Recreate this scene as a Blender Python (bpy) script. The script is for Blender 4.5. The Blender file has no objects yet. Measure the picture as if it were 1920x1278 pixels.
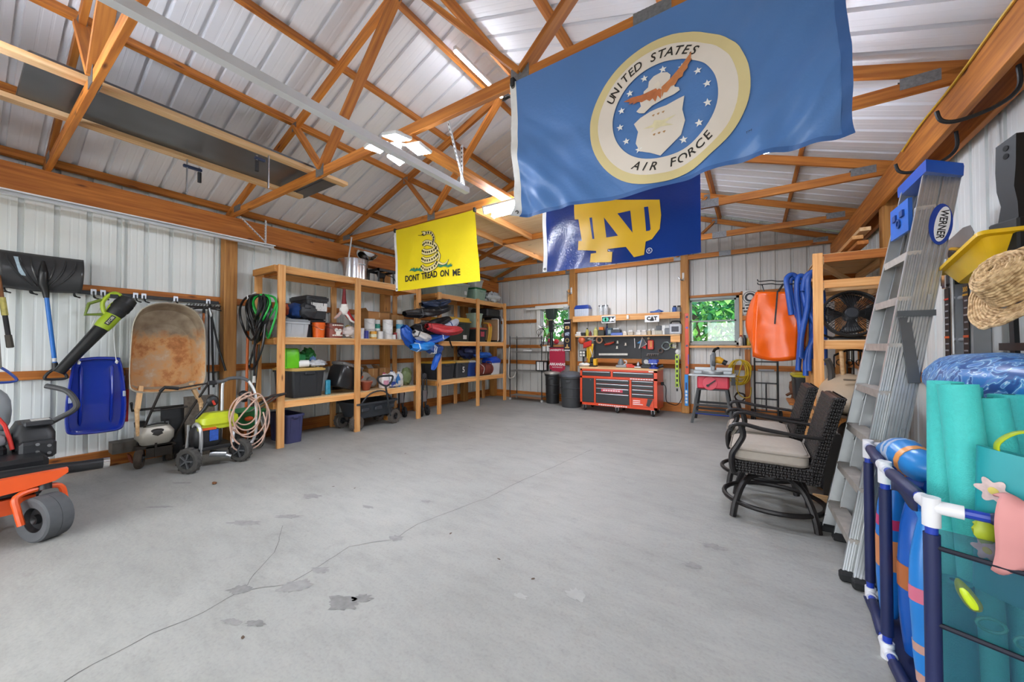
import bpy, bmesh, math, random
from mathutils import Vector, Matrix, noise as mnoise
R = math.radians
random.seed(7)
SC = bpy.context.scene
COL = SC.collection

# ------------------------------------------------------------------ camera
H = 1.35; FPX = 691.0; YAW = R(33.25); PIT = R(0.9)
cd = bpy.data.cameras.new('camera'); cam = bpy.data.objects.new('camera', cd); COL.objects.link(cam)
cd.sensor_fit = 'HORIZONTAL'; cd.sensor_width = 36.0; cd.lens = FPX / 1920 * 36.0
cd.clip_start = 0.02; cd.clip_end = 200
cam.location = (0, 0, H); cam.rotation_euler = (R(90) + PIT, 0, YAW)
SC.camera = cam
# ------------------------------------------------------------------ sky and exposure
w = bpy.data.worlds.new('sky'); SC.world = w; w.use_nodes = True
nt = w.node_tree; bgn = nt.nodes['Background']
bgn.inputs[0].default_value = (0.92, 0.96, 1.0, 1); bgn.inputs[1].default_value = 4.2
vs = SC.view_settings
SC.cycles.max_bounces = 5; SC.cycles.diffuse_bounces = 3; SC.cycles.glossy_bounces = 3; SC.cycles.transparent_max_bounces = 8
SC.cycles.use_light_tree = False; SC.cycles.caustics_reflective = False; SC.cycles.caustics_refractive = False; SC.cycles.adaptive_threshold = .05
vs.view_transform = 'Standard'; vs.look = 'None'; vs.exposure = 0.75; vs.gamma = 1.0; vs.use_curve_mapping = False

# ------------------------------------------------------------------ measuring helpers (photo pixel -> place on a known plane)
_fw = Vector((-math.sin(YAW) * math.cos(PIT), math.cos(YAW) * math.cos(PIT), math.sin(PIT)))
_rt = Vector((math.cos(YAW), math.sin(YAW), 0)); _up = _rt.cross(_fw); _C = Vector((0, 0, H))
def _ray(u, v): return _fw + _rt * ((u - 960) / FPX) + _up * ((639 - v) / FPX)
def PX(u, v, x): d = _ray(u, v); return _C + d * (x / d.x)
def PY(u, v, y): d = _ray(u, v); return _C + d * (y / d.y)
def PZ(u, v, z): d = _ray(u, v); return _C + d * ((z - H) / d.z)

# ------------------------------------------------------------------ materials
def lin(h):
    h = h.lstrip('#'); o = []
    for i in (0, 2, 4):
        c = int(h[i:i + 2], 16) / 255
        o.append(c / 12.92 if c <= .04045 else ((c + .055) / 1.055) ** 2.4)
    return (o[0], o[1], o[2], 1)
MATS = {}
def mk(name):
    m = bpy.data.materials.new(name); m.use_nodes = True
    return m, m.node_tree, m.node_tree.nodes['Principled BSDF']
def mat(hexc, rough=.5, metal=0., var=.10, scale=9., bump=0., alpha=1., trans=0., emit=0., sheen=0., coat=0., bscale=None):
    key = (hexc, rough, metal, var, scale, bump, alpha, trans, emit, sheen, coat, bscale)
    if key in MATS: return MATS[key]
    m, t, p = mk('mat_' + hexc.lstrip('#') + ('_metal' if metal else ''))
    c = lin(hexc)
    p.inputs['Roughness'].default_value = rough; p.inputs['Metallic'].default_value = metal
    p.inputs['Base Color'].default_value = c
    p.inputs['Alpha'].default_value = alpha
    p.inputs['Transmission Weight'].default_value = trans
    if coat: p.inputs['Coat Weight'].default_value = coat
    if sheen: p.inputs['Sheen Weight'].default_value = sheen
    if emit:
        p.inputs['Emission Color'].default_value = c; p.inputs['Emission Strength'].default_value = emit
    if (var or bump) and not emit:
        tc = t.nodes.new('ShaderNodeTexCoord'); n = t.nodes.new('ShaderNodeTexNoise')
        n.inputs['Scale'].default_value = scale; n.inputs['Detail'].default_value = 1.5
        t.links.new(tc.outputs['Object'], n.inputs['Vector'])
        if var:
            mx = t.nodes.new('ShaderNodeMixRGB'); mx.blend_type = 'MIX'
            mx.inputs[1].default_value = tuple(x * (1 - var * 1.6) for x in c[:3]) + (1,)
            mx.inputs[2].default_value = tuple(min(1, x * (1 + var)) for x in c[:3]) + (1,)
            t.links.new(n.outputs['Fac'], mx.inputs[0]); t.links.new(mx.outputs[0], p.inputs['Base Color'])
        if bump:
            n2 = n
            if bscale:
                n2 = t.nodes.new('ShaderNodeTexNoise'); n2.inputs['Scale'].default_value = bscale; n2.inputs['Detail'].default_value = 2
                t.links.new(tc.outputs['Object'], n2.inputs['Vector'])
            b = t.nodes.new('ShaderNodeBump'); b.inputs['Strength'].default_value = bump; b.inputs['Distance'].default_value = .01
            t.links.new(n2.outputs['Fac'], b.inputs['Height']); t.links.new(b.outputs[0], p.inputs['Normal'])
    MATS[key] = m
    return m
def wood(name, dark, light, rough=.6):
    if name in MATS: return MATS[name]
    m, t, p = mk(name); p.inputs['Roughness'].default_value = rough
    tc = t.nodes.new('ShaderNodeTexCoord'); oi = t.nodes.new('ShaderNodeObjectInfo')
    mp = t.nodes.new('ShaderNodeMapping'); mp.inputs['Scale'].default_value = (1.2, 22, 22)
    t.links.new(tc.outputs['Object'], mp.inputs['Vector'])
    va = t.nodes.new('ShaderNodeVectorMath'); va.operation = 'ADD'
    t.links.new(mp.outputs[0], va.inputs[0])
    ml = t.nodes.new('ShaderNodeVectorMath'); ml.operation = 'SCALE'; ml.inputs[0].default_value = (37, 91, 53)
    t.links.new(oi.outputs['Random'], ml.inputs['Scale']); t.links.new(ml.outputs[0], va.inputs[1])
    n = t.nodes.new('ShaderNodeTexNoise'); n.inputs['Scale'].default_value = 1.6; n.inputs['Detail'].default_value = 3
    t.links.new(va.outputs[0], n.inputs['Vector'])
    r = t.nodes.new('ShaderNodeValToRGB'); r.color_ramp.elements[0].position = .28; r.color_ramp.elements[1].position = .72
    r.color_ramp.elements[0].color = lin(dark); r.color_ramp.elements[1].color = lin(light)
    t.links.new(n.outputs['Fac'], r.inputs[0])
    # knots
    mp2 = t.nodes.new('ShaderNodeMapping'); mp2.inputs['Scale'].default_value = (2.2, 8, 8)
    t.links.new(tc.outputs['Object'], mp2.inputs['Vector'])
    va2 = t.nodes.new('ShaderNodeVectorMath'); va2.operation = 'ADD'; t.links.new(mp2.outputs[0], va2.inputs[0]); t.links.new(ml.outputs[0], va2.inputs[1])
    vo = t.nodes.new('ShaderNodeTexVoronoi'); vo.inputs['Scale'].default_value = 1.0; t.links.new(va2.outputs[0], vo.inputs['Vector'])
    kr = t.nodes.new('ShaderNodeValToRGB'); kr.color_ramp.elements[0].position = .04; kr.color_ramp.elements[0].color = (1, 1, 1, 1)
    kr.color_ramp.elements[1].position = .13; kr.color_ramp.elements[1].color = (0, 0, 0, 1)
    t.links.new(vo.outputs['Distance'], kr.inputs[0])
    km = t.nodes.new('ShaderNodeMixRGB'); dk = lin(dark); km.inputs[2].default_value = (dk[0] * .35, dk[1] * .3, dk[2] * .3, 1)
    t.links.new(kr.outputs[0], km.inputs[0]); t.links.new(r.outputs[0], km.inputs[1])
    hs = t.nodes.new('ShaderNodeHueSaturation'); t.links.new(km.outputs[0], hs.inputs['Color'])
    mr = t.nodes.new('ShaderNodeMapRange'); mr.inputs['To Min'].default_value = .78; mr.inputs['To Max'].default_value = 1.14
    t.links.new(oi.outputs['Random'], mr.inputs['Value']); t.links.new(mr.outputs[0], hs.inputs['Value'])
    t.links.new(hs.outputs[0], p.inputs['Base Color'])
    MATS[name] = m
    return m
TRUSS = wood('truss_lumber', '#a0581a', '#d68a38')
PINE = wood('pine_lumber', '#d68e48', '#f6be7c')
PALE = wood('pale_lumber', '#d8a468', '#f2cfa0')
POST = wood('post_lumber', '#96602a', '#c08844')
GIRT = wood('girt_lumber', '#9c5418', '#cd8034')
PLY = wood('plywood', '#e0b884', '#f2d6a8')
BLK = lambda r=.45: mat('#17181a', r, 0, .12)
CHROME = mat('#d8d8d8', .18, 1, .05)
STEEL = mat('#b9bcc0', .35, 1, .10)
ALU = mat('#c6c9c9', .38, .85, .12, 14)
RUB = mat('#1c1c1d', .8, 0, .2, 30, .3)

def m_panel(name, hexc):
    m, t, p = mk(name); p.inputs['Roughness'].default_value = .42
    tc = t.nodes.new('ShaderNodeTexCoord'); n = t.nodes.new('ShaderNodeTexNoise'); n.inputs['Scale'].default_value = 1.7; n.inputs['Detail'].default_value = 2
    t.links.new(tc.outputs['Object'], n.inputs['Vector'])
    mx = t.nodes.new('ShaderNodeMixRGB'); c = lin(hexc)
    mx.inputs[1].default_value = tuple(x * .9 for x in c[:3]) + (1,); mx.inputs[2].default_value = c
    t.links.new(n.outputs['Fac'], mx.inputs[0]); t.links.new(mx.outputs[0], p.inputs['Base Color'])
    return m
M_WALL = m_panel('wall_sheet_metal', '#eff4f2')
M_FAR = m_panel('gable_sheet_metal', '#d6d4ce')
M_ROOF = m_panel('roof_sheet_metal', '#f8f8fb')

def m_concrete():
    m, t, p = mk('concrete'); N = t.nodes; L = t.links
    tc = N.new('ShaderNodeTexCoord')
    def noise(s, d, dist=0., vec=None, rough=.55):
        n = N.new('ShaderNodeTexNoise'); n.inputs['Scale'].default_value = s; n.inputs['Detail'].default_value = d; n.inputs['Distortion'].default_value = dist
        n.inputs['Roughness'].default_value = rough
        L.new(vec or tc.outputs['Object'], n.inputs['Vector']); return n.outputs['Fac']
    def ramp(f, a, b, ca, cb):
        r = N.new('ShaderNodeValToRGB'); r.color_ramp.elements[0].position = a; r.color_ramp.elements[1].position = b
        r.color_ramp.elements[0].color = ca; r.color_ramp.elements[1].color = cb; L.new(f, r.inputs[0]); return r.outputs[0]
    def mul(a, b, f=1.):
        x = N.new('ShaderNodeMixRGB'); x.blend_type = 'MULTIPLY'; x.inputs[0].default_value = f; L.new(a, x.inputs[1]); L.new(b, x.inputs[2]); return x.outputs[0]
    g = lambda v: (v, v, v * .985, 1)
    base = ramp(noise(.9, 3, 0), .3, .7, g(.315), g(.395))
    mp = N.new('ShaderNodeMapping'); mp.inputs['Scale'].default_value = (1.0, 3.2, 1); mp.inputs['Rotation'].default_value = (0, 0, .5); L.new(tc.outputs['Object'], mp.inputs['Vector'])
    base = mul(base, ramp(noise(2.6, 5, 0, mp.outputs[0], .75), .34, .56, g(.88), g(1.0)))
    base = mul(base, ramp(noise(6.5, 4, 0, None, .75), .28, .44, g(.88), g(1.0)))
    base = mul(base, ramp(noise(60, 1), .25, .5, g(.9), g(1.0)))
    L.new(base, p.inputs['Base Color'])
    rr = N.new('ShaderNodeMapRange'); rr.inputs['To Min'].default_value = .5; rr.inputs['To Max'].default_value = .75; L.new(noise(3, 1), rr.inputs['Value']); L.new(rr.outputs[0], p.inputs['Roughness'])
    b = N.new('ShaderNodeBump'); b.inputs['Strength'].default_value = .25; b.inputs['Distance'].default_value = .006; L.new(noise(30, 2), b.inputs['Height']); L.new(b.outputs[0], p.inputs['Normal'])
    return m
CONC = m_concrete()

# ------------------------------------------------------------------ mesh collector
def V(*a): return Vector(a[0] if len(a) == 1 else a)
def rrect(w, d, r, n=4):
    o = []; r = min(r, w / 2 - 1e-4, d / 2 - 1e-4)
    for cx, cy, a0 in ((w/2-r, d/2-r, 0), (-w/2+r, d/2-r, 90), (-w/2+r, -d/2+r, 180), (w/2-r, -d/2+r, 270)):
        for i in range(n + 1):
            a = R(a0 + 90 * i / n); o.append((cx + r * math.cos(a), cy + r * math.sin(a)))
    return o
def circ(r, n=16, cx=0, cy=0, rx=None): return [(cx + (rx or r) * math.cos(2*math.pi*i/n), cy + r * math.sin(2*math.pi*i/n)) for i in range(n)]
class G:
    def __init__(s): s.v = []; s.f = []
    def add(s, vs_, fs, M=None):
        k = len(s.v)
        s.v += [tuple(M @ Vector(v)) if M else tuple(v) for v in vs_]
        s.f += [tuple(i + k for i in f) for f in fs]; return s
    def bx(s, x0, y0, z0, x1, y1, z1, M=None, b=0.):
        if x0 > x1: x0, x1 = x1, x0
        if y0 > y1: y0, y1 = y1, y0
        if z0 > z1: z0, z1 = z1, z0
        b = min(b, (x1-x0)*.45, (y1-y0)*.45, (z1-z0)*.45)
        if b <= 0:
            vv = [(x, y, z) for z in (z0, z1) for y in (y0, y1) for x in (x0, x1)]
            return s.add(vv, [(0,2,3,1),(4,5,7,6),(0,1,5,4),(2,6,7,3),(0,4,6,2),(1,3,7,5)], M)
        loops = []
        for z, i in ((z0, b), (z0 + b, 0), (z1 - b, 0), (z1, b)):
            loops.append([(x0+i+(b if not i else 0), y0+i, z), (x1-i-(b if not i else 0), y0+i, z), (x1-i, y0+i+(b if not i else 0), z), (x1-i, y1-i-(b if not i else 0), z),
                          (x1-i-(b if not i else 0), y1-i, z), (x0+i+(b if not i else 0), y1-i, z), (x0+i, y1-i-(b if not i else 0), z), (x0+i, y0+i+(b if not i else 0), z)])
        return s.loft(loops, M=M)
    def cb(s, c, sz, M=None, b=0.):
        return s.bx(c[0]-sz[0]/2, c[1]-sz[1]/2, c[2]-sz[2]/2, c[0]+sz[0]/2, c[1]+sz[1]/2, c[2]+sz[2]/2, M, b)
    def loft(s, loops, c0=True, c1=True, M=None, closed=False):
        n = len(loops[0]); vv = [p for l in loops for p in l]; ff = []
        m = len(loops)
        for i in range(m if closed else m - 1):
            for j in range(n):
                ff.append((i*n+j, i*n+(j+1) % n, ((i+1) % m)*n+(j+1) % n, ((i+1) % m)*n+j))
        if not closed:
            if c0: ff.append(tuple(range(n-1, -1, -1)))
            if c1: ff.append(tuple((m-1)*n + j for j in range(n)))
        return s.add(vv, ff, M)
    def beam(s, p0, p1, w, h, up=(0, 0, 1)):
        p0 = V(p0); p1 = V(p1); M, L = frame(p0, p1, up)
        return s.bx(0, -w/2, -h/2, L, w/2, h/2, M)
    def tube(s, pts, r, n=8, closed=False, caps=True):
        pts = [V(p) for p in pts]; m = len(pts); loops = []
        rs = r if isinstance(r, (list, tuple)) else [r] * m
        t0 = (pts[1] - pts[0]).normalized(); a = Vector((0, 0, 1)) if abs(t0.z) < .9 else Vector((1, 0, 0))
        nn = t0.cross(a).normalized()
        for i in range(m):
            if closed: t = (pts[(i+1) % m] - pts[i-1]).normalized()
            else: t = (pts[min(i+1, m-1)] - pts[max(i-1, 0)]).normalized()
            nn = (nn - t * nn.dot(t))
            if nn.length < 1e-6: nn = t.orthogonal()
            nn.normalize(); bb = t.cross(nn)
            loops.append([tuple(pts[i] + (nn * math.cos(2*math.pi*j/n) + bb * math.sin(2*math.pi*j/n)) * rs[i]) for j in range(n)])
        return s.loft(loops, caps, caps, closed=closed)
    def cyl(s, p0, p1, r, r1=None, n=16):
        return s.tube([p0, p1], [r, r if r1 is None else r1], n)
    def lathe(s, prof, n=20, M=None, caps=True):
        loops = [[(r*math.cos(2*math.pi*j/n), r*math.sin(2*math.pi*j/n), z) for j in range(n)] for r, z in prof]
        return s.loft(loops, caps and prof[0][0] > 1e-5, caps and prof[-1][0] > 1e-5, M)
    def prism(s, poly, d, M=None, z0=0.):
        return s.loft([[(x, y, z0) for x, y in poly], [(x, y, z0 + d) for x, y in poly]], M=M)
    def grid(s, fn, nu, nv, cu=False, cv=False):
        vv = [tuple(fn(i / (nu if cu else nu - 1), j / (nv if cv else nv - 1))) for i in range(nu) for j in range(nv)]
        ff = [(i*nv+j, ((i+1) % nu)*nv+j, ((i+1) % nu)*nv+(j+1) % nv, i*nv+(j+1) % nv) for i in range(nu if cu else nu-1) for j in range(nv if cv else nv-1)]
        return s.add(vv, ff)
    def ell(s, c, r, n=16, m=10, M=None, wob=0., seed=0., fr=3., sq=1.):
        vv = []; c = V(c)
        for i in range(m + 1):
            th = math.pi * i / m
            for j in range(n):
                ph = 2 * math.pi * j / n
                d = Vector((math.sin(th)*math.cos(ph), math.sin(th)*math.sin(ph), math.cos(th)))
                if sq != 1: d = Vector([math.copysign(abs(x) ** sq, x) for x in d])
                k = 1 + wob * mnoise.noise(d * fr + Vector((seed, seed*1.7, 0)))
                vv.append((c.x + d.x*r[0]*k, c.y + d.y*r[1]*k, c.z + d.z*r[2]*k))
        ff = [(i*n+j, (i+1)*n+j, (i+1)*n+(j+1) % n, i*n+(j+1) % n) for i in range(m) for j in range(n)]
        return s.add(vv, ff, M)
    def tub(s, w0, d0, w1, d1, h, r=.03, th=.008, rim=.015, rimh=.02, M=None, n=4):
        """open container: foot w0 x d0, mouth w1 x d1"""
        def L(w, d, z, rr=r): return [(x, y, z) for x, y in rrect(w, d, rr, n)]
        hh = h - rimh
        wr = w0 + (w1-w0)*hh/h; dr = d0 + (d1-d0)*hh/h
        return s.loft([L(w0, d0, 0), L(wr, dr, hh), L(w1+2*rim, d1+2*rim, hh), L(w1+2*rim, d1+2*rim, h), L(w1-2*th, d1-2*th, h), L(w0-2*th, d0-2*th, th)], M=M)
    def build(s, name, m, parent=None, world=False, smooth=True, ang=35, loc=None, rot=None, solid=0.):
        me = bpy.data.meshes.new(name); me.from_pydata(s.v, [], s.f); me.validate()
        bm = bmesh.new(); bm.from_mesh(me); bmesh.ops.remove_doubles(bm, verts=bm.verts, dist=1e-6)
        bmesh.ops.recalc_face_normals(bm, faces=bm.faces); bm.to_mesh(me); bm.free()
        return link(name, me, m, parent, world, smooth, ang, loc, rot, solid)
def frame(p0, p1, up=(0, 0, 1)):
    d = p1 - p0; L = d.length; x = d.normalized(); u = V(up)
    if abs(x.dot(u)) > .999: u = Vector((1, 0, 0)) if abs(x.x) < .9 else Vector((0, 1, 0))
    y = u.cross(x).normalized(); z = x.cross(y)
    M = Matrix((x, y, z)).transposed().to_4x4(); M.translation = p0
    return M, L
def wm(o):
    M = Matrix.Identity(4)
    while o is not None:
        M = o.matrix_basis @ M; o = o.parent
    return M
def link(name, me, m, parent=None, world=False, smooth=True, ang=35, loc=None, rot=None, solid=0.):
    o = bpy.data.objects.new(name, me); COL.objects.link(o)
    if m is not None and not me.materials: me.materials.append(m)
    if smooth:
        me.shade_smooth(); me.set_sharp_from_angle(angle=R(ang))
    if parent is not None:
        if world: me.transform(wm(parent).inverted())
        o.parent = parent
    if loc is not None: o.location = loc
    if rot is not None: o.rotation_euler = rot
    if solid:
        md = o.modifiers.new('thickness', 'SOLIDIFY'); md.thickness = solid
    return o
def tag(o, label=None, cat=None, group=None, kind=None):
    if label: o['label'] = label
    if cat: o['category'] = cat
    if group: o['group'] = group
    if kind: o['kind'] = kind
    return o
def thing(name, label, cat, loc=(0, 0, 0), rz=0., group=None, kind=None):
    o = bpy.data.objects.new(name, None); COL.objects.link(o); o.empty_display_size = .05
    o.location = loc; o.rotation_euler = (0, 0, rz)
    return tag(o, label, cat, group, kind)
BARS = {}
def bar(name, p0, p1, w, h, m, parent=None, up=(0, 0, 1), ext=0.):
    """a length of lumber: w across, h along `up`; own axes so the grain runs along it; p0, p1 in the parent thing's axes"""
    p0 = V(p0); p1 = V(p1); d = (p1 - p0).normalized() * ext; p0 = p0 - d; p1 = p1 + d
    M, L = frame(p0, p1, up)
    key = (round(L, 4), w, h, m.name)
    me = BARS.get(key)
    if me is None:
        g = G().bx(0, -w/2, -h/2, L, w/2, h/2, None, min(w, h) * .06)
        me = bpy.data.meshes.new(name); me.from_pydata(g.v, [], g.f); me.materials.append(m); BARS[key] = me
    o = bpy.data.objects.new(name, me); COL.objects.link(o)
    if parent is not None: o.parent = parent
    o.matrix_basis = M
    return o
def copy_tree(o, parent=None):
    c = o.copy(); COL.objects.link(c)
    if parent is not None: c.parent = parent
    for ch in list(o.children): copy_tree(ch, c)
    return c
_deg = [None]
def text2d(s, size=1., shear=0., align='CENTER', bold=0., sx=1.):
    cu = bpy.data.curves.new('t', 'FONT'); cu.body = s; cu.size = size; cu.shear = shear; cu.align_x = align; cu.align_y = 'CENTER'; cu.resolution_u = 3
    cu.offset = bold
    o = bpy.data.objects.new('t', cu); COL.objects.link(o)
    dg = bpy.context.evaluated_depsgraph_get(); me = bpy.data.meshes.new_from_object(o.evaluated_get(dg))
    vv = [(v.co.x * sx, v.co.y) for v in me.vertices]; ff = [tuple(p.vertices) for p in me.polygons]
    bpy.data.objects.remove(o); bpy.data.curves.remove(cu); bpy.data.meshes.remove(me)
    return vv, ff
def decal_text(name, s, size, M, m, parent, shear=0., bold=0., sx=1., world=True, th=.0012):
    """flat lettering: text in the local XY plane of M"""
    vv, ff = text2d(s, size, shear, bold=bold, sx=sx)
    g = G().add([(x, y, th) for x, y in vv], ff, M)
    me = bpy.data.meshes.new(name); me.from_pydata(g.v, [], g.f)
    return link(name, me, m, parent, world, False)
def plane_M(o, x, y):
    """matrix with local X along x, local Y along y, origin o"""
    x = V(x).normalized(); y = V(y).normalized(); z = x.cross(y)
    M = Matrix((x, y, z)).transposed().to_4x4(); M.translation = V(o); return M
def T(x, y, z): return Matrix.Translation((x, y, z))
def RZ(a): return Matrix.Rotation(a, 4, 'Z')
def RX(a): return Matrix.Rotation(a, 4, 'X')
def RY(a): return Matrix.Rotation(a, 4, 'Y')
def wheel(g_t, g_h, c, axis, r, w, hub=.5, n=24, tread=0, sq=False):
    """tyre into g_t, hub into g_h; axis: direction vector of the axle"""
    c = V(c); a = V(axis).normalized(); M, _ = frame(c, c + a); M = M @ RY(R(90))
    rh = r * hub
    prof = [(rh, -w*.42), (r*.86, -w*.5), (r*.97, -w*.36), (r, -w*.15), (r, w*.15), (r*.97, w*.36), (r*.86, w*.5), (rh, w*.42)]
    if sq: prof = [(rh, -w*.42), (r*.9, -w*.5), (r*.985, -w*.44), (r, -w*.3), (r, -w*.01), (r*.985, 0), (r, w*.01), (r, w*.3), (r*.985, w*.44), (r*.9, w*.5), (rh, w*.42)]
    g_t.lathe(prof + [prof[0]], n, M, caps=False)
    if tread:
        for k in range(tread):
            for sgn in (-1, 1):
                Mk = M @ RZ(2*math.pi*(k + .25*sgn)/tread)
                g_t.bx(r*.96, -r*.07, 0 if sgn > 0 else -w*.4, r*1.03, r*.07, w*.4 if sgn > 0 else 0, Mk)
    if g_h is not None:
        g_h.lathe([(0.0001, -w*.30), (rh*.35, -w*.40), (rh*.4, -w*.24), (rh*.85, -w*.22), (rh*1.02, -w*.42), (rh*1.02, w*.42), (rh*.85, w*.22), (rh*.4, w*.24), (rh*.35, w*.40), (.0001, w*.30)], n, M, caps=False)
# =================================================================== THE SETTING
XL, XR, YF, YB = -6.15, 1.37, 8.36, -2.35      # left wall, right wall, far wall, front wall
XPK = -2.5
def zb(x):                                      # underside of the truss top chords
    return 3.17 + (1.26 * (x + 5.95) / 3.45 if x <= XPK else 1.26 * (1.15 - x) / 3.65)
def zroof(x): return zb(x) + .19
PIT_ = .2286
PROF = [(0, 0), (.045, 0), (.050, .0014), (.060, .0014), (.065, 0), (.105, 0), (.110, .0014), (.120, .0014), (.125, 0), (.166, 0), (.171, .028), (.206, .028), (.211, 0)]
def prof_pts(a, b, phase):
    """breakpoints (s, depth) of the ribbed sheet between a and b"""
    def d(s):
        t = (s - phase) % PIT_
        for i in range(len(PROF)):
            t0, d0 = PROF[i]; t1, d1 = PROF[i + 1] if i + 1 < len(PROF) else (PIT_, 0)
            if t0 <= t <= t1: return d0 + (d1 - d0) * (t - t0) / (t1 - t0)
        return 0
    ss = {round(a, 5), round(b, 5)}; k = math.floor((a - phase) / PIT_)
    while phase + k * PIT_ < b:
        for t, _ in PROF:
            s = phase + k * PIT_ + t
            if a < s < b: ss.add(round(s, 5))
        k += 1
    return [(s, d(s)) for s in sorted(ss)]

# floor -------------------------------------------------------------
fl = G().bx(XL - .1, YB - .1, -.12, XR + .1, YF + .1, 0).build('floor', CONC, smooth=False)
tag(fl, 'pale grey concrete slab floor with a long crack and worn patches', kind='structure')
def crack(pix, w):
    pts = [PZ(u, v, 0) for u, v in pix]; fine = []
    for a, b in zip(pts, pts[1:]):
        n = max(2, int((b - a).length / .05))
        for i in range(n):
            p = a.lerp(b, i / n); q = mnoise.noise_vector(p * 9) * .012; fine.append(Vector((p.x + q.x, p.y + q.y, .0012)))
    fine.append(pts[-1] + Vector((0, 0, .0012))); vv = []; ff = []
    for i, p in enumerate(fine):
        t = (fine[min(i+1, len(fine)-1)] - fine[max(i-1, 0)]).normalized(); nrm = Vector((-t.y, t.x, 0)); k = w * (.6 + .8 * abs(mnoise.noise(p * 7)))
        vv += [tuple(p + nrm * k), tuple(p - nrm * k)]
        if i: ff.append((2*i-2, 2*i-1, 2*i+1, 2*i))
    return G().add(vv, ff)
ck = mat('#5c5a57', .9, 0, .2)
crack([(1110, 842), (1060, 865), (980, 900), (910, 935), (880, 945), (785, 982), (740, 1010), (655, 1025), (600, 1060), (540, 1095), (450, 1108), (380, 1148), (280, 1190), (180, 1243), (120, 1278)], .0022).build('crack', ck, fl, smooth=False)
crack([(455, 1108), (480, 1075), (515, 1035), (525, 1000), (530, 985)], .0016).build('crack', ck, fl, smooth=False)
def blot(c, rx, ry, a, seed, m, z=.0015, n=34, rag=.55):
    c = PZ(c[0], c[1], 0); vv = [(c.x, c.y, z)]
    for i in range(n):
        t = 2 * math.pi * i / n; d = Vector((math.cos(t), math.sin(t), 0)); k = 1 + rag * mnoise.noise(d * 2.6 + Vector((seed, 0, 0))) + rag * .5 * mnoise.noise(d * 8 + Vector((seed, 3, 0)))
        x = rx * k * d.x; y = ry * k * d.y
        vv.append((c.x + x * math.cos(a) - y * math.sin(a), c.y + x * math.sin(a) + y * math.cos(a), z))
    return G().add(vv, [(0, i + 1, (i + 1) % n + 1) for i in range(n)]).build('worn_patch', m, fl, smooth=False)
wp = mat('#868583', .8, 0, .25, 30); wp2 = mat('#939290', .8, 0, .2, 30); wpl = mat('#aaaaa7', .7, 0, .1, 20)
for i, (c, rx, ry, a, m) in enumerate([((640, 1130), .085, .05, .3, wp), ((680, 1122), .05, .03, .5, wp), ((555, 1098), .075, .05, .9, wp2), ((600, 1068), .06, .03, .4, wp2), ((450, 1105), .06, .035, .6, wp),
        ((742, 1008), .05, .035, .3, wp2), ((800, 940), .05, .02, .5, wp2), ((540, 968), .10, .03, .5, wp2), ((460, 980), .12, .04, .5, wp2), ((585, 930), .10, .05, .4, wp2), ((1340, 1025), .07, .035, .2, wp2), ((1300, 1060), .05, .03, .2, wp2),
        ((1080, 1115), .05, .05, .0, wpl), ((975, 1117), .035, .02, .1, wpl), ((340, 905), .10, .02, .6, wp2), ((300, 950), .12, .02, .6, wp2), ((480, 1168), .05, .018, .4, wp), ((435, 1165), .05, .02, .4, wp2), ((690, 950), .06, .02, .2, wp2)]):
    blot(c, rx, ry, a, i * 3.1, m)
for i, (u, v) in enumerate([(402, 904), (625, 912), (665, 915), (935, 1048), (1000, 1085), (845, 1000), (455, 1195), (1030, 790), (985, 795), (880, 800), (1100, 800), (760, 850), (600, 860)]):
    blot((u, v), .014, .007, i, i * 1.7, mat('#5a4a3c', .9, 0, .1), .0022, 9)
tag(G().ell(PZ(402, 905, .012), (.03, .02, .01), 8, 5, None, .3).build('dead_leaf', mat('#6a4326', .8)), 'small brown dead leaf lying on the concrete floor', 'leaf')

# sheet-metal walls --------------------------------------------------
def wall_root(name, label): return thing(name, label, None, kind='structure')
wL = wall_root('wall_left', 'ribbed white sheet metal wall behind the shovels and shelves')
wR = wall_root('wall_right', 'ribbed white sheet metal wall behind the ladders')
wF = wall_root('wall_far', 'ribbed sheet metal gable wall with two windows')
wB = wall_root('wall_front', 'ribbed sheet metal wall with two open overhead doors')
def side_sheets(root, x, out, phase, m):
    y = phase - PIT_ * 12; proto = None
    while y < YF - .02:
        y1 = min(y + 4 * PIT_, YF)
        if proto is None or y1 - y < 4 * PIT_ - .001:
            pp = prof_pts(0, y1 - y + (.03 if y1 < YF else 0), 0); n = len(pp); vv = []; ff = []
            for s, d in pp: vv += [(out * d, s, 0.0), (out * d, s, 3.42)]
            ff = [(2*i, 2*i+2, 2*i+3, 2*i+1) for i in range(n - 1)]
            o = G().add(vv, ff).build('wall_sheet', m, root, smooth=False); o.location = (x, y, 0)
            if proto is None: proto = o
        else:
            o = proto.copy(); COL.objects.link(o); o.location = (x, y, 0)
        y += 4 * PIT_
side_sheets(wL, XL, -1, .188, M_WALL)
side_sheets(wR, XR, 1, .10, M_WALL)
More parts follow.
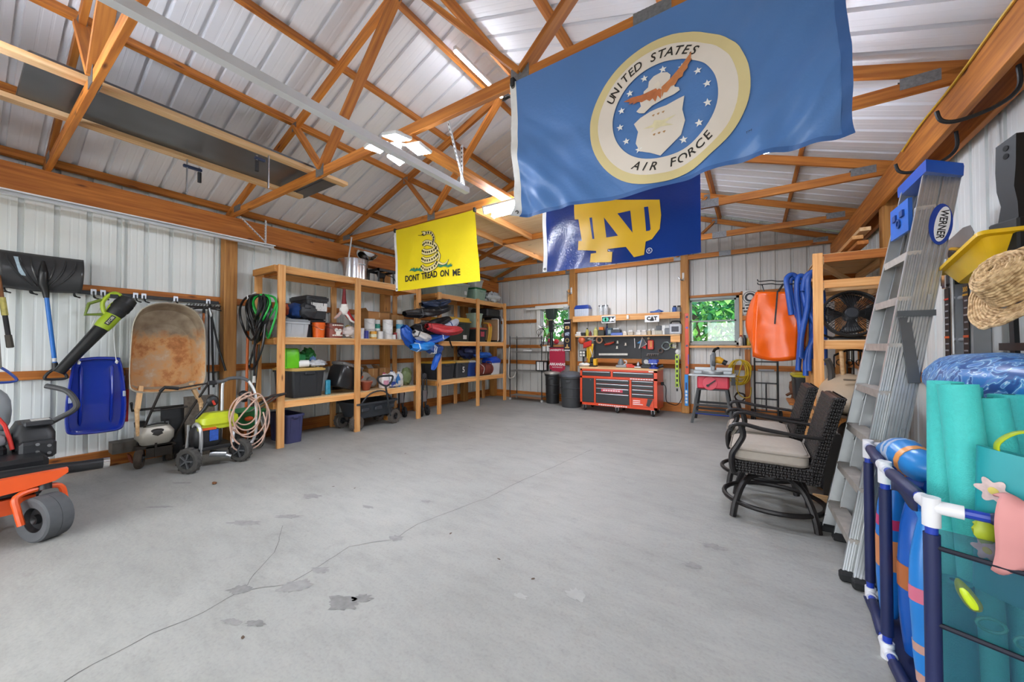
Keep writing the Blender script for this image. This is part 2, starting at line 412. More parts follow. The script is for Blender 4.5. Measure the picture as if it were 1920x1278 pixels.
def gable_sheets(root, y, out, phase, m, holes):
    x = phase - PIT_ * 16
    while x < XR:
        a, b = max(x, XL), min(x + 4 * PIT_, XR)
        if b - a > .02:
            pp = prof_pts(a, b, phase); ins = sorted({h[k] for h in holes for k in (0, 1) if a < h[k] < b})
            for s in ins:
                for (s0, d0), (s1, d1) in zip(pp, pp[1:]):
                    if s0 < s < s1: pp.append((s, d0 + (d1-d0)*(s-s0)/(s1-s0)))
            if a < XPK < b: pp.append((XPK, 0))
            pp = sorted(set(pp)); vv = []; ff = []
            for (s0, d0), (s1, d1) in zip(pp, pp[1:]):
                mid = (s0 + s1) / 2; cuts = [(0., None)]
                for hx0, hx1, hz0, hz1 in holes:
                    if hx0 < mid < hx1: cuts = [(0., hz0), (hz1, None)]
                for z0, z1 in cuts:
                    if z1 is not None and z1 - z0 < .01: continue
                    k = len(vv); t0 = zroof(s0) if z1 is None else z1; t1 = zroof(s1) if z1 is None else z1
                    vv += [(s0, y + out*d0, z0), (s1, y + out*d1, z0), (s1, y + out*d1, t1), (s0, y + out*d0, t0)]; ff.append((k, k+1, k+2, k+3))
            G().add(vv, ff).build('wall_sheet', m, root, smooth=False)
        x += 4 * PIT_
W1 = (-1.13, -.23, 1.39, 2.34); W2 = (-4.58, -3.74, 1.41, 2.33)
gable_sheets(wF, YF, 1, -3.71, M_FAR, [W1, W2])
gable_sheets(wB, YB, -1, -3.71, M_FAR, [(-5.75, -2.35, 0., 2.65), (-1.75, 1.1, 0., 2.65)])

# framing of the walls ------------------------------------------------
for z, hh in ((1.06, .089), (1.985, .089)):
    bar('girt', (XL + .022, YB, z), (XL + .022, YF, z), .04, hh, GIRT, wL)
    bar('girt', (XR - .022, YB, z), (XR - .022, YF, z), .04, hh, GIRT, wR)
tag(bar('baseboard_left', (XL + .022, YB, .09), (XL + .022, YF, .09), .042, .18, GIRT), 'orange treated skirt board along the foot of the left wall', kind='structure')
tag(bar('baseboard_right', (XR - .022, YB, .09), (XR - .022, YF, .09), .042, .18, GIRT), 'treated skirt board along the foot of the right wall', kind='structure')
tag(bar('baseboard_far', (XL, YF - .022, .09), (XR, YF - .022, .09), .042, .18, GIRT), 'treated skirt board along the foot of the gable wall', kind='structure')
for y in (-.42, 2.1, 4.68, 7.05):
    bar('post', (XL + .10, y, 0), (XL + .10, y, 3.12), .15, .15, POST, wL)
for y in (.2, 2.75, 5.5, 8.2):
    bar('post', (XR - .14, y, 0), (XR - .14, y, 3.12), .14, .14, POST, wR)
bar('post', (XL + .13, YF - .12, 0), (XL + .13, YF - .12, 3.12), .15, .15, POST, wL)
for sx, root, s in ((XL + .20, wL, 1), (XR - .22, wR, -1)):
    bar('header', (sx, YB, 2.985), (sx, YF, 2.985), .045, .27, GIRT if s > 0 else TRUSS, root)
    bar('header', (sx - s * .16, YB, 2.985), (sx - s * .16, YF, 2.985), .045, .27, GIRT, root)
for x in (-3.64, -1.17):
    bar('post', (x, YF - .09, 0), (x, YF - .09, zb(x)), .15, .15, POST, wF)
for z in (.95, ):
    for a, b in ((XL, -3.7), (-3.57, -1.24), (-1.1, XR)): bar('girt', (a, YF - .025, z), (b, YF - .025, z), .04, .10, GIRT, wF)
for z in (1.36, 2.02):
    bar('girt', (XL, YF - .025, z), (-4.62, YF - .025, z), .04, .085, GIRT, wF)
bar('girt', (-4.62, YF - .025, 1.36), (-3.7, YF - .025, 1.36), .04, .085, GIRT, wF)
bar('girt', (XL, YF - .03, 2.42), (-3.7, YF - .03, 2.42), .045, .07, GIRT, wF)
bar('girt', (-1.1, YF - .03, 2.37), (.1, YF - .03, 2.37), .06, .05, GIRT, wF)
bar('girt', (-.2, YF - .025, 1.9), (XR, YF - .025, 1.9), .04, .09, GIRT, wF)
bar('girt', (-.2, YF - .025, 2.37), (XR, YF - .025, 2.37), .04, .09, GIRT, wF)
bar('stud', (-.2, YF - .03, 1.36), (-.2, YF - .03, 2.37), .06, .05, PINE, wF, up=(1, 0, 0))
bar('stud', (-.1, YF - .03, .0), (-.1, YF - .03, 1.3), .06, .09, GIRT, wF, up=(1, 0, 0))
bar('stud', (-1.14, YF - .05, 2.34), (-1.14, YF - .05, 2.75), .04, .09, PINE, wF, up=(0, 1, 0))
bar('sill', (-1.1, YF - .07, 1.352), (.2, YF - .07, 1.352), .12, .04, PINE, wF)
bar('sill', (-4.6, YF - .06, 1.37), (-3.74, YF - .06, 1.37), .10, .035, PINE, wF)
bar('stud', (-3.76, YF - .06, 2.36), (-3.76, YF - .06, 2.75), .05, .09, PINE, wF, up=(0, 1, 0))
# front wall timbers (behind the camera)
for x in (-5.82, -2.27, -1.83, 1.17): bar('post', (x, YB + .08, 0), (x, YB + .08, 3.1), .14, .14, POST, wB)
bar('header', (XL, YB + .05, 2.76), (XR, YB + .05, 2.76), .04, .24, GIRT, wB)
for n_, (a, b) in enumerate(((-5.75, -2.35), (-1.75, 1.1))):
    d = thing('door_%d' % (n_ + 1), 'white sectional overhead door rolled up under the roof', None, (0, 0, 0), kind='structure')
    for k in range(4):
        G().bx(a + .05, YB + .22 + k * .54, 2.84, b - .05, YB + .22 + k * .54 + .53, 2.88, None, .01).build('door_section', mat('#dcdcd8', .5), d)

# windows --------------------------------------------------------------
def window(name, label, r, fm):
    x0, x1, z0, z1 = r; y = YF - .02
    wn = thing(name, label, None, kind='structure')
    g = G(); t = .045
    g.bx(x0, y-.04, z0, x0+t, y+.05, z1); g.bx(x1-t, y-.04, z0, x1, y+.05, z1); g.bx(x0, y-.04, z1-t, x1, y+.05, z1); g.bx(x0, y-.04, z0, x1, y+.05, z0+t)
    g.build('window_frame', fm, wn, smooth=False)
    zm = (z0 + z1) / 2
    for k, (a, b, yy) in enumerate(((z0+t, zm+.015, y-.015), (zm-.015, z1-t, y+.015))):
        g = G(); s = .03
        g.bx(x0+t, yy-.012, a, x0+t+s, yy+.012, b); g.bx(x1-t-s, yy-.012, a, x1-t, yy+.012, b); g.bx(x0+t, yy-.012, b-s, x1-t, yy+.012, b); g.bx(x0+t, yy-.012, a, x1-t, yy+.012, a+s)
        so = g.build('sash', fm, wn, smooth=False)
        G().bx(x0+t+s, yy-.003, a+s, x1-t-s, yy+.003, b-s).build('pane', GLASS, so, smooth=False)
    return wn
mg, tg, pg = mk('window_glass'); pg.inputs['Roughness'].default_value = .02; pg.inputs['Base Color'].default_value = (1, 1, 1, 1)
tr = tg.nodes.new('ShaderNodeBsdfTransparent'); gl = tg.nodes.new('ShaderNodeBsdfGlossy'); gl.inputs['Roughness'].default_value = .03
mxs = tg.nodes.new('ShaderNodeMixShader'); mxs.inputs[0].default_value = .06; tg.links.new(tr.outputs[0], mxs.inputs[1]); tg.links.new(gl.outputs[0], mxs.inputs[2])
tg.links.new(mxs.outputs[0], tg.nodes['Material Output'].inputs[0]); GLASS = mg
window('window_1', 'grey framed two-sash window onto green trees beside the orange bag', W1, mat('#9aa19d', .5))
window('window_2', 'white framed two-sash window behind the red pennant', W2, mat('#b9bcbc', .5))
tr1 = G().bx(-4.72, YF-.075, 2.33, -3.74, YF-.02, 2.40, None, .004).bx(-4.68, YF-.07, 1.40, -4.58, YF-.02, 2.33, None, .004).build('trim_1', mat('#e9e6df', .5)); tag(tr1, 'white painted casing around the window with the pennant', kind='structure')
tag(G().bx(-4.95, YF-.14, 2.30, -3.9, YF-.08, 2.345, None, .004).build('curtain_rail', mat('#eeeae2', .5)), 'cream rail sagging above the left window', 'rail')

# ceiling ------------------------------------------------------------------
ce = thing('ceiling', 'white ribbed steel roof on purlins', None, kind='structure')
proto = {}
y = YB - .1
ke = 0
while y < YF + .15:
    for side in (0, 1):
        xe = XL - .25 if side == 0 else XR + .25; off = .0015 * (ke % 2)
        if side not in proto:
            pp = prof_pts(0, 4 * PIT_ + .035, 0); vv = []
            for s, d in pp: vv += [(xe, s, zroof(xe) + d), (XPK, s, zroof(XPK) + d)]
            o = G().add(vv, [(2*i, 2*i+1, 2*i+3, 2*i+2) for i in range(len(pp)-1)]).build('roof_sheet', M_ROOF, ce, smooth=False); proto[side] = o
        else:
            o = proto[side].copy(); COL.objects.link(o)
        o.location = (0, y, off)
    y += 4 * PIT_; ke += 1
G().add([(XPK-.25, YB-.1, zroof(XPK-.25)+.03), (XPK, YB-.1, zroof(XPK)+.04), (XPK+.25, YB-.1, zroof(XPK+.25)+.03), (XPK-.25, YF+.2, zroof(XPK-.25)+.03), (XPK, YF+.2, zroof(XPK)+.04), (XPK+.25, YF+.2, zroof(XPK+.25)+.03)], [(0,1,4,3),(1,2,5,4)]).build('ridge_cap', M_ROOF, ce, smooth=False)
for x in (-6.09, -5.3, -4.35, -3.5, -2.7, -2.3, -1.45, -.54, .47, 1.28):
    sl = (1.26/3.45) if x < XPK else -(1.26/3.65)
    bar('purlin', (x, YB, zb(x) + .095 + .045), (x, YF, zb(x) + .095 + .045), .04, .088, TRUSS, ce, up=(-sl, 0, 1))

PLATE = mat('#8f9294', .45, .7, .25, 60, .3)
def truss(y, plates=True):
    t = thing('roof_truss', None, None, (0, y, 0), kind='structure')
    zc = 3.12 + .0445
    bar('bottom_chord', (-6.0, 0, zc), (-.45, 0, zc), .04, .089, TRUSS, t); bar('bottom_chord', (-.45, 0, zc), (1.22, 0, zc), .04, .089, TRUSS, t)
    for x0 in (-6.12, 1.32):
        bar('top_chord', (x0, 0, zb(x0) + .047), (XPK, 0, zb(XPK) + .047), .04, .089, TRUSS, t)
    n1, n2, m1, m2 = -3.75, -1.3, -4.28, -.62
    pk = (XPK, 0, zb(XPK) + .02)
    for a, b in (((m1, 0, zb(m1) + .03), (n1, 0, 3.2)), ((n1, 0, 3.2), (XPK - .04, 0, pk[2])), ((XPK + .04, 0, pk[2]), (n2, 0, 3.2)), ((n2, 0, 3.2), (m2, 0, zb(m2) + .03))):
        bar('web', a, b, .038, .088, TRUSS, t, up=(0, 1, 0)).rotation_euler
    if plates:
        for (x, z, wd, hh) in ((n1, 3.18, .14, .12), (n2, 3.18, .14, .12), (-.45, zc, .2, .1), (m1, zb(m1) + .03, .09, .09), (m2, zb(m2) + .03, .09, .09), (XPK, zb(XPK) + .02, .16, .14), (-5.75, 3.2, .2, .08), (.98, 3.2, .2, .08)):
            for s in (-1, 1):
                g = G(); k = int(wd / .022)
                for i in range(k):
                    xa = x - wd/2 + wd*i/k; g.bx(xa, s*.0215 - .0015, z - hh/2, xa + wd/k*.6, s*.0215 + .0025*s + .0015, z + hh/2)
                g.bx(x - wd/2, s*.021 - .001, z - hh/2, x + wd/2, s*.021 + .001, z + hh/2)
                g.build('nail_plate', PLATE, t, smooth=False)
for y in (-1.06, .52, 2.1, 3.68, 5.26, 6.82, 8.22): truss(y)
# the plywood loft over the far trusses
lf = thing('storage_loft', 'plywood storage deck laid over joists between the far roof trusses', 'loft', (-2.4, 5.2, 3.2), kind=None)
for x, a, b in ((-3.06, 3.68, 5.26), (-3.65, 3.68, 6.82), (-2.35, 3.68, 5.26), (-1.65, 3.68, 6.82), (-2.9, 5.26, 6.82), (-2.2, 5.26, 6.82)):
    bar('joist', (x + 2.4, a + .02 - 5.2, -.035), (x + 2.4, b - .02 - 5.2, -.035), .04, .089, PINE, lf)
for a, b, c, d in ((-3.68, 3.70, -2.46, 5.25), (-2.45, 3.70, -1.6, 5.25), (-3.68, 5.27, -2.46, 6.8), (-2.45, 5.27, -1.6, 6.8)):
    g = G().bx(a + 2.4, b - 5.2, .012, c + 2.4, d - 5.2, .03); g.build('plywood_sheet', PLY, lf, smooth=False)
bc = tag(bar('light_board', (-2.42, 2.08, 3.1), (-2.42, 3.70, 3.1), .14, .038, TRUSS), 'orange board running between the two lit lamp fixtures', 'board')

# outside: lawn, gravel and the trees behind the windows -----------------------
m_gr = mat('#5f8a3c', .9, 0, .3, 3)
tag(G().bx(-40, 8.6, -.3, 40, 60, -.15).build('lawn', m_gr, smooth=False), 'green lawn outside the windows', None, kind='structure')
tag(G().bx(-40, -40, -.3, 40, YB - .12, -.12).build('driveway', mat('#a5a29a', .9, 0, .15, 5), smooth=False), 'grey gravel yard outside the doors', None, kind='structure')
def foliage(name, label, c, r, n, hexes, seed, leaf=.16):
    rnd = random.Random(seed); root = thing(name, label, 'tree', (c[0], c[1], -.15), group='trees outside the windows')
    G().tube([(0, 0, 0), (.1, .05, c[2] * .6), (0, 0, c[2] + r[2] * .5)], [.22, .16, .08], 8).build('trunk', mat('#5c4a38', .9), root)
    for k, hx in enumerate(hexes):
        g = G()
        for i in range(n):
            while True:
                d = Vector((rnd.uniform(-1, 1), rnd.uniform(-1, 1), rnd.uniform(-1, 1)))
                if d.length < 1: break
            d = d.normalized() * (d.length ** .4)
            p = Vector((d.x * r[0], d.y * r[1], c[2] + .15 + d.z * r[2]))
            if p.z < .02: continue
            M = T(*p) @ Matrix.Rotation(rnd.uniform(0, 6.3), 4, 'Z') @ Matrix.Rotation(rnd.uniform(-1.2, 1.2), 4, 'X')
            l = leaf * rnd.uniform(.6, 1.3)
            g.add([(0, -l, 0), (l*.5, 0, .02), (0, l, 0), (-l*.5, 0, .02)], [(0, 1, 2), (0, 2, 3)], M)
        o = g.build('leaves', LEAF(hx), root, smooth=False); o['kind'] = 'stuff'
def LEAF(hx):
    key = 'leaf' + hx
    if key in MATS: return MATS[key]
    m, t, p = mk('leaf_' + hx.lstrip('#')); p.inputs['Base Color'].default_value = lin(hx); p.inputs['Roughness'].default_value = .6
    p.inputs['Transmission Weight'].default_value = 0
    tl = t.nodes.new('ShaderNodeBsdfTranslucent'); tl.inputs[0].default_value = lin(hx); ms = t.nodes.new('ShaderNodeMixShader'); ms.inputs[0].default_value = .45
    t.links.new(p.outputs[0], ms.inputs[1]); t.links.new(tl.outputs[0], ms.inputs[2]); t.links.new(ms.outputs[0], t.nodes['Material Output'].inputs[0])
    MATS[key] = m; return m
foliage('leafy_tree', 'sunlit leafy bush filling the window beside the orange bag', (-1.6, 13.2, 1.6), (2.6, 1.6, 2.6), 2600, ('#4f9a4a', '#7fbf5a', '#3b8058'), 3)
foliage('leafy_tree', 'broad green tree seen through the window behind the pennant', (-7.4, 14.0, 2.0), (2.9, 1.6, 3.0), 2600, ('#4f9448', '#79b455', '#3f7a4c'), 5)
foliage('leafy_tree', 'tall tree standing further back behind the garage windows', (-3.8, 18.6, 3.0), (4.2, 1.8, 4.2), 2400, ('#5c9a4c', '#86b865'), 9, .25)
foliage('leafy_tree', 'green tree on the right behind the garage', (4.2, 17.0, 2.6), (3.2, 2.0, 3.6), 2000, ('#559448', '#8fc070'), 11, .25)
# =================================================================== LEFT WALL: TOOLS, MOWER, BARROW
def smoothpts(pts, n=6, closed=False):
    """Catmull-Rom through pts"""
    pts = [V(p) for p in pts]; m = len(pts); out = []
    rng = range(m if closed else m - 1)
    for i in rng:
        if closed: p0, p1, p2, p3 = pts[i-1], pts[i], pts[(i+1) % m], pts[(i+2) % m]
        else: p0, p1, p2, p3 = pts[max(i-1, 0)], pts[i], pts[i+1], pts[min(i+2, m-1)]
        for k in range(n):
            t = k / n
            out.append(.5 * ((2*p1) + (p2-p0)*t + (2*p0-5*p1+4*p2-p3)*t*t + (3*p1-p0-3*p2+p3)*t**3))
    if not closed: out.append(pts[-1])
    return out
def sphere(g, c, r): g.ell(c, (r, r, r), 10, 8)
def at0(name, label, cat, base, group=None): return thing(name, label, cat, base, 0, group)
def one(g, name, m, label, cat, base, group=None, **k):
    """a thing that is a single mesh, origin at its base"""
    b = V(base); g.v = [(x - b.x, y - b.y, z - b.z) for x, y, z in g.v]
    return tag(g.build(name, m, loc=b, **k), label, cat, group)

# tool rail --------------------------------------------------------------------
rl = at0('tool_rail', 'long black steel tool rail with hooks on the left wall', 'rail', (-6.08, 1.0, 1.93))
G().bx(-6.105, .0, 1.925, -6.075, 2.0, 1.965, None, .003).build('rail', BLK(), rl, True)
for i, y in enumerate((.28, .44, .72, .86, .93, 1.19, 1.26, 1.55, 1.88)):
    g = G().bx(-6.074, y - .022, 1.92, -6.066, y + .022, 1.985, None, .002); g.build('bracket', STEEL, rl, True)
    pts = smoothpts([(-6.06, y, 1.96), (-6.05, y + .004, 1.90), (-6.03, y + .03, 1.875), (-5.99, y + .03, 1.875), (-5.955, y - .01, 1.88), (-5.945, y - .015, 1.91)], 4)
    G().tube(pts, .0065, 6).build('hook', BLK(), rl, True)
# snow shovel -----------------------------------------------------------------
sh = at0('snow_shovel', 'black snow shovel with a blue shaft hung blade up on the wall', 'shovel', (-5.93, .59, 1.02))
def blade(u, v, o=0.):
    yy = .235 + .53 * u; zz = 1.925 + .345 * v
    zz += .02 * (1 - (2*u-1) ** 2) * -(1 - v); k = (2*v - 1)
    return Vector((-5.99 + .085 * (1 - k * k) + .02 * (2*u-1) ** 2 + o, yy + .012 * (v - .5) * (2*u-1), zz))
G().grid(lambda u, v: blade(u, v), 22, 14).build('blade', mat('#3f4042', .28), sh, True, solid=.005)
for x0, x1 in ((.10, .38), (.23, .44), (.36, .48), (.64, .52), (.77, .56), (.90, .64)):
    pts = [blade(x0 + (x1-x0) * (1-t) ** 2, .12 + .78 * t, .008) for t in [i/9 for i in range(10)]]
    G().tube(pts, [.004 + .006 * math.sin(math.pi * i / 9) for i in range(10)], 6).build('rib', mat('#323335', .3), sh, True)
G().tube([blade(.5, .82, .01), blade(.5, .5, .018), blade(.5, .2, .02), (-5.935, .52, 1.9), (-5.93, .525, 1.84)], [.012, .032, .034, .026, .02], 12).build('socket', mat('#1d1e20', .35), sh, True)
G().grid(lambda u, v: blade(.17 + .07*u + .06*(1 - v), .36 + .5*v, .009), 5, 12).build('sticker', mat('#bcd3e0', .5, 0, .25, 40), sh, True)
G().cyl((-5.93, .525, 1.86), (-5.93, .588, 1.17), .0165, n=12).build('shaft', mat('#1f6fc4', .3, 0, .08), sh, True)
G().cyl((-5.93, .5825, 1.235), (-5.93, .5855, 1.20), .0172, n=12).build('sticker', mat('#e8e4de', .5, 0, .4, 60), sh, True)
G().tube([(-5.93, .587, 1.19), (-5.93, .592, 1.12)], [.02, .022], 10).tube(smoothpts([(-5.93, .545, 1.085), (-5.93, .595, 1.125), (-5.93, .645, 1.085), (-5.93, .665, 1.03), (-5.93, .595, 1.02), (-5.93, .525, 1.03)], 4, True), .013, 8, True).build('handle', mat('#222325', .5), sh, True)
# two more long tools at the left edge of the view
td = at0('digging_tool', 'black-gripped wooden tool handle with a yellow sticker at the left edge', 'tool', (-5.9, .31, 1.33))
a, b = Vector((-5.9, .24, 2.02)), Vector((-5.9, .315, 1.34))
G().tube([a, a.lerp(b, .32)], .014, 10).build('shaft', mat('#8a5a34', .6, 0, .25, 20), td, True)
G().tube([a.lerp(b, .3), a.lerp(b, .55)], .021, 10).build('label_sleeve', mat('#c8bd6a', .6, 0, .3, 30), td, True)
G().tube([a.lerp(b, .55), a.lerp(b, .82)], .017, 10).build('grip', BLK(.6), td, True)
G().tube([a.lerp(b, .82), a.lerp(b, .99), b], [.022, .024, .016], 10).build('butt', mat('#4b463f', .8), td, True)
G().prism([(-.10, 0), (.02, -.02), (.03, .14), (.0, .2), (-.09, .16)], .01, plane_M((-5.93, .25, 2.0), (0, 1, 0), (0, 0, 1))).build('head', mat('#6b4a2e', .7, .2, .3, 18), td, True)
ts = at0('scoop_shovel', 'scoop shovel with a blue D-shaped grip at the left edge', 'shovel', (-5.88, .28, 1.02))
G().cyl((-5.88, .215, 1.9), (-5.88, .255, 1.15), .016, n=10).build('shaft', mat('#8f8a80', .6, 0, .3, 14), ts, True)
G().tube(smoothpts([(-5.88, .255, 1.16), (-5.88, .235, 1.10), (-5.88, .21, 1.03), (-5.88, .26, 1.015), (-5.88, .35, 1.025), (-5.88, .33, 1.08)], 5, True), .011, 8, True).build('grip', mat('#27408f', .4), ts, True)
# leaf blower ------------------------------------------------------------------------
lb = at0('leaf_blower', 'lime green and black leaf blower hanging nozzle down on the wall', 'leaf blower', (-5.83, .61, 1.1))
A, B = Vector((-5.83, 1.09, 1.88)), Vector((-5.83, .60, 1.09)); q = lambda t: A.lerp(B, t)
G().tube([q(.40), q(.44), q(.7), q(.97), q(1.0)], [.062, .06, .05, .044, .046], 20).build('nozzle_tube', mat('#161718', .3), lb, True)
G().tube([q(.22), q(.24), q(.36), q(.42)], [.06, .07, .07, .064], 20).build('collar', mat('#9bb52a', .35), lb, True)
G().tube([q(-.02), q(.0), q(.05), q(.2), q(.26)], [.05, .075, .082, .078, .066], 20).build('motor_housing', mat('#1b1c1e', .45), lb, True)
G().tube([q(.07), q(.09), q(.115), q(.135), q(.16)], [.084, .086, .083, .086, .083], 20).build('vent_ring', mat('#101112', .6), lb, True)
nrm = Vector((0, -.85, .53))
G().tube(smoothpts([q(.27) + nrm*.05, q(.16) + nrm*.14, q(.02) + nrm*.13, q(.02) + nrm*.06, q(.16) + nrm*.07], 5, True), .019, 8, True).build('handle', mat('#a4bd2c', .4), lb, True)
G().tube([q(.27) + nrm*.06, q(.36) + nrm*.17, q(.24) + nrm*.21, q(.14) + nrm*.16], .016, 8).build('front_handle', mat('#6d8030', .5), lb, True)
G().bx(-.02, -.03, -.02, .02, .03, .02, Matrix.Translation(q(.05) + nrm*.11)).build('trigger', BLK(), lb, True)
bd = (B - A).normalized()
Mt = plane_M(q(.31) + Vector((.072, 0, 0)), -bd, Vector((1, 0, 0)).cross(-bd))
G().bx(-.055, -.02, -.004, .055, .02, .0005, Mt).build('badge', mat('#26282a', .4), lb, True, smooth=False)
decal_text('lettering', 'RYOBI', .032, Mt, mat('#e8ecd8', .5), lb)
# blue sled --------------------------------------------------------------------------------
sl = at0('snow_sled', 'glossy blue plastic sled hanging from a white cord on the wall', 'sled', (-5.88, .87, .43))
out = [(.72, 1.215), (.70, 1.19), (.685, 1.05), (.66, .80), (.655, .62), (.665, .49), (.70, .45), (.80, .435), (.95, .43), (1.04, .44), (1.075, .49), (1.09, .65), (1.085, .85), (1.06, 1.10), (1.04, 1.20), (1.02, 1.225), (.87, 1.235)]
out = [(p.x, p.y) for p in smoothpts([(a_, b_, 0) for a_, b_ in out], 3, True)]
cx, cz = .872, .82
def ring(k, x, dz=0.): return [(x, cx + (a_-cx)*k, cz + (b_-cz)*(k*.5+.5 if k < 1 else k) + dz) for a_, b_ in out]
blue = mat('#16309c', .16, 0, .05, coat=.4)
G().loft([ring(1.0, -5.90), ring(1.02, -5.885), ring(.99, -5.87), ring(.93, -5.872), ring(.86, -5.93), ring(.5, -5.935), ring(.12, -5.935)], False, True).build('shell', blue, sl, True)
for yy in (.76, .985):
    G().tube([(-5.925, yy, .52), (-5.915, yy, .56), (-5.915, yy + .004, .85), (-5.915, yy, 1.12), (-5.925, yy, 1.15)], [.004, .014, .012, .014, .004], 8).build('runner', blue, sl, True)
for yy, zz in ((.683, .80), (1.073, .83)): G().bx(-5.874, yy - .012, zz - .03, -5.866, yy + .012, zz + .03, None, .003).build('grip_hole', mat('#b9c4d8', .5), sl, True)
G().tube(smoothpts([(-5.87, .735, 1.17), (-5.86, .745, 1.25), (-5.90, .93, 1.87), (-5.86, 1.0, 1.24), (-5.87, 1.01, 1.17)], 5), .0045, 6).ell((-5.86, .738, 1.185), (.014, .014, .018), 8, 6, None, .5, 1, 5).ell((-5.86, 1.008, 1.185), (.014, .014, .018), 8, 6, None, .5, 2, 5).build('cord', mat('#e6e6e4', .8), sl, True)
# wheelbarrow --------------------------------------------------------------------------------
wb = at0('wheelbarrow', 'upright wheelbarrow with a rusty steel tray leaning on the wall', 'wheelbarrow', (-5.75, 1.42, .38))
ol = [(1.10, 1.45), (1.115, 1.62), (1.18, 1.77), (1.30, 1.845), (1.42, 1.86), (1.54, 1.845), (1.66, 1.77), (1.735, 1.62), (1.755, 1.4), (1.76, 1.1), (1.755, .95), (1.72, .87), (1.62, .835), (1.42, .825), (1.22, .835), (1.12, .87), (1.09, .95), (1.09, 1.2)]
ol = [(p.x, p.y) for p in smoothpts([(a_, b_, 0) for a_, b_ in ol], 3, True)]
def rg(k, x, kz=None, dz=0.): kz = kz or k; return [(x, 1.425 + (a_-1.425)*k, 1.34 + (b_-1.34)*kz + dz) for a_, b_ in ol]
mr_, t_, p_ = mk('rusty_tray'); N = t_.nodes; L_ = t_.links
tc = N.new('ShaderNodeTexCoord'); n1 = N.new('ShaderNodeTexNoise'); n1.inputs['Scale'].default_value = 5; n1.inputs['Detail'].default_value = 9; n1.inputs['Roughness'].default_value = .7; L_.new(tc.outputs['Object'], n1.inputs['Vector'])
rp = N.new('ShaderNodeValToRGB'); e = rp.color_ramp.elements; e[0].position = .30; e[0].color = lin('#8c5a34'); e[1].position = .72; e[1].color = lin('#c9bca6')
for ps, c in ((.42, '#b87a48'), (.50, '#cf9c66'), (.6, '#c4a07c')): x_ = e.new(ps); x_.color = lin(c)
sx = N.new('ShaderNodeSeparateXYZ'); L_.new(tc.outputs['Object'], sx.inputs[0])
ad = N.new('ShaderNodeMath'); ad.operation = 'MULTIPLY_ADD'; ad.inputs[1].default_value = .5; L_.new(n1.outputs['Fac'], ad.inputs[0]); L_.new(sx.outputs['Z'], ad.inputs[2])
mr2 = N.new('ShaderNodeMapRange'); mr2.inputs['From Min'].default_value = 1.30; mr2.inputs['From Max'].default_value = 1.42; L_.new(ad.outputs[0], mr2.inputs['Value'])
n3 = N.new('ShaderNodeTexNoise'); n3.inputs['Scale'].default_value = 7; n3.inputs['Detail'].default_value = 6; L_.new(tc.outputs['Object'], n3.inputs['Vector'])
rp3 = N.new('ShaderNodeValToRGB'); rp3.color_ramp.elements[0].position = .35; rp3.color_ramp.elements[0].color = lin('#7d6c5a'); rp3.color_ramp.elements[1].position = .68; rp3.color_ramp.elements[1].color = lin('#a89a84'); L_.new(n3.outputs['Fac'], rp3.inputs[0])
L_.new(n1.outputs['Fac'], rp.inputs[0]); mxr = N.new('ShaderNodeMixRGB'); L_.new(mr2.outputs[0], mxr.inputs[0]); L_.new(rp.outputs[0], mxr.inputs[1]); L_.new(rp3.outputs[0], mxr.inputs[2]); L_.new(mxr.outputs[0], p_.inputs['Base Color']); p_.inputs['Roughness'].default_value = .75
RUSTY = mr_; GREYSTEEL = mat('#b0a898', .6, .2, .2, 8)
G().loft([rg(.985, -5.745), rg(1.0, -5.73), rg(1.018, -5.735), rg(1.0, -5.755), rg(.93, -5.90, .92, -.0), rg(.80, -6.05, .74, -.09), rg(.78, -6.05, .72, -.09)], False, True).build('tray', GREYSTEEL, wb, True)
G().loft([rg(.985, -5.744), rg(.955, -5.775, .96, 0), rg(.91, -5.90, .90, -.02), rg(.80, -6.02, .74, -.10), rg(.76, -6.035, .68, -.11)], False, True).build('tray_inside', RUSTY, wb, True, ang=12)
hw = wood('handle_wood', '#b58a5a', '#d8b486')
for y0, y1 in ((1.19, 1.14), (1.63, 1.70)):
    bar('handle', Vector((-5.80, y0, .9)) - wb.location, Vector((-5.68, y1, .66)) - wb.location, .04, .05, hw, wb, up=(1, 0, 0))
    G().tube([(-5.68, y1, .665), (-5.67, y1 - .004, .64), (-5.60, y1 - .01, .42), (-5.595, y1 - .01, .38)], [.026, .02, .016, .012], 10).build('grip', hw, wb, True)
G().tube([(-5.82, 1.12, .72), (-5.95, 1.15, .62), (-5.95, 1.70, .62), (-5.82, 1.73, .72)], .014, 8).build('leg', mat('#3a3834', .6, .5), wb, True)
# long tools beside the barrow ------------------------------------------------------------------
def long_tool(name, label, p0, p1, r, hexc, headfn=None, grip=None):
    t = at0(name, label, 'tool', V(p1)); a_, b_ = V(p0), V(p1)
    G().tube([a_, b_], r, 10).build('shaft', mat(hexc, .45, 0, .15), t, True)
    if grip: G().tube([a_.lerp(b_, grip[0]), a_.lerp(b_, grip[1])], r * 1.15, 10).build('grip', mat(grip[2], .6), t, True)
    if headfn: headfn(t)
    return t
def rake_head(t):
    g = G().beam((-5.98, 1.62, 1.86), (-5.98, 1.98, 1.87), .03, .03)
    for i in range(12): yy = 1.63 + i * .031; g.tube([(-5.97, yy, 1.87), (-5.94, yy, 1.895), (-5.92, yy, 1.885)], .004, 5)
    g.build('head', mat('#3b3530', .7, .4, .2, 20), t, True)
long_tool('garden_rake', 'garden rake with an orange shaft right of the wheelbarrow', (-5.95, 1.80, 1.87), (-5.93, 1.755, .80), .013, '#c0641f', rake_head, (.0, .08, '#1b1b1b'))
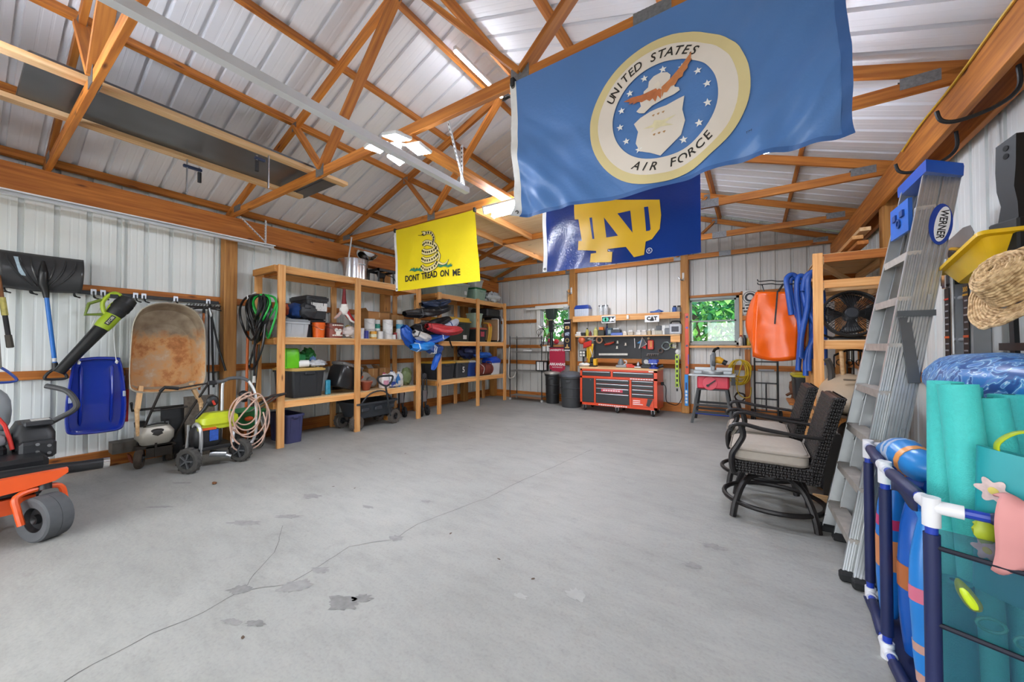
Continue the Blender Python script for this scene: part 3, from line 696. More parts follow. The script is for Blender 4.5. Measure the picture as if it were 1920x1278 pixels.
def lop_head(t):
    G().tube([(-5.97, 1.86, 1.86), (-5.97, 1.88, 1.78), (-5.97, 1.885, 1.72)], [.012, .022, .012], 8).build('blade', STEEL, t, True)
    G().tube([(-5.96, 1.885, 1.74), (-5.93, 1.95, 1.35), (-5.92, 2.03, 1.03)], [.011, .012, .014], 8).build('second_shaft', BLK(), t, True)
long_tool('lopping_shears', 'black long-handled shears hanging open beside the wooden post', (-5.965, 1.885, 1.75), (-5.93, 1.905, .82), .013, '#1a1b1d', lop_head)
def mat_head(t): G().tube(smoothpts([(-5.99, 1.62, 1.80), (-5.98, 1.72, 1.84), (-5.97, 1.88, 1.85), (-5.96, 1.99, 1.83)], 4), [.008]*13, 6).build('hook', mat('#2a2724', .6, .5), t, True)
long_tool('iron_hoe', 'thin dark iron hoe hanging behind the rake', (-5.99, 1.86, 1.84), (-5.98, 1.87, .62), .010, '#2a2320', mat_head)
long_tool('red_handled_tool', 'red plastic tool grip hanging beside the sled', (-5.93, 1.105, 1.1), (-5.93, 1.10, .52), .016, '#6e4433', None, (.40, 1.02, '#b5262c'))
long_tool('orange_pole', 'bright orange pole standing between the wooden post and the hoses', (-5.95, 2.30, 1.86), (-5.86, 2.245, .03), .017, '#d8681c', None, (.0, .16, '#2b2b2b'))
long_tool('black_pole', 'thin black pole leaning behind the coiled hoses', (-5.90, 2.43, 1.5), (-5.80, 2.27, .03), .012, '#201d1c')
long_tool('brown_pole', 'reddish brown pole leaning behind the coiled hoses', (-5.93, 2.40, 1.4), (-5.86, 2.28, .03), .011, '#7a3a20')
# dark board leaning behind the small engine
one(G().bx(-.012, -.20, 0, .012, .20, .62, T(-5.86, 1.60, .0) @ RY(-.18)), 'rubber_mat', mat('#2a2b2d', .75, 0, .2), 'dark rubber board leaning on the wall behind the cultivator', 'board', (-5.86, 1.60, 0))
one(G().bx(-.012, -.15, 0, .012, .15, .74, T(-5.78, 1.74, .0) @ RY(-.14)), 'weathered_board', wood('weathered', '#5d544a', '#7d7264'), 'weathered grey plank leaning behind the pressure washer', 'board', (-5.78, 1.74, 0))
# small engine cultivator ------------------------------------------------------------------------------
cu = at0('engine_cultivator', 'small engine cultivator on two little wheels below the wheelbarrow', 'cultivator', (-5.8, 1.3, 0))
gt, gh = G(), G()
for yy, xx in ((1.17, -5.72), (1.46, -5.84)):
    gt, gh = G(), G(); wheel(gt, gh, (xx, yy, .105), (.4, 1, 0), .105, .065, .45); wo = gt.build('wheel', mat('#4b3f35', .85, 0, .3, 20), cu, True); gh.build('hub', BLK(), wo, True)
G().beam((-5.72, 1.17, .11), (-5.84, 1.46, .11), .02, .02).build('axle', STEEL, cu, True)
G().bx(-5.93, 1.14, .20, -5.70, 1.48, .23, None, .005).bx(-5.72, 1.22, .10, -5.70, 1.44, .23).bx(-5.71, 1.29, .1, -5.69, 1.31, .3).build('engine_plate', mat('#3a342e', .6, .4, .2), cu, True)
G().loft([[(x - 5.80, y + 1.31, z) for x, y in rrect(w_, d_, .05)] for w_, d_, z in ((.20, .24, .24), (.26, .30, .30), (.25, .31, .38), (.18, .24, .44))]).build('engine_cover', mat('#b3ada0', .4, .3, .12), cu, True)
g = G()
for i in range(7): g.bx(-5.90, 1.16 + i*.045, .30, -5.88, 1.185 + i*.045, .46)
g.build('cooling_fin', STEEL, cu, True)
G().ell((-5.70, 1.31, .36), (.03, .10, .06), 12, 8).build('recoil_starter', mat('#26221f', .6), cu, True)
G().tube(smoothpts([(-5.72, 1.22, .46), (-5.68, 1.31, .48), (-5.72, 1.40, .46)], 4), .010, 6).build('guard', BLK(), cu, True)
G().lathe([(.001, 0), (.045, 0), (.05, .05), (.04, .06), (.001, .06)], 14, T(-5.86, 1.20, .44)).build('fuel_cap', BLK(), cu, True)
HB = mat('#2f2a27', .55, .4, .2, 20)
G().tube([(-5.80, 1.17, .25), (-5.72, 1.24, .55), (-5.66, 1.33, .86)], .0125, 8).tube([(-5.80, 1.48, .25), (-5.72, 1.62, .60), (-5.66, 1.78, .92)], .0125, 8).tube([(-5.72, 1.26, .62), (-5.71, 1.58, .63)], .009, 8).build('handlebar', HB, cu, True)
G().tube([(-5.66, 1.32, .84), (-5.655, 1.36, .885), (-5.655, 1.48, .86)], .019, 8).build('grip', BLK(.6), cu, True)
G().tube([(-5.655, 1.46, .86), (-5.655, 1.76, .90)], .010, 8).build('crossbar', HB, cu, True)
G().bx(-5.98, .98, .18, -5.80, 1.18, .30, T(-.02, 0, .0)).build('tine_guard', mat('#57514a', .6, .3, .3, 14), cu, True)
g = G()
for i in range(5): g.tube([(-5.95 + .03*i, 1.12, .14), (-5.93 + .03*i, 1.14, .05)], .008, 6)
g.build('tine', mat('#7c3a20', .8), cu, True)
# pressure washer -----------------------------------------------------------------------------------------
pw = at0('pressure_washer', 'yellow-green pressure washer with a looped pale hose on two wheels', 'pressure washer', (-5.2, 1.65, 0))
for xx, yy in ((-5.05, 1.415), (-5.08, 1.90)):
    gt, gh = G(), G(); wheel(gt, gh, (xx, yy, .135), (-.45, .9, 0), .135, .07, .62, 28, 14); wo = gt.build('wheel', mat('#4a4845', .85, 0, .25, 30), pw, True); gh.build('hub', mat('#2b2c2e', .5), wo, True)
    g = G(); M = Matrix.Translation((xx, yy, .135))
    for k in range(5): g.beam(M @ V(.013, -.026, 0), M @ V(.013 + .072*math.cos(k*1.257), -.026 + .036*math.cos(k*1.257), .08*math.sin(k*1.257)), .018, .014)
    g.build('spoke', mat('#5a5c5e', .5), wo, True)
G().bx(-5.42, 1.46, .20, -5.06, 1.84, .24, None, .01).build('base_plate', BLK(), pw, True)
G().loft([[(x - 5.22, y + 1.60, z) for x, y in rrect(w_, d_, .05)] for w_, d_, z in ((.24, .22, .24), (.27, .26, .28), (.27, .26, .40), (.22, .22, .46))]).build('engine', mat('#1c1d1f', .5), pw, True)
G().loft([[(x - 5.20, y + 1.71, z) for x, y in rrect(w_, d_, .06)] for w_, d_, z in ((.20, .34, .455), (.23, .38, .48), (.22, .36, .55), (.13, .24, .60))]).build('shroud', mat('#c3cf2b', .35), pw, True)
G().bx(-5.12, 1.50, .42, -5.10, 1.86, .47, None, .004).build('shroud_band', mat('#b9c52a', .4), pw, True)
G().bx(-5.085, 1.60, .30, -5.075, 1.68, .42).build('label_blue', mat('#2d57b0', .5, 0, .3, 60), pw, True)
G().bx(-5.088, 1.52, .30, -5.078, 1.59, .42).build('label_black', mat('#1d1f26', .5, 0, .6, 80), pw, True)
G().bx(-5.086, 1.50, .425, -5.074, 1.66, .45).build('label_orange', mat('#d8571d', .5), pw, True)
SIL = mat('#bfc1c3', .3, .6)
G().tube(smoothpts([(-5.09, 1.52, .15), (-5.06, 1.52, .30), (-5.07, 1.515, .44), (-5.14, 1.50, .50), (-5.22, 1.50, .46)], 5), .018, 10).build('frame_tube', SIL, pw, True)
G().tube(smoothpts([(-5.30, 1.46, .15), (-5.28, 1.47, .35), (-5.27, 1.47, .48)], 4), .016, 10).build('frame_tube', SIL, pw, True)
G().tube([(-5.09, 1.82, .18), (-5.16, 1.86, .42), (-5.22, 1.84, .50)], .016, 10).build('frame_tube', SIL, pw, True)
hp = smoothpts([(-5.32, 1.78, .22), (-5.34, 1.80, .60), (-5.36, 1.81, .90), (-5.35, 1.85, .945)], 5)
G().tube(hp, .016, 10).build('handle_tube', mat('#d5d7d8', .3, .4), pw, True)
G().tube(smoothpts([(-5.35, 1.73, .935), (-5.35, 1.80, .935), (-5.35, 1.88, .965), (-5.33, 2.0, .96), (-5.30, 2.06, .92)], 5), .021, 10).build('handle_grip', mat('#55575a', .7), pw, True)
G().tube(smoothpts([(-5.30, 2.06, .92), (-5.26, 2.10, .82), (-5.22, 2.11, .68), (-5.14, 2.08, .30), (-5.10, 2.0, .17)], 6), .016, 10).build('handle_tube', mat('#d5d7d8', .3, .4), pw, True)
G().bx(-5.37, 1.66, .90, -5.33, 1.75, .95, None, .008).build('throttle', mat('#1b1b1d', .5), pw, True)
G().ell((-5.20, 1.97, .77), (.06, .05, .05), 12, 8).bx(-5.22, 1.94, .68, -5.16, 2.00, .78, None, .01).build('hose_hook', BLK(), pw, True)
rnd = random.Random(4)
pts = []
for k in range(5):
    cy = 1.97 + rnd.uniform(-.03, .03); cz_ = .60 + rnd.uniform(-.03, .04) - .03*k; ra = .115 + .03*k*.8; rbz = .16 + .035*k
    for i in range(16):
        t = 2*math.pi*(i/16) + math.pi/2
        pts.append((-5.10 + .012*k + .02*math.sin(t*1.3 + k), cy + ra*math.cos(t), cz_ + rbz*math.sin(t)))
pts += [(-5.06, 1.83, .45), (-5.06, 1.80, .25), (-5.08, 1.86, .14), (-5.05, 1.98, .12), (-5.02, 2.1, .2), (-5.02, 2.14, .4), (-5.05, 2.12, .55)]
G().tube(smoothpts(pts, 3), .0085, 6).build('hose', mat('#c9a795', .6), pw, True)
G().tube([(-5.13, 1.49, .56), (-5.11, 1.56, .66), (-5.10, 1.60, .74)], [.014, .02, .02], 8).ell((-5.10, 1.63, .74), (.035, .06, .065), 12, 8).build('spray_gun', BLK(.5), pw, True)
G().tube([(-5.065, 1.62, .75), (-5.062, 1.64, .70)], .012, 6).build('trigger', mat('#c23a2a', .4), pw, True)
G().cyl((-5.14, 1.62, .15), (-5.10, 1.76, .12), .035, n=12).cyl((-5.10, 1.74, .12), (-5.06, 1.80, .09), .02, n=10).build('pump', STEEL, pw, True)
# broadcast spreader ------------------------------------------------------------------------------------------
sp = at0('seed_spreader', 'green hopper seed spreader parked beside the first shelf post', 'spreader', (-5.6, 2.2, 0))
G().loft([[(x - 5.55, y + 2.18, z) for x, y in rrect(w_, d_, .07)] for w_, d_, z in ((.10, .10, .28), (.34, .30, .46), (.40, .36, .52), (.42, .38, .53), (.385, .345, .53), (.30, .27, .46), (.08, .08, .30))]).build('hopper', mat('#2c7a45', .4), sp, True)
for yy in (2.08, 2.34):
    gt, gh = G(), G(); wheel(gt, gh, (-5.58, yy, .115), (0, 1, 0), .115, .05, .55); wo = gt.build('wheel', RUB, sp, True); gh.build('hub', mat('#3a3c3a', .5), wo, True)
G().tube([(-5.58, 2.06, .115), (-5.58, 2.36, .115)], .010, 6).tube([(-5.56, 2.2, .28), (-5.58, 2.2, .115)], .012, 6).tube(smoothpts([(-5.45, 2.30, .40), (-5.38, 2.32, .2), (-5.42, 2.30, .06), (-5.50, 2.28, .02)], 5), .011, 8).build('frame', mat('#9a9488', .5, .4), sp, True)
G().tube([(-5.50, 2.22, .46), (-5.25, 2.42, .70)], .012, 8).tube([(-5.48, 2.12, .46), (-5.22, 2.34, .70)], .012, 8).build('handle_rod', mat('#8a8478', .4, .6), sp, True)
G().tube(smoothpts([(-5.36, 2.22, .60), (-5.24, 2.32, .70), (-5.16, 2.42, .73), (-5.18, 2.48, .73), (-5.27, 2.42, .70)], 5), .015, 8).build('grip', mat('#2a2423', .6), sp, True)
G().ell((-5.36, 2.13, .44), (.03, .05, .03), 10, 8).build('flow_dial', mat('#e2581c', .4), sp, True)
sp.location.y -= .04
# zero-turn mower ------------------------------------------------------------------------------------------------
zm = at0('riding_mower', 'orange zero-turn riding mower at the left edge of the view', 'mower', (-4.9, .0, 0))
OR = mat('#e2551a', .35, 0, .06, coat=.2); BM = mat('#18191c', .4, 0, .12)
for s, yy in ((1, .385), (-1, -.62)):
    gt, gh = G(), G(); wheel(gt, gh, (-4.20, yy, .15), (-.42, .9, 0), .155, .145, .55, 32, 0, True); wo = gt.build('caster_wheel', mat('#545659', .8, 0, .15, 18), zm, True); gh.build('hub', BM, wo, True)
    G().tube(smoothpts([(-4.20 + .42*s_ - .9*b_, yy - .9*s_ - .42*b_, z_) for s_, b_, z_ in ((.115, .0, .14), (.12, .03, .24), (.11, .06, .325), (0, .06, .345), (-.11, .06, .325), (-.12, .03, .24), (-.115, .0, .14))], 4), .019, 8).build('fork', OR, zm, True)
    G().cyl((-4.25, yy, .33), (-4.28, yy, .44), .035, n=12).build('spindle', BM, zm, True)
    gt, gh = G(), G(); wheel(gt, gh, (-5.42, yy - .02 if s > 0 else yy - .02, .245), (0, 1, 0), .245, .20, .5, 30, 16); wo = gt.build('rear_tyre', RUB, zm, True); gh.build('hub', mat('#b9bbbb', .5), wo, True)
M = plane_M((-4.25, .49, 0), (0, -1, 0), (0, 0, 1))
G().prism([(0, .46), (0, .43), (.06, .385), (.2, .36), (.3, .35), (1.2, .33), (1.2, .45), (.3, .455)], .06, M, -.03).build('front_beam', OR, zm, True)
G().loft([[(-4.28, y_, z_) for y_, z_ in ((.35, .20), (.35, .30), (-.9, .30), (-.9, .16))], [(-4.95, y_, z_) for y_, z_ in ((.38, .20), (.38, .32), (-.9, .32), (-.9, .16))]]).build('cutting_deck', mat('#c84a18', .4, 0, .15), zm, True)
G().bx(-5.1, .05, .30, -4.30, .36, .40, None, .015).build('frame_rail', BM, zm, True)
G().tube([(-4.38, -.5, .42), (-4.38, .0, .445), (-4.36, .38, .44), (-4.345, .56, .43), (-4.34, .68, .425)], [.048, .048, .046, .042, .040], 16).build('bumper_tube', mat('#1b1c1f', .3), zm, True)
G().cyl((-4.34, .68, .425), (-4.338, .715, .423), .041, n=16).build('tube_end', CHROME, zm, True)
G().bx(-5.6, -.6, .40, -4.62, .44, .50, None, .03).build('floor_pan', BM, zm, True)
G().loft([[(x - 5.25, y + .40, z) for x, y in rrect(w_, d_, .05)] for w_, d_, z in ((.50, .18, .42), (.54, .22, .50), (.52, .22, .62), (.40, .16, .70))]).build('fender', mat('#232427', .5), zm, True)
G().bx(-4.98, .31, .44, -4.86, .50, .58, None, .02).build('side_plate', mat('#2a2b2e', .45), zm, True)
G().bx(-5.20, .34, .69, -4.98, .50, .73, None, .01).build('console', mat('#2f3033', .5), zm, True)
G().bx(-5.14, .38, .731, -5.03, .48, .734).build('console_label', mat('#d8d5d0', .5, 0, .3, 90), zm, True)
for xx, zz in ((-4.856, .56), (-4.856, .50)): G().cyl((xx, .40, zz), (xx + .01, .40, zz), .012, n=8).build('bolt', STEEL, zm, True); G().cyl((xx, .46, zz - .02), (xx + .01, .46, zz - .02), .012, n=8).build('bolt', STEEL, zm, True)
G().ell((-5.15, .02, .60), (.26, .27, .08), 20, 12, None, 0, 0, 3, .75).build('seat_cushion', mat('#8c9296', .45), zm, True)
G().ell((-5.33, .04, .80), (.10, .26, .24), 20, 12, None, 0, 0, 3, .72).build('seat_back', mat('#8c9296', .45), zm, True)
G().bx(-5.3, -.2, .48, -4.95, .26, .56, None, .02).build('seat_base', BM, zm, True)
G().cyl((-4.85, .28, .33), (-4.85, .28, .46), .02, n=10).build('suspension_spring', STEEL, zm, True)
G().tube(smoothpts([(-5.04, .48, .70), (-4.98, .52, .74), (-4.90, .585, .80), (-4.88, .605, .86), (-4.92, .555, .97), (-5.0, .45, 1.02)], 5), .021, 10).build('steering_lever', mat('#3a3b3d', .6), zm, True)
G().tube([(-4.95, .285, .53), (-4.98, .27, .62), (-5.02, .25, .72), (-5.06, .22, .78)], .012, 6).build('seat_belt', mat('#b9281f', .5), zm, True)
# hoses on the end of the first shelf --------------------------------------------------------------------------------
def hose(name, label, m, c, loops, r, seed, ry=.17, rz_=.30, tail=None, tilt=.0, cat='hose', jit=1.):
    rnd = random.Random(seed); pts = []
    for k in range(loops):
        a_ = ry * rnd.uniform(.62, 1.15); b_ = rz_ * rnd.uniform(.55, 1.1); dy = rnd.uniform(-.07, .07)*jit; dx = rnd.uniform(-.05, .05)*jit; ph = rnd.uniform(-.3, .3)
        for i in range(12):
            t = math.pi/2 + 2*math.pi*i/12
            pts.append((c[0] + dy + a_*math.cos(t), c[1] + dx + .03*math.sin(2*t+ph), c[2] - b_ + b_*math.sin(t)))
    if tail: pts += tail
    root = at0(name, label, cat, (c[0], c[1], c[2] - 2*rz_))
    return root, G().tube(smoothpts(pts, 4), r, 7).build('hose_coil', m, root, True)
h1, _ = hose('garden_hose', 'thick black garden hose coiled on the end of the first wooden shelf', mat('#17181a', .32), (-5.60, 2.26, 2.04), 8, .0145, 3, .29, .29, [(-5.6, 2.25, 1.4), (-5.7, 2.22, 1.10), (-5.5, 2.2, 1.08), (-5.32, 2.22, 1.35), (-5.3, 2.25, 1.7)])
h2, _ = hose('extension_cord', 'black power cord looped beside the green hose', mat('#1c1c1e', .45), (-5.50, 2.23, 2.04), 6, .0125, 8, .20, .29, [(-5.58, 2.24, 1.5), (-5.60, 2.24, 1.2), (-5.60, 2.24, .95)])
G().cyl((-5.60, 2.24, .96), (-5.60, 2.24, .87), .017, .02, 10).build('plug', mat('#d9d6cf', .5), h2, True)
hose('green_hose', 'bright green hose coiled behind the black hose', mat('#22b046', .4), (-5.44, 2.28, 2.04), 4, .0125, 5, .19, .30)
one(G().tube(smoothpts([(-5.72, 2.30, 2.10), (-5.72, 2.25, 2.06), (-5.72, 2.21, 2.0), (-5.72, 2.20, 2.05)], 4), .010, 6), 'hose_hanger', mat('#dcdcdc', .4), 'white hook carrying the coiled hoses on the shelf end', 'hook', (-5.72, 2.25, 2.0))
# =================================================================== WOODEN SHELVES ALONG THE LEFT WALL
def yy(u, x, v=650): return PX(u, v, x).y
def zz(u, v, x): return PX(u, v, x).z
def shelf_unit(label, ys, levels, xf=-5.29, xb=-5.97, top=2.45):
    s = at0('wooden_shelf', label, 'shelf', (-5.6, (ys[0] + ys[-1]) / 2, 0)); o = s.location
    for y in ys:
        for x in (xf, xb): bar('post', (x - o.x, y - o.y, 0), (x - o.x, y - o.y, top), .04, .089, PINE, s, up=(0, 1, 0))
    for z in levels:
        for x in (xf - .04, xb + .04):
            bar('rail', (x - o.x, ys[0] - .044 - o.y, z - .0575), (x - o.x, ys[-1] + .044 - o.y, z - .0575), .038, .089, PINE, s)
        for y in ys:
            bar('cross_rail', (xf - .06 - o.x, y - o.y - (.065 if y == ys[-1] else -.065 if y == ys[0] else .0), z - .0575), (xb + .06 - o.x, y - o.y - (.065 if y == ys[-1] else -.065 if y == ys[0] else 0), z - .0575), .038, .089, GIRT, s)
        for a, b in zip(ys, ys[1:]):
            g = G().bx(xb + .02 - o.x, a + .002 - o.y, z - .012, xf - .021 - o.x, b - .002 - o.y, z); d = g.build('deck', PLY, s, smooth=False)
    for y in ys[:1]:
        for z in levels: bar('end_rail', (xf - .02 - o.x, y - .063 - o.y, z - .0575), (xb + .02 - o.x, y - .063 - o.y, z - .0575), .038, .089, POST, s)
    return s
shelf_unit('long wooden shelf unit with coiled hoses on its near end', (2.43, 3.57, 4.85), (.625, 1.485, 2.455))
shelf_unit('wooden shelf unit in the far left corner', (5.40, 6.64, 7.73), (.67, 1.47, 2.44))

def tote(name, label, cat, x0, x1, y0, y1, z, h, body, lid=None, rib=True, taper=.86, lab=None, group=None, lidh=.035, rough=.5, handles=True):
    cx_, cy_ = (x0 + x1) / 2, (y0 + y1) / 2; w_, d_ = abs(x1 - x0), abs(y1 - y0)
    t = thing(name, label, cat, (cx_, cy_, z), 0, group); m = mat(body, rough)
    hb = h - (lidh if lid else 0)
    G().tub(w_*taper, d_*taper, w_*.96, d_*.96, hb, .035, .006, w_*.02, .03).build('body', m, t)
    if rib:
        for s in (-.25, .25):
            G().loft([[(w_*(taper*.5 + .004) , d_*(s + q_) , .02) for q_ in (-.012, .012)] + [(w_*(taper*.5 - .01), d_*(s + q_), .02) for q_ in (.012, -.012)],
                      [(w_*.485, d_*(s + q_), hb - .035) for q_ in (-.012, .012)] + [(w_*.46, d_*(s + q_), hb - .035) for q_ in (.012, -.012)]]).build('rib', m, t)
            G().loft([[(w_*(s + q_), -d_*(taper*.5 + .004), .02) for q_ in (-.012, .012)] + [(w_*(s + q_), -d_*(taper*.5 - .01), .02) for q_ in (.012, -.012)],
                      [(w_*(s + q_), -d_*.485, hb - .035) for q_ in (-.012, .012)] + [(w_*(s + q_), -d_*.46, hb - .035) for q_ in (.012, -.012)]]).build('rib', m, t)
    if handles:
        G().bx(w_*.47, -d_*.14, hb - .06, w_*.52, d_*.14, hb - .02, None, .008).build('handle', m, t)
    if lid:
        lm = mat(lid, .45)
        lo = G().loft([[(x, y, zq) for x, y in rrect(w_*k, d_*k, .04)] for k, zq in ((1.0, hb - .008), (1.02, hb), (1.02, hb + .02), (.94, hb + .022), (.92, hb + lidh), (.80, hb + lidh), (.78, hb + lidh - .008))]).build('lid', lm, t)
    if lab:
        for (ya, yb, za, zb_, hx) in lab:
            xo = w_*(taper*.5 + (.48 - taper*.5)*(za + zb_)/2/hb) + .004
            G().bx(xo, ya, za, xo + .002, yb, zb_).build('paper_label', mat(hx, .6, 0, .25, 50), t)
    return t
BLKP = '#2a2c2f'
# --- first shelf, bottom level
y0 = yy(549, -5.36); y1 = yy(612, -5.36)
tote('storage_tote', 'black storage tote with a tan yellow lid on the lowest shelf', 'tote', -5.96, -5.36, y0, y1, .626, .42, BLKP, '#c9a45a')
# things lying on that lid
zt = .626 + .42
tb = at0('lunch_bag', 'lime green shopping bag standing on the tan lidded tote', 'bag', (-5.55, 2.68, zt))
G().loft([[(x, y, z) for x, y in rrect(w_, d_, .015, 2)] for w_, d_, z in ((.12, .18, 0), (.13, .19, .1), (.12, .185, .20), (.09, .18, .27), (.03, .175, .285))]).build('bag_body', mat('#6fd022', .3, 0, .12, 14, .25), tb)
G().tube(smoothpts([(.062, -.085, .02), (.066, -.088, .15), (.05, -.085, .27)], 3), .004, 5).build('piping', mat('#2f8a1c', .5), tb)
G().tube(smoothpts([(.062, .09, .02), (.066, .092, .15), (.05, .09, .27)], 3), .004, 5).build('piping', mat('#2f8a1c', .5), tb)
one(G().bx(-.09, -.06, 0, .09, .06, .2, T(-5.68, 2.86, zt), .01), 'green_carton', mat('#1d8a44', .5), 'dark green box behind the white paper roll', 'box', (-5.68, 2.86, zt))
one(G().tube([(-5.52, 2.78, zt + .055), (-5.47, 2.90, zt + .06)], [.055, .05], 16), 'paper_roll', mat('#f0efec', .6), 'white paper roll lying beside the lime green bag', 'paper roll', (-5.5, 2.84, zt))
def sack(name, label, cat, c, r, hexc, seed, wob=.35, fr=3., rough=.5, n=20, m=14, base=None, bump=.4, group=None, M=None):
    g = G().ell((0, 0, r[2]), r, n, m, None, wob, seed, fr)
    if M: g.v = [tuple(M @ Vector(v)) for v in g.v]
    zmin = min(v[2] for v in g.v); g.v = [(x, y, z - zmin) for x, y, z in g.v]
    return tag(g.build(name, mat(hexc, rough, 0, .18, 12, bump), loc=c), label, cat, group)
sack('leafy_bag', 'dark green leafy bundle lying on the tan lidded tote', 'bundle', (-5.66, 2.98, zt), (.10, .10, .12), '#1f6e30', 4, .6, 4)
sack('plastic_bag', 'crumpled clear plastic bag at the edge of the tan lid', 'bag', (-5.47, 3.02, zt), (.07, .12, .05), '#c9ccd0', 7, .5, 5, .25)
sack('blue_cloth', 'small blue and white cloth on the tan lidded tote', 'cloth', (-5.56, 3.0, zt + .0), (.05, .05, .07), '#5f7fae', 9, .5, 5)
one(G().loft([[(-5.42 + .05*math.cos(a_), 2.40 + .12*math.sin(a_), .626 + z) for a_ in [i*.524 for i in range(12)]] for z in (0, .05)]).ell((-5.42, 2.44, .67), (.06, .11, .04), 12, 8), 'red_tray', mat('#8a2b18', .4), 'dark red plastic tray on the end of the lowest shelf', 'tray', (-5.42, 2.42, .626))
one(G().bx(-5.45, y1 + .03, .626, -5.40, y1 + .10, .626 + .22, None, .01), 'water_pouch', mat('#3a9ab8', .35, 0, .5, 18), 'small blue and green pouch squeezed beside the tan lidded tote', 'pouch', (-5.42, y1 + .06, .626))
ck_ = at0('cooler_case', 'tilted black plastic cooler case leaning behind the middle shelf post', 'case', (-5.5, 3.42, .626))
Mk = T(0, 0, .0) @ RX(-.28) @ RZ(.12)
G().loft([[tuple(Mk @ Vector((x, y, z))) for x, y in rrect(w_, d_, .06)] for w_, d_, z in ((.30, .38, .07), (.34, .42, .12), (.34, .42, .36), (.30, .38, .41))]).build('shell', mat('#232325', .28, 0, .15), ck_)
G().loft([[tuple(Mk @ Vector((x, y, z))) for x, y in rrect(w_, d_, .05)] for w_, d_, z in ((.31, .39, .41), (.33, .41, .425), (.33, .41, .45), (.25, .33, .47))]).build('cover', mat('#7d7a78', .3, .2, .5, 25), ck_)
one(G().bx(-5.93, 3.52, .626, -5.90, 3.80, 1.04, None, .004), 'wire_crate', mat('#1d1d1f', .5, 0, .3, 40), 'black crate panel standing at the back of the lowest shelf', 'crate', (-5.92, 3.66, .626))
pt = at0('terracotta_pot', 'terracotta plant pot on the lowest shelf right of the middle post', 'pot', (-5.42, 3.82, .626))
G().lathe([(.055, 0), (.085, .09), (.10, .125), (.105, .125), (.105, .15), (.09, .15), (.05, .02), (.001, .02)], 22).build('pot', mat('#9c4a30', .6), pt)
G().lathe([(.104, .148), (.108, .152), (.10, .156), (.088, .152)], 22, caps=False).build('rim', mat('#d8a890', .6), pt)
one(G().lathe([(.001, .02), (.09, .0), (.12, .03), (.12, .05), (.10, .055), (.001, .04)], 24, T(-5.55, 3.72, .80) @ RX(.1)).cyl((-5.55, 3.72, .626), (-5.55, 3.72, .81), .03), 'orange_dish', mat('#e2571a', .35), 'bright orange dish behind the terracotta pot', 'dish', (-5.55, 3.72, .626))
one(G().lathe([(.001, 0), (.13, .0), (.15, .02), (.12, .05), (.001, .05)], 28, T(-5.70, 3.98, .77) @ RY(1.2) ), 'steel_reel', mat('#b3aca0', .5, .3, .2), 'round cream reel standing behind the terracotta pot', 'reel', (-5.70, 3.98, .626))
one(G().lathe([(.001, 0), (.08, .0), (.10, .02), (.08, .05), (.001, .05)], 28, T(-5.62, 4.06, .73) @ RY(1.1)), 'small_reel', mat('#8f8a84', .5, .3, .2), 'smaller grey reel beside the cream reel', 'reel', (-5.62, 4.06, .626))
def jug(name, label, c, w_, d_, h, hexc, cap, lab=None, handle=True, rough=.4):
    t = at0(name, label, 'jug', c)
    G().loft([[(x, y, z) for x, y in rrect(w_*k, d_*k, .02)] for k, z in ((.9, 0), (1, .01), (1, h*.62), (.8, h*.76), (.32, h*.88), (.30, h*.92))]).build('body', mat(hexc, rough), t)
    G().cyl((0, 0, h*.91), (0, 0, h), w_*.2, n=12).build('cap', mat(cap, .4), t)
    if handle: G().tube(smoothpts([(0, d_*.15, h*.90), (0, d_*.42, h*.86), (0, d_*.50, h*.7), (0, d_*.45, h*.55)], 4), .009, 6).build('handle', mat(hexc, rough), t)
    if lab: G().bx(w_*.5, -d_*.36, h*.12, w_*.5 + .002, d_*.36, h*.5).build('label', mat(lab, .5, 0, .4, 40), t)
    return t
z_ = .626
jug('bleach_jug', 'white and pink cleaning jug behind the cart handle', (-5.45, 4.20, z_), .12, .15, .27, '#ece6e4', '#b0405a', '#d89ab0')
jug('bleach_jug', 'tall white cleaning jug in the middle of the row', (-5.50, 4.40, z_), .12, .16, .30, '#efeff0', '#30406a', '#c8d0e0')
jug('bleach_jug', 'white cleaning jug beside the blue bottle', (-5.52, 4.58, z_), .11, .14, .29, '#eceae6', '#55565a', '#e0e0d8')
jug('blue_bottle', 'slim blue bottle in front of the white jugs', (-5.40, 4.47, z_), .06, .07, .23, '#1f6cae', '#2d8ad0', '#d8e6f0', False)
jug('orange_bottle', 'orange and black spray bottle behind the white jugs', (-5.62, 4.33, z_), .06, .07, .25, '#a84a2a', '#1b1b1b', None, False)
one(G().bx(-5.45, 4.30, z_, -5.36, 4.39, z_ + .10, None, .01), 'blue_box', mat('#26408f', .5, 0, .3), 'little blue carton at the foot of the jugs', 'box', (-5.4, 4.35, z_))
sack('rag', 'crumpled pale rag at the shelf edge below the jugs', 'rag', (-5.40, 4.40, z_), (.05, .14, .03), '#c9bfb6', 3, .5, 5)
sack('camouflage_bag', 'camouflage patterned bag beside the third shelf post', 'bag', (-5.50, 4.73, z_), (.10, .11, .16), '#6d7a52', 5, .35, 3, .4)
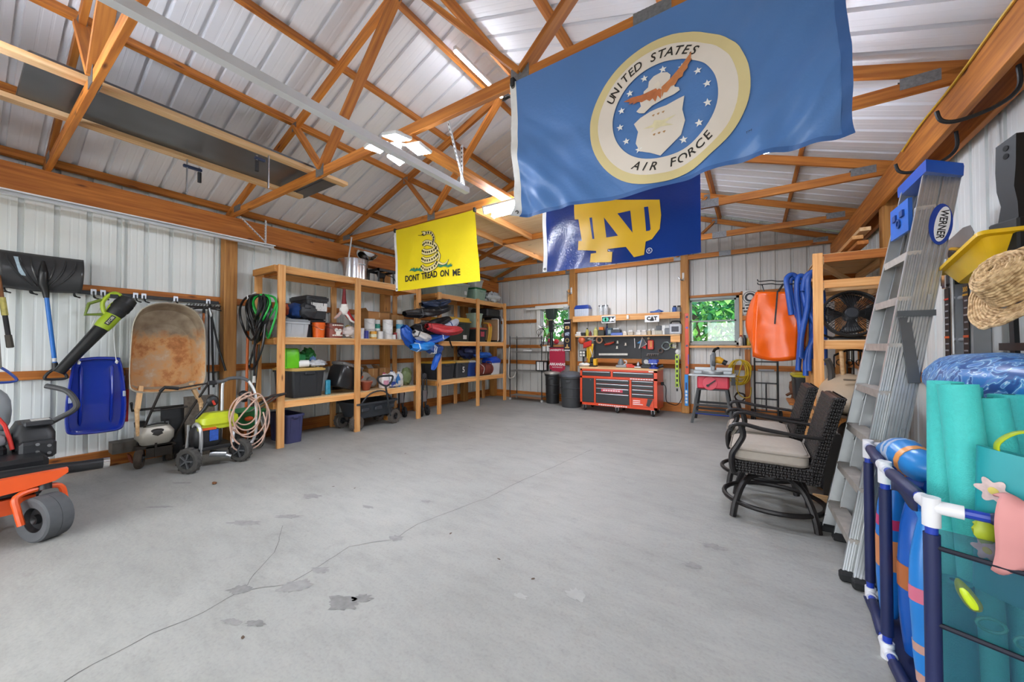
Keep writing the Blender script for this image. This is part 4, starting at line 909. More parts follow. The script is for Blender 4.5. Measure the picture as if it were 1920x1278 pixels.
def carton(name, label, x0, x1, y0, y1, z, h, hexc='#b58350', rz=0., flap=True):
    t = at0(name, label, 'box', ((x0+x1)/2, (y0+y1)/2, z)); t.rotation_euler.z = rz; w_, d_ = (x1-x0), (y1-y0)
    G().bx(-w_/2, -d_/2, 0, w_/2, d_/2, h, None, .003).build('body', mat(hexc, .75, 0, .12), t, smooth=False)
    G().bx(-w_/2 - .001, -.012, h*.62, w_/2 + .001, .012, h + .001).build('tape', mat('#c9a06c', .4), t, smooth=False)
    if flap: G().add([(-w_/2, -d_/2, h), (w_/2, -d_/2, h), (w_/2, -d_/2 - .05, h + .06), (-w_/2, -d_/2 - .05, h + .06)], [(0, 1, 2, 3)]).build('flap', mat(hexc, .75, 0, .12), t, smooth=False, solid=.004)
    return t
carton('cardboard_box', 'small open cardboard box at the back of the lowest shelf', -5.93, -5.75, 4.10, 4.30, z_, .33)
carton('cardboard_box', 'second small cardboard box behind the white jugs', -5.93, -5.75, 4.34, 4.56, z_, .33, '#a8784a')
# --- first shelf, floor
tote('storage_tote', 'indigo plastic tote without a lid under the shelf', 'tote', -5.93, -5.38, yy(539, -5.36, 800), yy(573, -5.36, 800), 0, .40, '#3d3f66', None)
# dump cart
dc = at0('garden_cart', 'black garden dump cart parked under the shelf', 'cart', (-5.55, 4.0, 0))
G().tub(.46, .66, .56, .80, .25, .06, .008, .02, .03, T(.0, -.05, .19)).build('tray', mat('#34383d', .45), dc)
for s in (-1, 0, 1): G().bx(.255, -.05 + s*.25 - .07, .30, .305, -.05 + s*.25 + .07, .36, None, .012).build('rib', mat('#34383d', .45), dc)
for x, y in ((.20, -.40), (-.22, -.40), (.20, .34), (-.22, .34)):
    gt, gh = G(), G(); wheel(gt, gh, (x, y, .125), (1, .15, 0), .125, .09, .45, 24, 12); wo = gt.build('wheel', mat('#57504a', .85, 0, .3, 20), dc); gh.build('hub', BLK(), wo)
G().beam((-.22, -.40, .125), (.2, -.40, .125), .025, .025).beam((-.22, .34, .125), (.2, .34, .125), .025, .025).beam((0, -.4, .15), (0, .34, .15), .04, .04).build('chassis', BLK(), dc)
G().tube([(.28, .20, .16), (.36, .08, .45), (.44, -.03, .71)], .016, 8).build('pull_bar', mat('#2f3134', .5), dc)
G().tube(smoothpts([(.44, -.03, .70), (.43, -.16, .78), (.46, -.18, .86), (.47, -.02, .87), (.46, .10, .85), (.45, .06, .74)], 4, True), .016, 8, True).build('pull_handle', mat('#2a2b2d', .6), dc)
G().tube(smoothpts([(.24, -.35, .42), (.275, -.2, .58), (.285, .05, .60), (.26, .25, .45)], 4), .012, 8).build('tray_handle', mat('#3b3d40', .6), dc)
# folded hand carts beside the shelf post
def folded_cart(label, x, y, k=1.):
    t = at0('folded_wagon', label, 'wagon', (x, y, 0)); m = mat('#2b2d31', .5)
    for s in (-.07, .07):
        gt, gh = G(), G(); wheel(gt, gh, (.0, s*1.2, .10), (.35, 1, 0), .10, .05, .5, 22, 12); wo = gt.build('wheel', RUB, t); gh.build('hub', mat('#45484c', .5), wo)
        G().tube([(.0, s*.5, .12), (.02, s*.9, .45), (.0, s*.7, .82*k)], .011, 8).build('frame_tube', m, t)
        G().tube([(-.02, s*.7, .18), (-.02, -s*.5, .78*k)], .009, 8).build('brace', m, t)
    G().ell((0, .0, .78*k), (.03, .05, .06), 10, 8).build('grip', mat('#3b3d42', .6), t)
    G().bx(-.02, -.06, .28, .02, .06, .5, None, .008).build('latch_plate', STEEL, t)
    return t
folded_cart('folded black wagon standing between the two shelf units', -5.40, 5.10)
folded_cart('folded black wagon half hidden behind the third shelf post', -5.62, 4.72, .9)
one(G().bx(-5.75, 4.42, 0, -5.65, 4.60, .07), 'wood_offcut', POST, 'short wood offcut on the floor under the shelf', 'wood block', (-5.7, 4.5, 0))
# --- first shelf, middle level
z_ = 1.486
tote('storage_tote', 'black lidded tote with a white paper label on top of another tote', 'tote', -5.95, -5.42, yy(575, -5.42), yy(617, -5.42), z_ + .28, .34, '#2b2c2e', '#242527', lab=[(-.10, .14, .12, .24, '#dcdad6')])
tote('storage_tote', 'dark tote at the back under the white labelled one', 'tote', -5.95, -5.50, yy(575, -5.42), yy(617, -5.42), z_, .278, '#303236', '#26282b')
sack('sleeping_bag', 'blue rolled sleeping bag squeezed beside the black tote', 'bag', (-5.62, yy(560, -5.5), z_ + .27), (.20, .12, .11), '#2a4f93', 6, .25, 2.5)
sack('duffel_bag', 'charcoal stuffed bag lying on the clear bin', 'bag', (-5.45, yy(575, -5.45), z_ + .26), (.10, .13, .11), '#34363a', 2, .3, 3)
sack('snack_bag', 'red and brown patterned bag on the near end of the middle shelf', 'bag', (-5.55, 2.56, z_ + .26), (.12, .07, .11), '#a1421f', 12, .3, 3)
cb_ = tote('clear_bin', 'translucent bin with a grey lid on the middle shelf', 'bin', -5.85, -5.36, yy(537, -5.34), yy(584, -5.34), z_, .255, '#b9bdc0', '#8f9498', handles=False, rough=.25)
def bucket(name, label, c, r0, r1, h, hexc, lid=None, cat='bucket', bail=True, group=None):
    t = thing(name, label, cat, c, 0, group); m = mat(hexc, .4)
    G().lathe([(r0, 0), (r0 + (r1-r0)*.8, h*.8), (r1 + .008, h*.8), (r1 + .008, h*.84), (r1, h*.85), (r1, h*.97), (r1 + .006, h), (r1 - .006, h), (r0 - .006, .01), (.001, .01)], 24).build('body', m, t)
    if bail: G().tube(smoothpts([(.0, -r1 - .01, h*.82), (r1*.9, -r1*.6, h*.62), (r1*1.12, 0, h*.52), (r1*.9, r1*.6, h*.62), (0, r1 + .01, h*.82)], 4), .003, 5).build('bail', STEEL, t)
    if lid: G().lathe([(r1 + .01, h - .012), (r1 + .012, h + .006), (r1*.9, h + .012), (.001, h + .01)], 24).build('lid', mat(lid, .4), t)
    return t
bucket('orange_bucket', 'bright orange bucket on the middle shelf', (-5.44, yy(597, -5.44), z_), .078, .09, .225, '#e86410')
bb = bucket('printed_bucket', 'brown bucket printed with white figures and a band of lettering', (-5.47, yy(625, -5.47), z_), .125, .135, .22, '#8a4030', '#5b2c22')
for k in range(9):
    a_ = -.75 + k*.2
    for zq, hq in ((.185, .02), (.03, .02)):
        M = RZ(a_ + .2) @ T(.139 if zq > .1 else .131, 0, zq); G().bx(-.002, -.010, 0, .003, .010, hq, M).build('print', mat('#eee6da', .6), bb)
for dy, zq, rr in ((-.03, .12, .03), (.03, .11, .032), (0, .075, .04)): G().ell((.131, dy, zq), (.008, rr, rr), 12, 8).build('print', mat('#eee6da', .6), bb)
# white and red plush figure
pf = at0('plush_figure', 'white plush figure with a red pointed hat hung beside the post', 'plush toy', (-5.40, yy(645, -5.40), z_ + .26))
G().ell((0, 0, .19), (.06, .075, .09), 16, 12, None, .2, 2, 3).build('body', mat('#ece7e0', .8, 0, .1, 20, .5), pf)
G().tube([(0, -.04, .16), (0, -.10, .09), (.02, -.17, .04)], [.028, .024, .016], 8).build('arm', mat('#c8a8a0', .8), pf)
G().tube([(0, .03, .16), (.01, .09, .07), (.02, .19, .0)], [.05, .04, .012], 10).build('coat', mat('#b3282a', .7), pf)
G().tube([(.03, .02, .12), (.04, .09, .02), (.05, .2, -.03)], [.02, .018, .012], 8).build('trim', mat('#efeae4', .8), pf)
G().tube([(0, 0, .24), (0, -.005, .36), (0, .0, .52)], [.045, .028, .018], 12).build('hat', mat('#7a1d22', .6), pf)
G().tube([(0, 0, .245), (0, -.002, .275)], [.056, .05], 14).build('hat_trim', mat('#efeae4', .8), pf)
sack('shopping_bag', 'white crumpled shopping bag beside the middle post', 'bag', (-5.42, yy(657, -5.42), z_), (.07, .13, .085), '#e6dcd6', 8, .45, 4, .35)
sack('yellow_flowers', 'small yellow bundle on top of the white shopping bag', 'bundle', (-5.45, yy(655, -5.42), z_ + .13), (.04, .05, .035), '#b59a2a', 3, .6, 5)
def can(label, u, x, dz, r, h, hexc, top='#b8bbbd', lab=None, name='paint_can', cat='can', group=None):
    t = thing(name, label, cat, (x, yy(u, x, 620), z_ + dz), 0, group)
    G().lathe([(r, 0), (r*1.03, .004), (r, .008), (r, h - .008), (r*1.04, h - .005), (r*1.04, h), (r*.9, h), (r*.88, h - .006), (.001, h - .006)], 22).build('body', mat(hexc, .4, 0, .14, 25), t)
    G().lathe([(.001, h - .004), (r*.85, h - .004), (r*.86, h + .001), (.001, h + .001)], 22).build('lid', mat(top, .3, .6), t)
    if lab: G().lathe([(r*1.01, h*.2), (r*1.01, h*.62)], 22, caps=False).build('label', mat(lab, .5, 0, .3, 40), t)
    if h > .14 and cat == 'can': G().tube(smoothpts([(0, -r*1.03, h*.8), (r*.8, -r*.75, h*.6), (r*1.06, 0, h*.5), (r*.8, r*.75, h*.6), (0, r*1.03, h*.8)], 3), .002, 5).build('bail', STEEL, t)
    return t
can('white paint can stacked highest behind the middle post', 693, -5.55, .165, .088, .18, '#e6e4e0')
can('white paint can at the bottom left of the paint stack', 693, -5.55, 0, .088, .165, '#dfddd8')
can('white bottle with a green label on the paint stack', 707, -5.58, .15, .052, .19, '#e9e9e6', '#dcdcd8', '#2f9a86', 'label_bottle')
can('grey can below the green labelled bottle', 707, -5.58, 0, .06, .15, '#9a9890')
can('white speckled paint can on the upper row of the stack', 727, -5.50, .172, .088, .175, '#ecebe8')
can('white speckled paint can directly on the shelf below another', 727, -5.50, 0, .086, .172, '#efeeea')
can('small orange and yellow tub in front of the paint cans', 700, -5.38, 0, .058, .125, '#d99a2a', '#d0452a', '#efe2c0', 'small_tub', 'tub')
can('small clear topped white tub in front of the cans', 713, -5.38, 0, .05, .13, '#e4e2de', '#c9c5be', None, 'small_tub', 'tub')
can('tiny white jar with a red lid beside the paint stack', 739, -5.40, 0, .032, .08, '#e8e6e4', '#b83030', None, 'small_jar', 'jar')
can('tiny red jar at the right of the paint stack', 741, -5.48, 0, .035, .12, '#b9474a', '#b83030', None, 'small_jar', 'jar')
can('tall white can with a blue smear beside the blue bag', 750, -5.45, .155, .07, .20, '#d8dcdc', '#b8bbbd', '#4aa0c8')
can('white tub supporting the blue smeared can', 750, -5.45, 0, .075, .155, '#e2e2e0', '#d8d8d6')
can('dark blue bottle just right of the middle post', 687, -5.36, 0, .034, .13, '#3a3f90', '#e6e6e6', None, 'label_bottle', 'bottle')
can('white bottle just right of the middle post', 679, -5.40, 0, .034, .17, '#e4e2e6', '#5560a0', None, 'label_bottle', 'bottle')
carton('cardboard_box', 'brown cardboard box at the back above the paint cans', -5.94, -5.62, 4.0, 4.45, z_ + .24, .24, '#b07c48')
carton('cardboard_box', 'brown cardboard box supporting another behind the paint', -5.94, -5.66, 3.98, 4.6, z_, .238, '#a5733f', flap=False)
carton('cardboard_box', 'open cardboard box next to the folded black chairs', -5.90, -5.62, 4.5, 4.78, z_ + .24, .22, '#c29360')
# --- first shelf, top
z_ = 2.456
sp_ = at0('stock_pot', 'large shiny aluminium stock pot on top of the shelf', 'pot', (-5.60, yy(663, -5.60, 500), z_))
G().lathe([(.22, 0), (.23, .01), (.23, .33), (.238, .33), (.238, .34), (.223, .34), (.221, .02), (.001, .02)], 36).build('pot', mat('#c9cccf', .22, 1, .05), sp_)
G().tube(smoothpts([(.195, -.05, .24), (.235, -.05, .25), (.235, .05, .25), (.195, .05, .24)], 3), .006, 6).build('handle', STEEL, sp_)
bw = at0('mixing_bowl', 'shiny steel bowl resting tilted on the stock pot', 'bowl', (-5.56, yy(684, -5.56, 480), z_ + .34))
Mb = T(0, 0, .0) @ RY(-.22)
G().lathe([(.05, 0), (.12, .03), (.17, .08), (.19, .13), (.198, .13), (.185, .13), (.165, .085), (.115, .036), (.001, .012)], 32, T(0, 0, .03) @ RY(.18) @ RX(-.1)).build('bowl', mat('#dadcde', .1, 1, .02), bw)
br = at0('propane_burner', 'black steel propane burner stand on top of the shelf', 'burner', (-5.55, yy(715, -5.55, 500), z_))
for sx_ in (-.14, .14):
    for sy_ in (-.16, .16): G().beam((sx_, sy_, 0), (sx_*.95, sy_*.95, .22), .025, .025).build('leg', BLK(), br)
G().bx(-.17, -.19, .21, .17, -.165, .25).bx(-.17, .165, .21, .17, .19, .25).bx(-.17, -.19, .21, -.145, .19, .25).bx(.145, -.19, .21, .17, .19, .25).bx(-.17, -.01, .225, .17, .01, .25).build('top_frame', BLK(), br)
G().lathe([(.001, .12), (.06, .12), (.08, .18), (.05, .2), (.001, .19)], 18).build('burner_head', mat('#2a2a2a', .6, .5), br)
G().tube(smoothpts([(.16, .0, .15), (.2, .1, .12), (.18, .18, .03), (.1, .22, .012)], 4), .008, 6).build('gas_hose', BLK(.6), br)
one(G().tube([(-5.38, 3.42, 2.46), (-5.36, 3.50, 3.10)], .012, 8), 'conduit_pipe', mat('#c9c7c2', .4, .5), 'thin pale conduit standing on the shelf beside the stock pot', 'pipe', (-5.38, 3.42, 2.46))
# --- camp chair bundle hanging between the shelf units
def roll(name, label, cat, pts, r, hexc, seed, rough=.5, wob=.12, cuff=None, strap=None):
    pts = smoothpts(pts, 5); base = min(pts, key=lambda p: p.z); rnd = random.Random(seed)
    rs = [r * (1 + rnd.uniform(-wob, wob)) * (.55 if i in (0, len(pts)-1) else .9 if i in (1, len(pts)-2) else 1) for i in range(len(pts))]
    t = at0(name, label, cat, base)
    G().tube(pts, rs, 12).build('body', mat(hexc, rough, 0, .2, 10, .5, bscale=25), t, True)
    if cuff: G().tube([pts[-1], pts[-1] + (pts[-1]-pts[-2]).normalized()*.015], [r*.5, r*.6], 10).build('cuff', mat(cuff, .6), t, True)
    if strap:
        m_ = len(pts)//2; G().tube([pts[m_-1], pts[m_]], r*1.12, 12).build('strap', mat(strap, .6), t, True)
    return t
PB = lambda u, v, x=-5.15: PX(u, v, x)
def bundle(name, label, cat, u0, v0, u1, v1, x, rad, hexc, seed, rough=.45, band=None, flat=.75, cuff=None):
    """a limp stuffed sack: tube with folds running along it"""
    a, b = PB(u0, v0, x), PB(u1, v1, x); M, L = frame(a, b); base = a if a.z < b.z else b
    t = at0(name, label, cat, base - Vector((0, 0, rad)))
    def f(u, v):
        k = (math.sin(math.pi*(.04 + .92*u)) ** .35); an = 2*math.pi*v
        r_ = rad*k*(1 + .16*mnoise.noise(Vector((u*3 + seed, math.cos(an)*1.4, math.sin(an)*1.4))) + .13*math.sin(an*5 + seed + 2*math.sin(u*5 + seed)))
        return M @ Vector((L*u, r_*math.cos(an), r_*math.sin(an)*flat - .25*rad*math.sin(math.pi*u)))
    G().grid(f, 26, 30, cv=True).build('body', mat(hexc, rough, 0, .16, 8, .5, bscale=22), t, True)
    for uu, hx in (band or ()):
        G().tube([f(uu, j/16)*1.0 + (f(uu, j/16) - f(uu, (j+8)/16))*.02 for j in range(16)], .010, 6, True).build('strap', mat(hx, .6), t, True)
    return t
bundle('camp_chair', 'folded black camp chair on top of the bundle between the shelves', 'camp chair', 758, 588, 842, 577, -5.15, .12, '#202124', 1, .4, [(.3, '#55565a'), (.7, '#303136')], .75)
bundle('camp_chair', 'navy blue folded camp chair lying on the black one', 'camp chair', 790, 570, 842, 564, -5.2, .12, '#22324f', 2, .5, [(.5, '#16181c')], .6)
bundle('camp_chair', 'black camp chair with grey straps below the red bag', 'camp chair', 772, 618, 842, 598, -5.2, .14, '#1f2023', 4, .45, [(.15, '#6a6c70'), (.3, '#6a6c70')])
bundle('chair_bag', 'red bagged camp chair lying across the bundle', 'camp chair', 800, 611, 864, 619, -5.0, .125, '#cc3a40', 3, .42, [(.06, '#8a2026')])
bundle('chair_bag', 'royal blue bag hanging off the left end of the bundle', 'bag', 756, 612, 784, 652, -5.2, .12, '#1b57b8', 5, .38, None, .9)
bundle('chair_bag', 'royal blue bag lying along the foot of the bundle', 'bag', 776, 642, 842, 626, -5.08, .11, '#1f5cc0', 15, .38, [(.7, '#d8d8dc')])
bundle('chair_bag', 'light grey bundle tied between the two blue bags', 'bag', 776, 622, 806, 634, -5.0, .10, '#ccc8c4', 6, .5, [(.15, '#26282c')])
bundle('chair_bag', 'bright blue shiny bag hanging below the bundle', 'bag', 770, 650, 812, 645, -5.02, .10, '#2a8ae0', 7, .3, [(.25, '#d0e4f4')])
bundle('chair_bag', 'navy and white bag dangling under the bundle', 'bag', 798, 652, 828, 652, -5.05, .10, '#28498a', 8, .4, [(.35, '#d8d8da'), (.45, '#d8d8da')], .9)
bundle('stuff_sack', 'small blue sack dangling lowest under the bundle', 'bag', 826, 648, 811, 693, -5.1, .06, '#1e60c8', 9, .4, [(.3, '#16306a')], 1.)
bundle('chair_bag', 'white and blue bag at the right end of the bundle', 'bag', 828, 612, 858, 601, -5.15, .10, '#c9cfe0', 10, .4, [(.4, '#2a4f9a')])
one(G().tube(smoothpts([PX(842, 628, -5.30), PX(843, 640, -5.30), PX(848, 652, -5.29), PX(846, 645, -5.28), PX(841, 628, -5.30)], 4), .008, 6), 'black_strap', BLK(.6), 'black strap hanging down from the shelf beam', 'strap', PX(848, 652, -5.25))
# --- second shelf
z_ = 2.441
tote('storage_tote', 'translucent grey tote on top of the far shelf behind the yellow flag', 'tote', -5.95, -5.40, 5.45, 6.50, z_, .33, '#8f9a92', '#9aa49c', rough=.35, lab=[(.35, .43, .08, .16, '#d8dcd8')])
tote('storage_tote', 'grey-green bucket tote with a dark green lid on the far shelf', 'tote', -5.75, -5.38, 6.68, 7.10, z_, .30, '#93b3a0', '#1f6a3a', rough=.4)
tote('clear_bin', 'clear plastic bin stacked on the green lid', 'bin', -5.72, -5.42, 6.72, 7.05, z_ + .302, .20, '#b9c0bd', None, rib=False, rough=.2, taper=.75)
sack('white_bag', 'white and teal plastic bags on the end of the far top shelf', 'bag', (-5.45, 7.45, z_), (.12, .25, .12), '#c6ccce', 4, .45, 3.5, .4)
sack('teal_bag', 'teal fabric bundle beside the white bags on the far top shelf', 'bag', (-5.6, 7.18, z_), (.10, .10, .14), '#4a8f94', 9, .4, 3.5, .5)
z_ = 1.471
tote('storage_tote', 'black tote with a thick yellow lid on the far shelf', 'tote', -5.95, -5.37, 5.75, 6.52, z_, .52, '#2d3431', '#d0a52a', lidh=.09, lab=[(.12, .24, .05, .14, '#d9d4d0')])
tote('storage_tote', 'dark tote with a red and white label under the green waste bin', 'tote', -5.80, -5.36, 6.72, 7.10, z_, .33, '#33383a', '#b35a4a', lab=[(-.06, .08, .12, .25, '#c04a58')])
tote('waste_bin', 'pale green waste bin stacked on the dark tote', 'bin', -5.72, -5.42, 6.70, 7.02, z_ + .332, .34, '#a9bfae', None, rib=False, taper=.75)
tote('storage_tote', 'green and black tote hidden at the back of the far shelf', 'tote', -5.95, -5.6, 5.44, 5.72, z_, .40, '#26302c', '#3f6a4a')
fc = at0('folding_cot', 'folded tan camp cot with a white tube frame on the far shelf', 'cot', (-5.5, 7.45, z_))
G().bx(-.28, .02, .04, .2, .06, .56, None, .01).build('canvas', mat('#b58f6a', .8, 0, .1, 20, .3), fc)
G().tube(smoothpts([(.23, -.06, .02), (.25, -.06, .1), (.25, -.06, .50), (.22, -.06, .56), (.05, -.06, .57)], 4), .013, 8).build('frame_tube', mat('#d9d5ce', .35, .2), fc)
G().tube(smoothpts([(.23, .14, .02), (.25, .14, .1), (.25, .14, .52), (.22, .14, .58), (.05, .14, .59)], 4), .013, 8).build('frame_tube', mat('#d9d5ce', .35, .2), fc)
G().bx(-.3, .08, .0, .22, .12, .64, None, .02).build('second_panel', mat('#26272a', .6), fc)
yc = at0('folding_chair', 'yellow folded chair standing next to the tan cot', 'chair', (-5.42, 7.2, z_))
for s in (-.05, 0, .05): G().tube(smoothpts([(.02, s, 0), (.06, s, .2), (.05, s, .42), (-.1, s, .46)], 4), .016, 8).build('rib', mat('#d9a63a', .5), yc)
G().ell((.03, 0, .40), (.06, .06, .05), 12, 8).build('knob', mat('#e0641f', .5), yc)
one(G().bx(-5.95, 7.15, z_ + .62, -5.4, 7.7, z_ + .82, None, .03), 'dark_case', mat('#232426', .5), 'long dark case under the deck above the folded cot', 'case', (-5.7, 7.4, z_ + .62))
z_ = .671
tote('storage_tote', 'black tote with a tan lid marked 5 on the far low shelf', 'tote', -5.93, -5.36, 6.02, 6.44, z_, .37, '#3a3d41', '#c2a25c')
decal_text('numeral', '5', .17, plane_M((-5.365, 6.23, z_ + .17), (0, 1, 0), (0, 0, 1)), mat('#e4e2de', .6), bpy.data.objects[[o.name for o in COL.objects if o.get('label', '') == 'black tote with a tan lid marked 5 on the far low shelf'][0]], bold=.004)
tote('storage_tote', 'black tote with a mustard lid beside the far shelf post', 'tote', -5.93, -5.36, 5.46, 5.98, z_, .37, '#33363a', '#c9992e')
cl = tote('drink_cooler', 'blue cooler with a white lid behind the far middle post', 'cooler', -5.78, -5.45, 6.50, 6.80, z_, .36, '#23458f', '#dcdcd8', rib=False, taper=.94)
tote('yellow_tote', 'mustard yellow box behind the red duffel bag', 'tote', -5.93, -5.60, 6.70, 7.15, z_, .42, '#b8902e', '#c9a34a', rib=False)
rd = at0('duffel_bag', 'brick red duffel bag on the far low shelf', 'bag', (-5.42, 7.0, z_))
G().tube([(0, -.26, .13), (0, -.22, .135), (.02, 0, .15), (.02, .22, .14), (.02, .27, .12)], [.07, .13, .145, .135, .08], 16).build('body', mat('#7d3428', .6, 0, .2, 12, .6), rd)
G().tube(smoothpts([(.15, -.12, .1), (.17, -.1, .3), (.12, 0, .33), (.17, .1, .3), (.15, .12, .1)], 4), .010, 6).build('strap', mat('#5a241d', .6), rd)
G().tube(smoothpts([(.14, -.17, .05), (.16, -.16, .2), (.0, -.16, .3)], 3), .008, 6).build('piping', mat('#c9b8b0', .6), rd)
wc = at0('drink_cooler', 'white cooler with a bright blue lid at the end of the far low shelf', 'cooler', (-5.48, 7.42, z_))
G().tub(.26, .34, .30, .38, .30, .03, .01, .005, .02).build('body', mat('#e4e4e4', .35), wc)
G().loft([[(x, y, z) for x, y in rrect(w_, d_, .04)] for w_, d_, z in ((.31, .39, .28), (.33, .41, .30), (.33, .41, .35), (.24, .32, .40))]).build('lid', mat('#1f4fc4', .35), wc)
G().bx(-.1, -.2, .40, .12, .14, .425, RX(.1), .01).build('lid_flap', mat('#2456d0', .35), wc)
sack('tarp', 'navy blue bundled tarp on top of the mustard boxes', 'tarp', (-5.62, 6.72, z_ + .38), (.20, .34, .19), '#17244f', 3, .35, 3, .5)
sack('tarp', 'bright blue folded tarp spilling over the far shelf post', 'tarp', (-5.45, 7.02, z_ + .40), (.12, .34, .07), '#1f66c8', 6, .35, 3, .4)
# =================================================================== FAR WALL
def xx(u, y, v=650): return PY(u, v, y).x
def zy(u, v, y): return PY(u, v, y).z
# wire rack -------------------------------------------------------------------------------
wr = at0('wire_rack', 'black wire shelving rack on casters in the far left corner', 'rack', (-4.76, 8.02, 0))
for x in (-.46, .46):
    for y in (-.15, .17):
        G().cyl((x, y, .06), (x, y, 1.62), .012, n=10).build('post', BLK(), wr)
        G().cyl((x, y - .01, .03), (x, y + .012, .03), .03, n=12).build('caster', mat('#b0b0b0', .5), wr)
for z in (.12, .75, 1.23, 1.58):
    G().tube([(-.46, -.15, z), (.46, -.15, z), (.46, .17, z), (-.46, .17, z)], .006, 6, True).build('shelf_rim', mat('#8f8d88', .4, .5), wr)
    G().tube([(-.46, -.15, z - .03), (.46, -.15, z - .03), (.46, .17, z - .03), (-.46, .17, z - .03)], .005, 6, True).build('shelf_rim', mat('#8f8d88', .4, .5), wr)
    g = G()
    for i in range(15): y = -.14 + i * .021; g.beam((-.455, y, z + .004), (.455, y, z + .004), .004, .004)
    o = g.build('shelf_wires', mat('#9c9a95', .4, .5), wr); o['kind'] = 'stuff'
    G().bx(-.45, -.14, z - .008, .45, .16, z - .003).build('shelf_liner', mat('#a8a39a', .5, 0, .15), wr)
ln = at0('cube_lantern', 'black framed white cube lantern on the wire rack', 'lantern', (-4.34, 7.94, .765))
g = G()
for x in (-.10, .10):
    for y in (-.09, .09): g.beam((x, y, 0), (x, y, .24), .022, .022)
for z in (.01, .23):
    for s in (-1, 1): g.beam((-.1, .09*s, z), (.1, .09*s, z), .02, .02).beam((.1*s, -.09, z), (.1*s, .09, z), .02, .02)
g.build('frame', BLK(), ln); G().bx(-.09, -.08, .02, .09, .08, .22).build('diffuser', mat('#eceae6', .6), ln)
G().beam((0, -.092, 0), (0, -.092, .23), .012, .008).build('mullion', BLK(), ln)
one(G().bx(-.09, -.06, 0, .09, .06, .03, T(-4.75, 7.95, 1.24)), 'paper_stack', mat('#e9e7e2', .6), 'small stack of white papers on the wire rack', 'paper', (-4.75, 7.95, 1.24))
wh = at0('wire_tangle', 'white bottle with tangled dark wires on top of the wire rack', 'wires', (-4.36, 8.0, 1.6))
G().tube(smoothpts([(0, 0, .0), (.02, 0, .1), (-.03, 0, .2), (-.1, 0, .26)], 4), [.03]*8 + [.025]*5, 10).build('bottle', mat('#e6e3de', .4), wh)
for k in range(4): G().tube(smoothpts([(-.08, -.02*k, 0), (-.12 + .05*k, -.05, .12), (.02*k, -.06, .2), (.09, -.02, .1), (.06, -.05, -.10 - .05*k), (.0, -.1, -.22)], 4), .006, 5).build('wire', mat('#3a2a24', .6) if k % 2 else BLK(), wh)
one(G().tube(smoothpts([(-5.24, 7.84, .55), (-5.25, 7.84, .70), (-5.22, 7.82, 1.0), (-5.22, 7.84, 1.35)], 4), .014, 8).tube(smoothpts([(-5.24, 7.84, .62), (-5.18, 7.78, .56), (-5.05, 7.78, .60), (-5.0, 7.8, .72)], 4), .012, 8), 'white_hose', mat('#cfcac0', .5), 'cream hose hanging on the left side of the wire rack', 'hose', (-5.2, 7.84, .55))
one(G().cyl((-4.30, 7.98, 1.24), (-4.30, 7.98, 1.36), .05, n=12).cyl((-4.22, 8.06, 1.24), (-4.22, 8.06, 1.38), .05, n=12), 'clear_jars', mat('#c9c8c4', .2), 'pair of pale jars at the right end of the wire rack', 'jars', (-4.26, 8.02, 1.24))
# cans ------------------------------------------------------------------------------------
def bin_(label, c, r, h, body, lid, dome, steps=True):
    t = at0('waste_can', label, 'trash can', c)
    G().lathe([(r*.84, 0), (r*.86, .02), (r*.97, h*.9), (r*1.06, h*.92), (r*1.06, h*.97), (r*.98, h), (r*.94, h), (r*.8, .02), (.001, .02)], 30).build('body', body, t)
    G().lathe([(r*1.10, h*.97), (r*1.12, h), (r*1.08, h + .03), (r*.7, h + dome*.8), (r*.3, h + dome), (.001, h + dome)], 30).build('lid', lid, t)
    for a_ in (-1.4, 1.7): G().bx(r*1.0, -.05, h*.80, r*1.13, .05, h*.86, RZ(a_), .01).build('handle', body, t)
    for k in range(1, 3): G().lathe([(r*(.86 + .11*k/3) + .002, h*k*.3), (r*(.86 + .11*k/3) + .008, h*k*.3 + .01), (r*(.86 + .11*k/3) + .003, h*k*.3 + .02)], 30, caps=False).build('rib', body, t)
    return t
bin_('big dark grey plastic waste can with a domed lid beside the tool chest', (-3.46, 7.72, 0), .25, .70, mat('#3c3e40', .6), mat('#55595f', .5), .10)
bin_('slim black waste can with a silver lid beside the wire rack', (-4.06, 7.98, 0), .18, .72, mat('#232425', .45), mat('#a9a49c', .4, .4), .05)
pl = at0('pole_lamp', 'tall black pole with a caged head in front of the left window', 'pole', (-4.18, 8.16, 0))
G().cyl((0, 0, 0), (0, 0, 1.80), .042, n=14).build('pole', BLK(), pl)
G().bx(-.06, -.05, 1.72, .06, .05, 2.0, None, .01).build('bracket', BLK(.5), pl)
G().cyl((.05, -.02, 1.80), (.14, -.05, 1.80), .025, n=8).cyl((.05, -.02, 1.92), (.14, -.05, 1.92), .025, n=8).build('knob', STEEL, pl)
G().loft([[(x*k, y*k, z) for x, y in rrect(.26, .2, .03)] for k, z in ((.55, 2.02), (.8, 2.06), (1, 2.24), (1, 2.28), (.92, 2.28), (.5, 2.06))]).build('cage', mat('#2c3a36', .5), pl)
for s in (-1, 0, 1): G().beam((.06*s, -.07, 2.04), (.11*s, -.10, 2.27), .01, .01).build('cage_bar', BLK(), pl)
G().ell((0, -.02, 2.03), (.05, .04, .04), 10, 8).build('bulb_neck', mat('#b59a86', .4), pl)
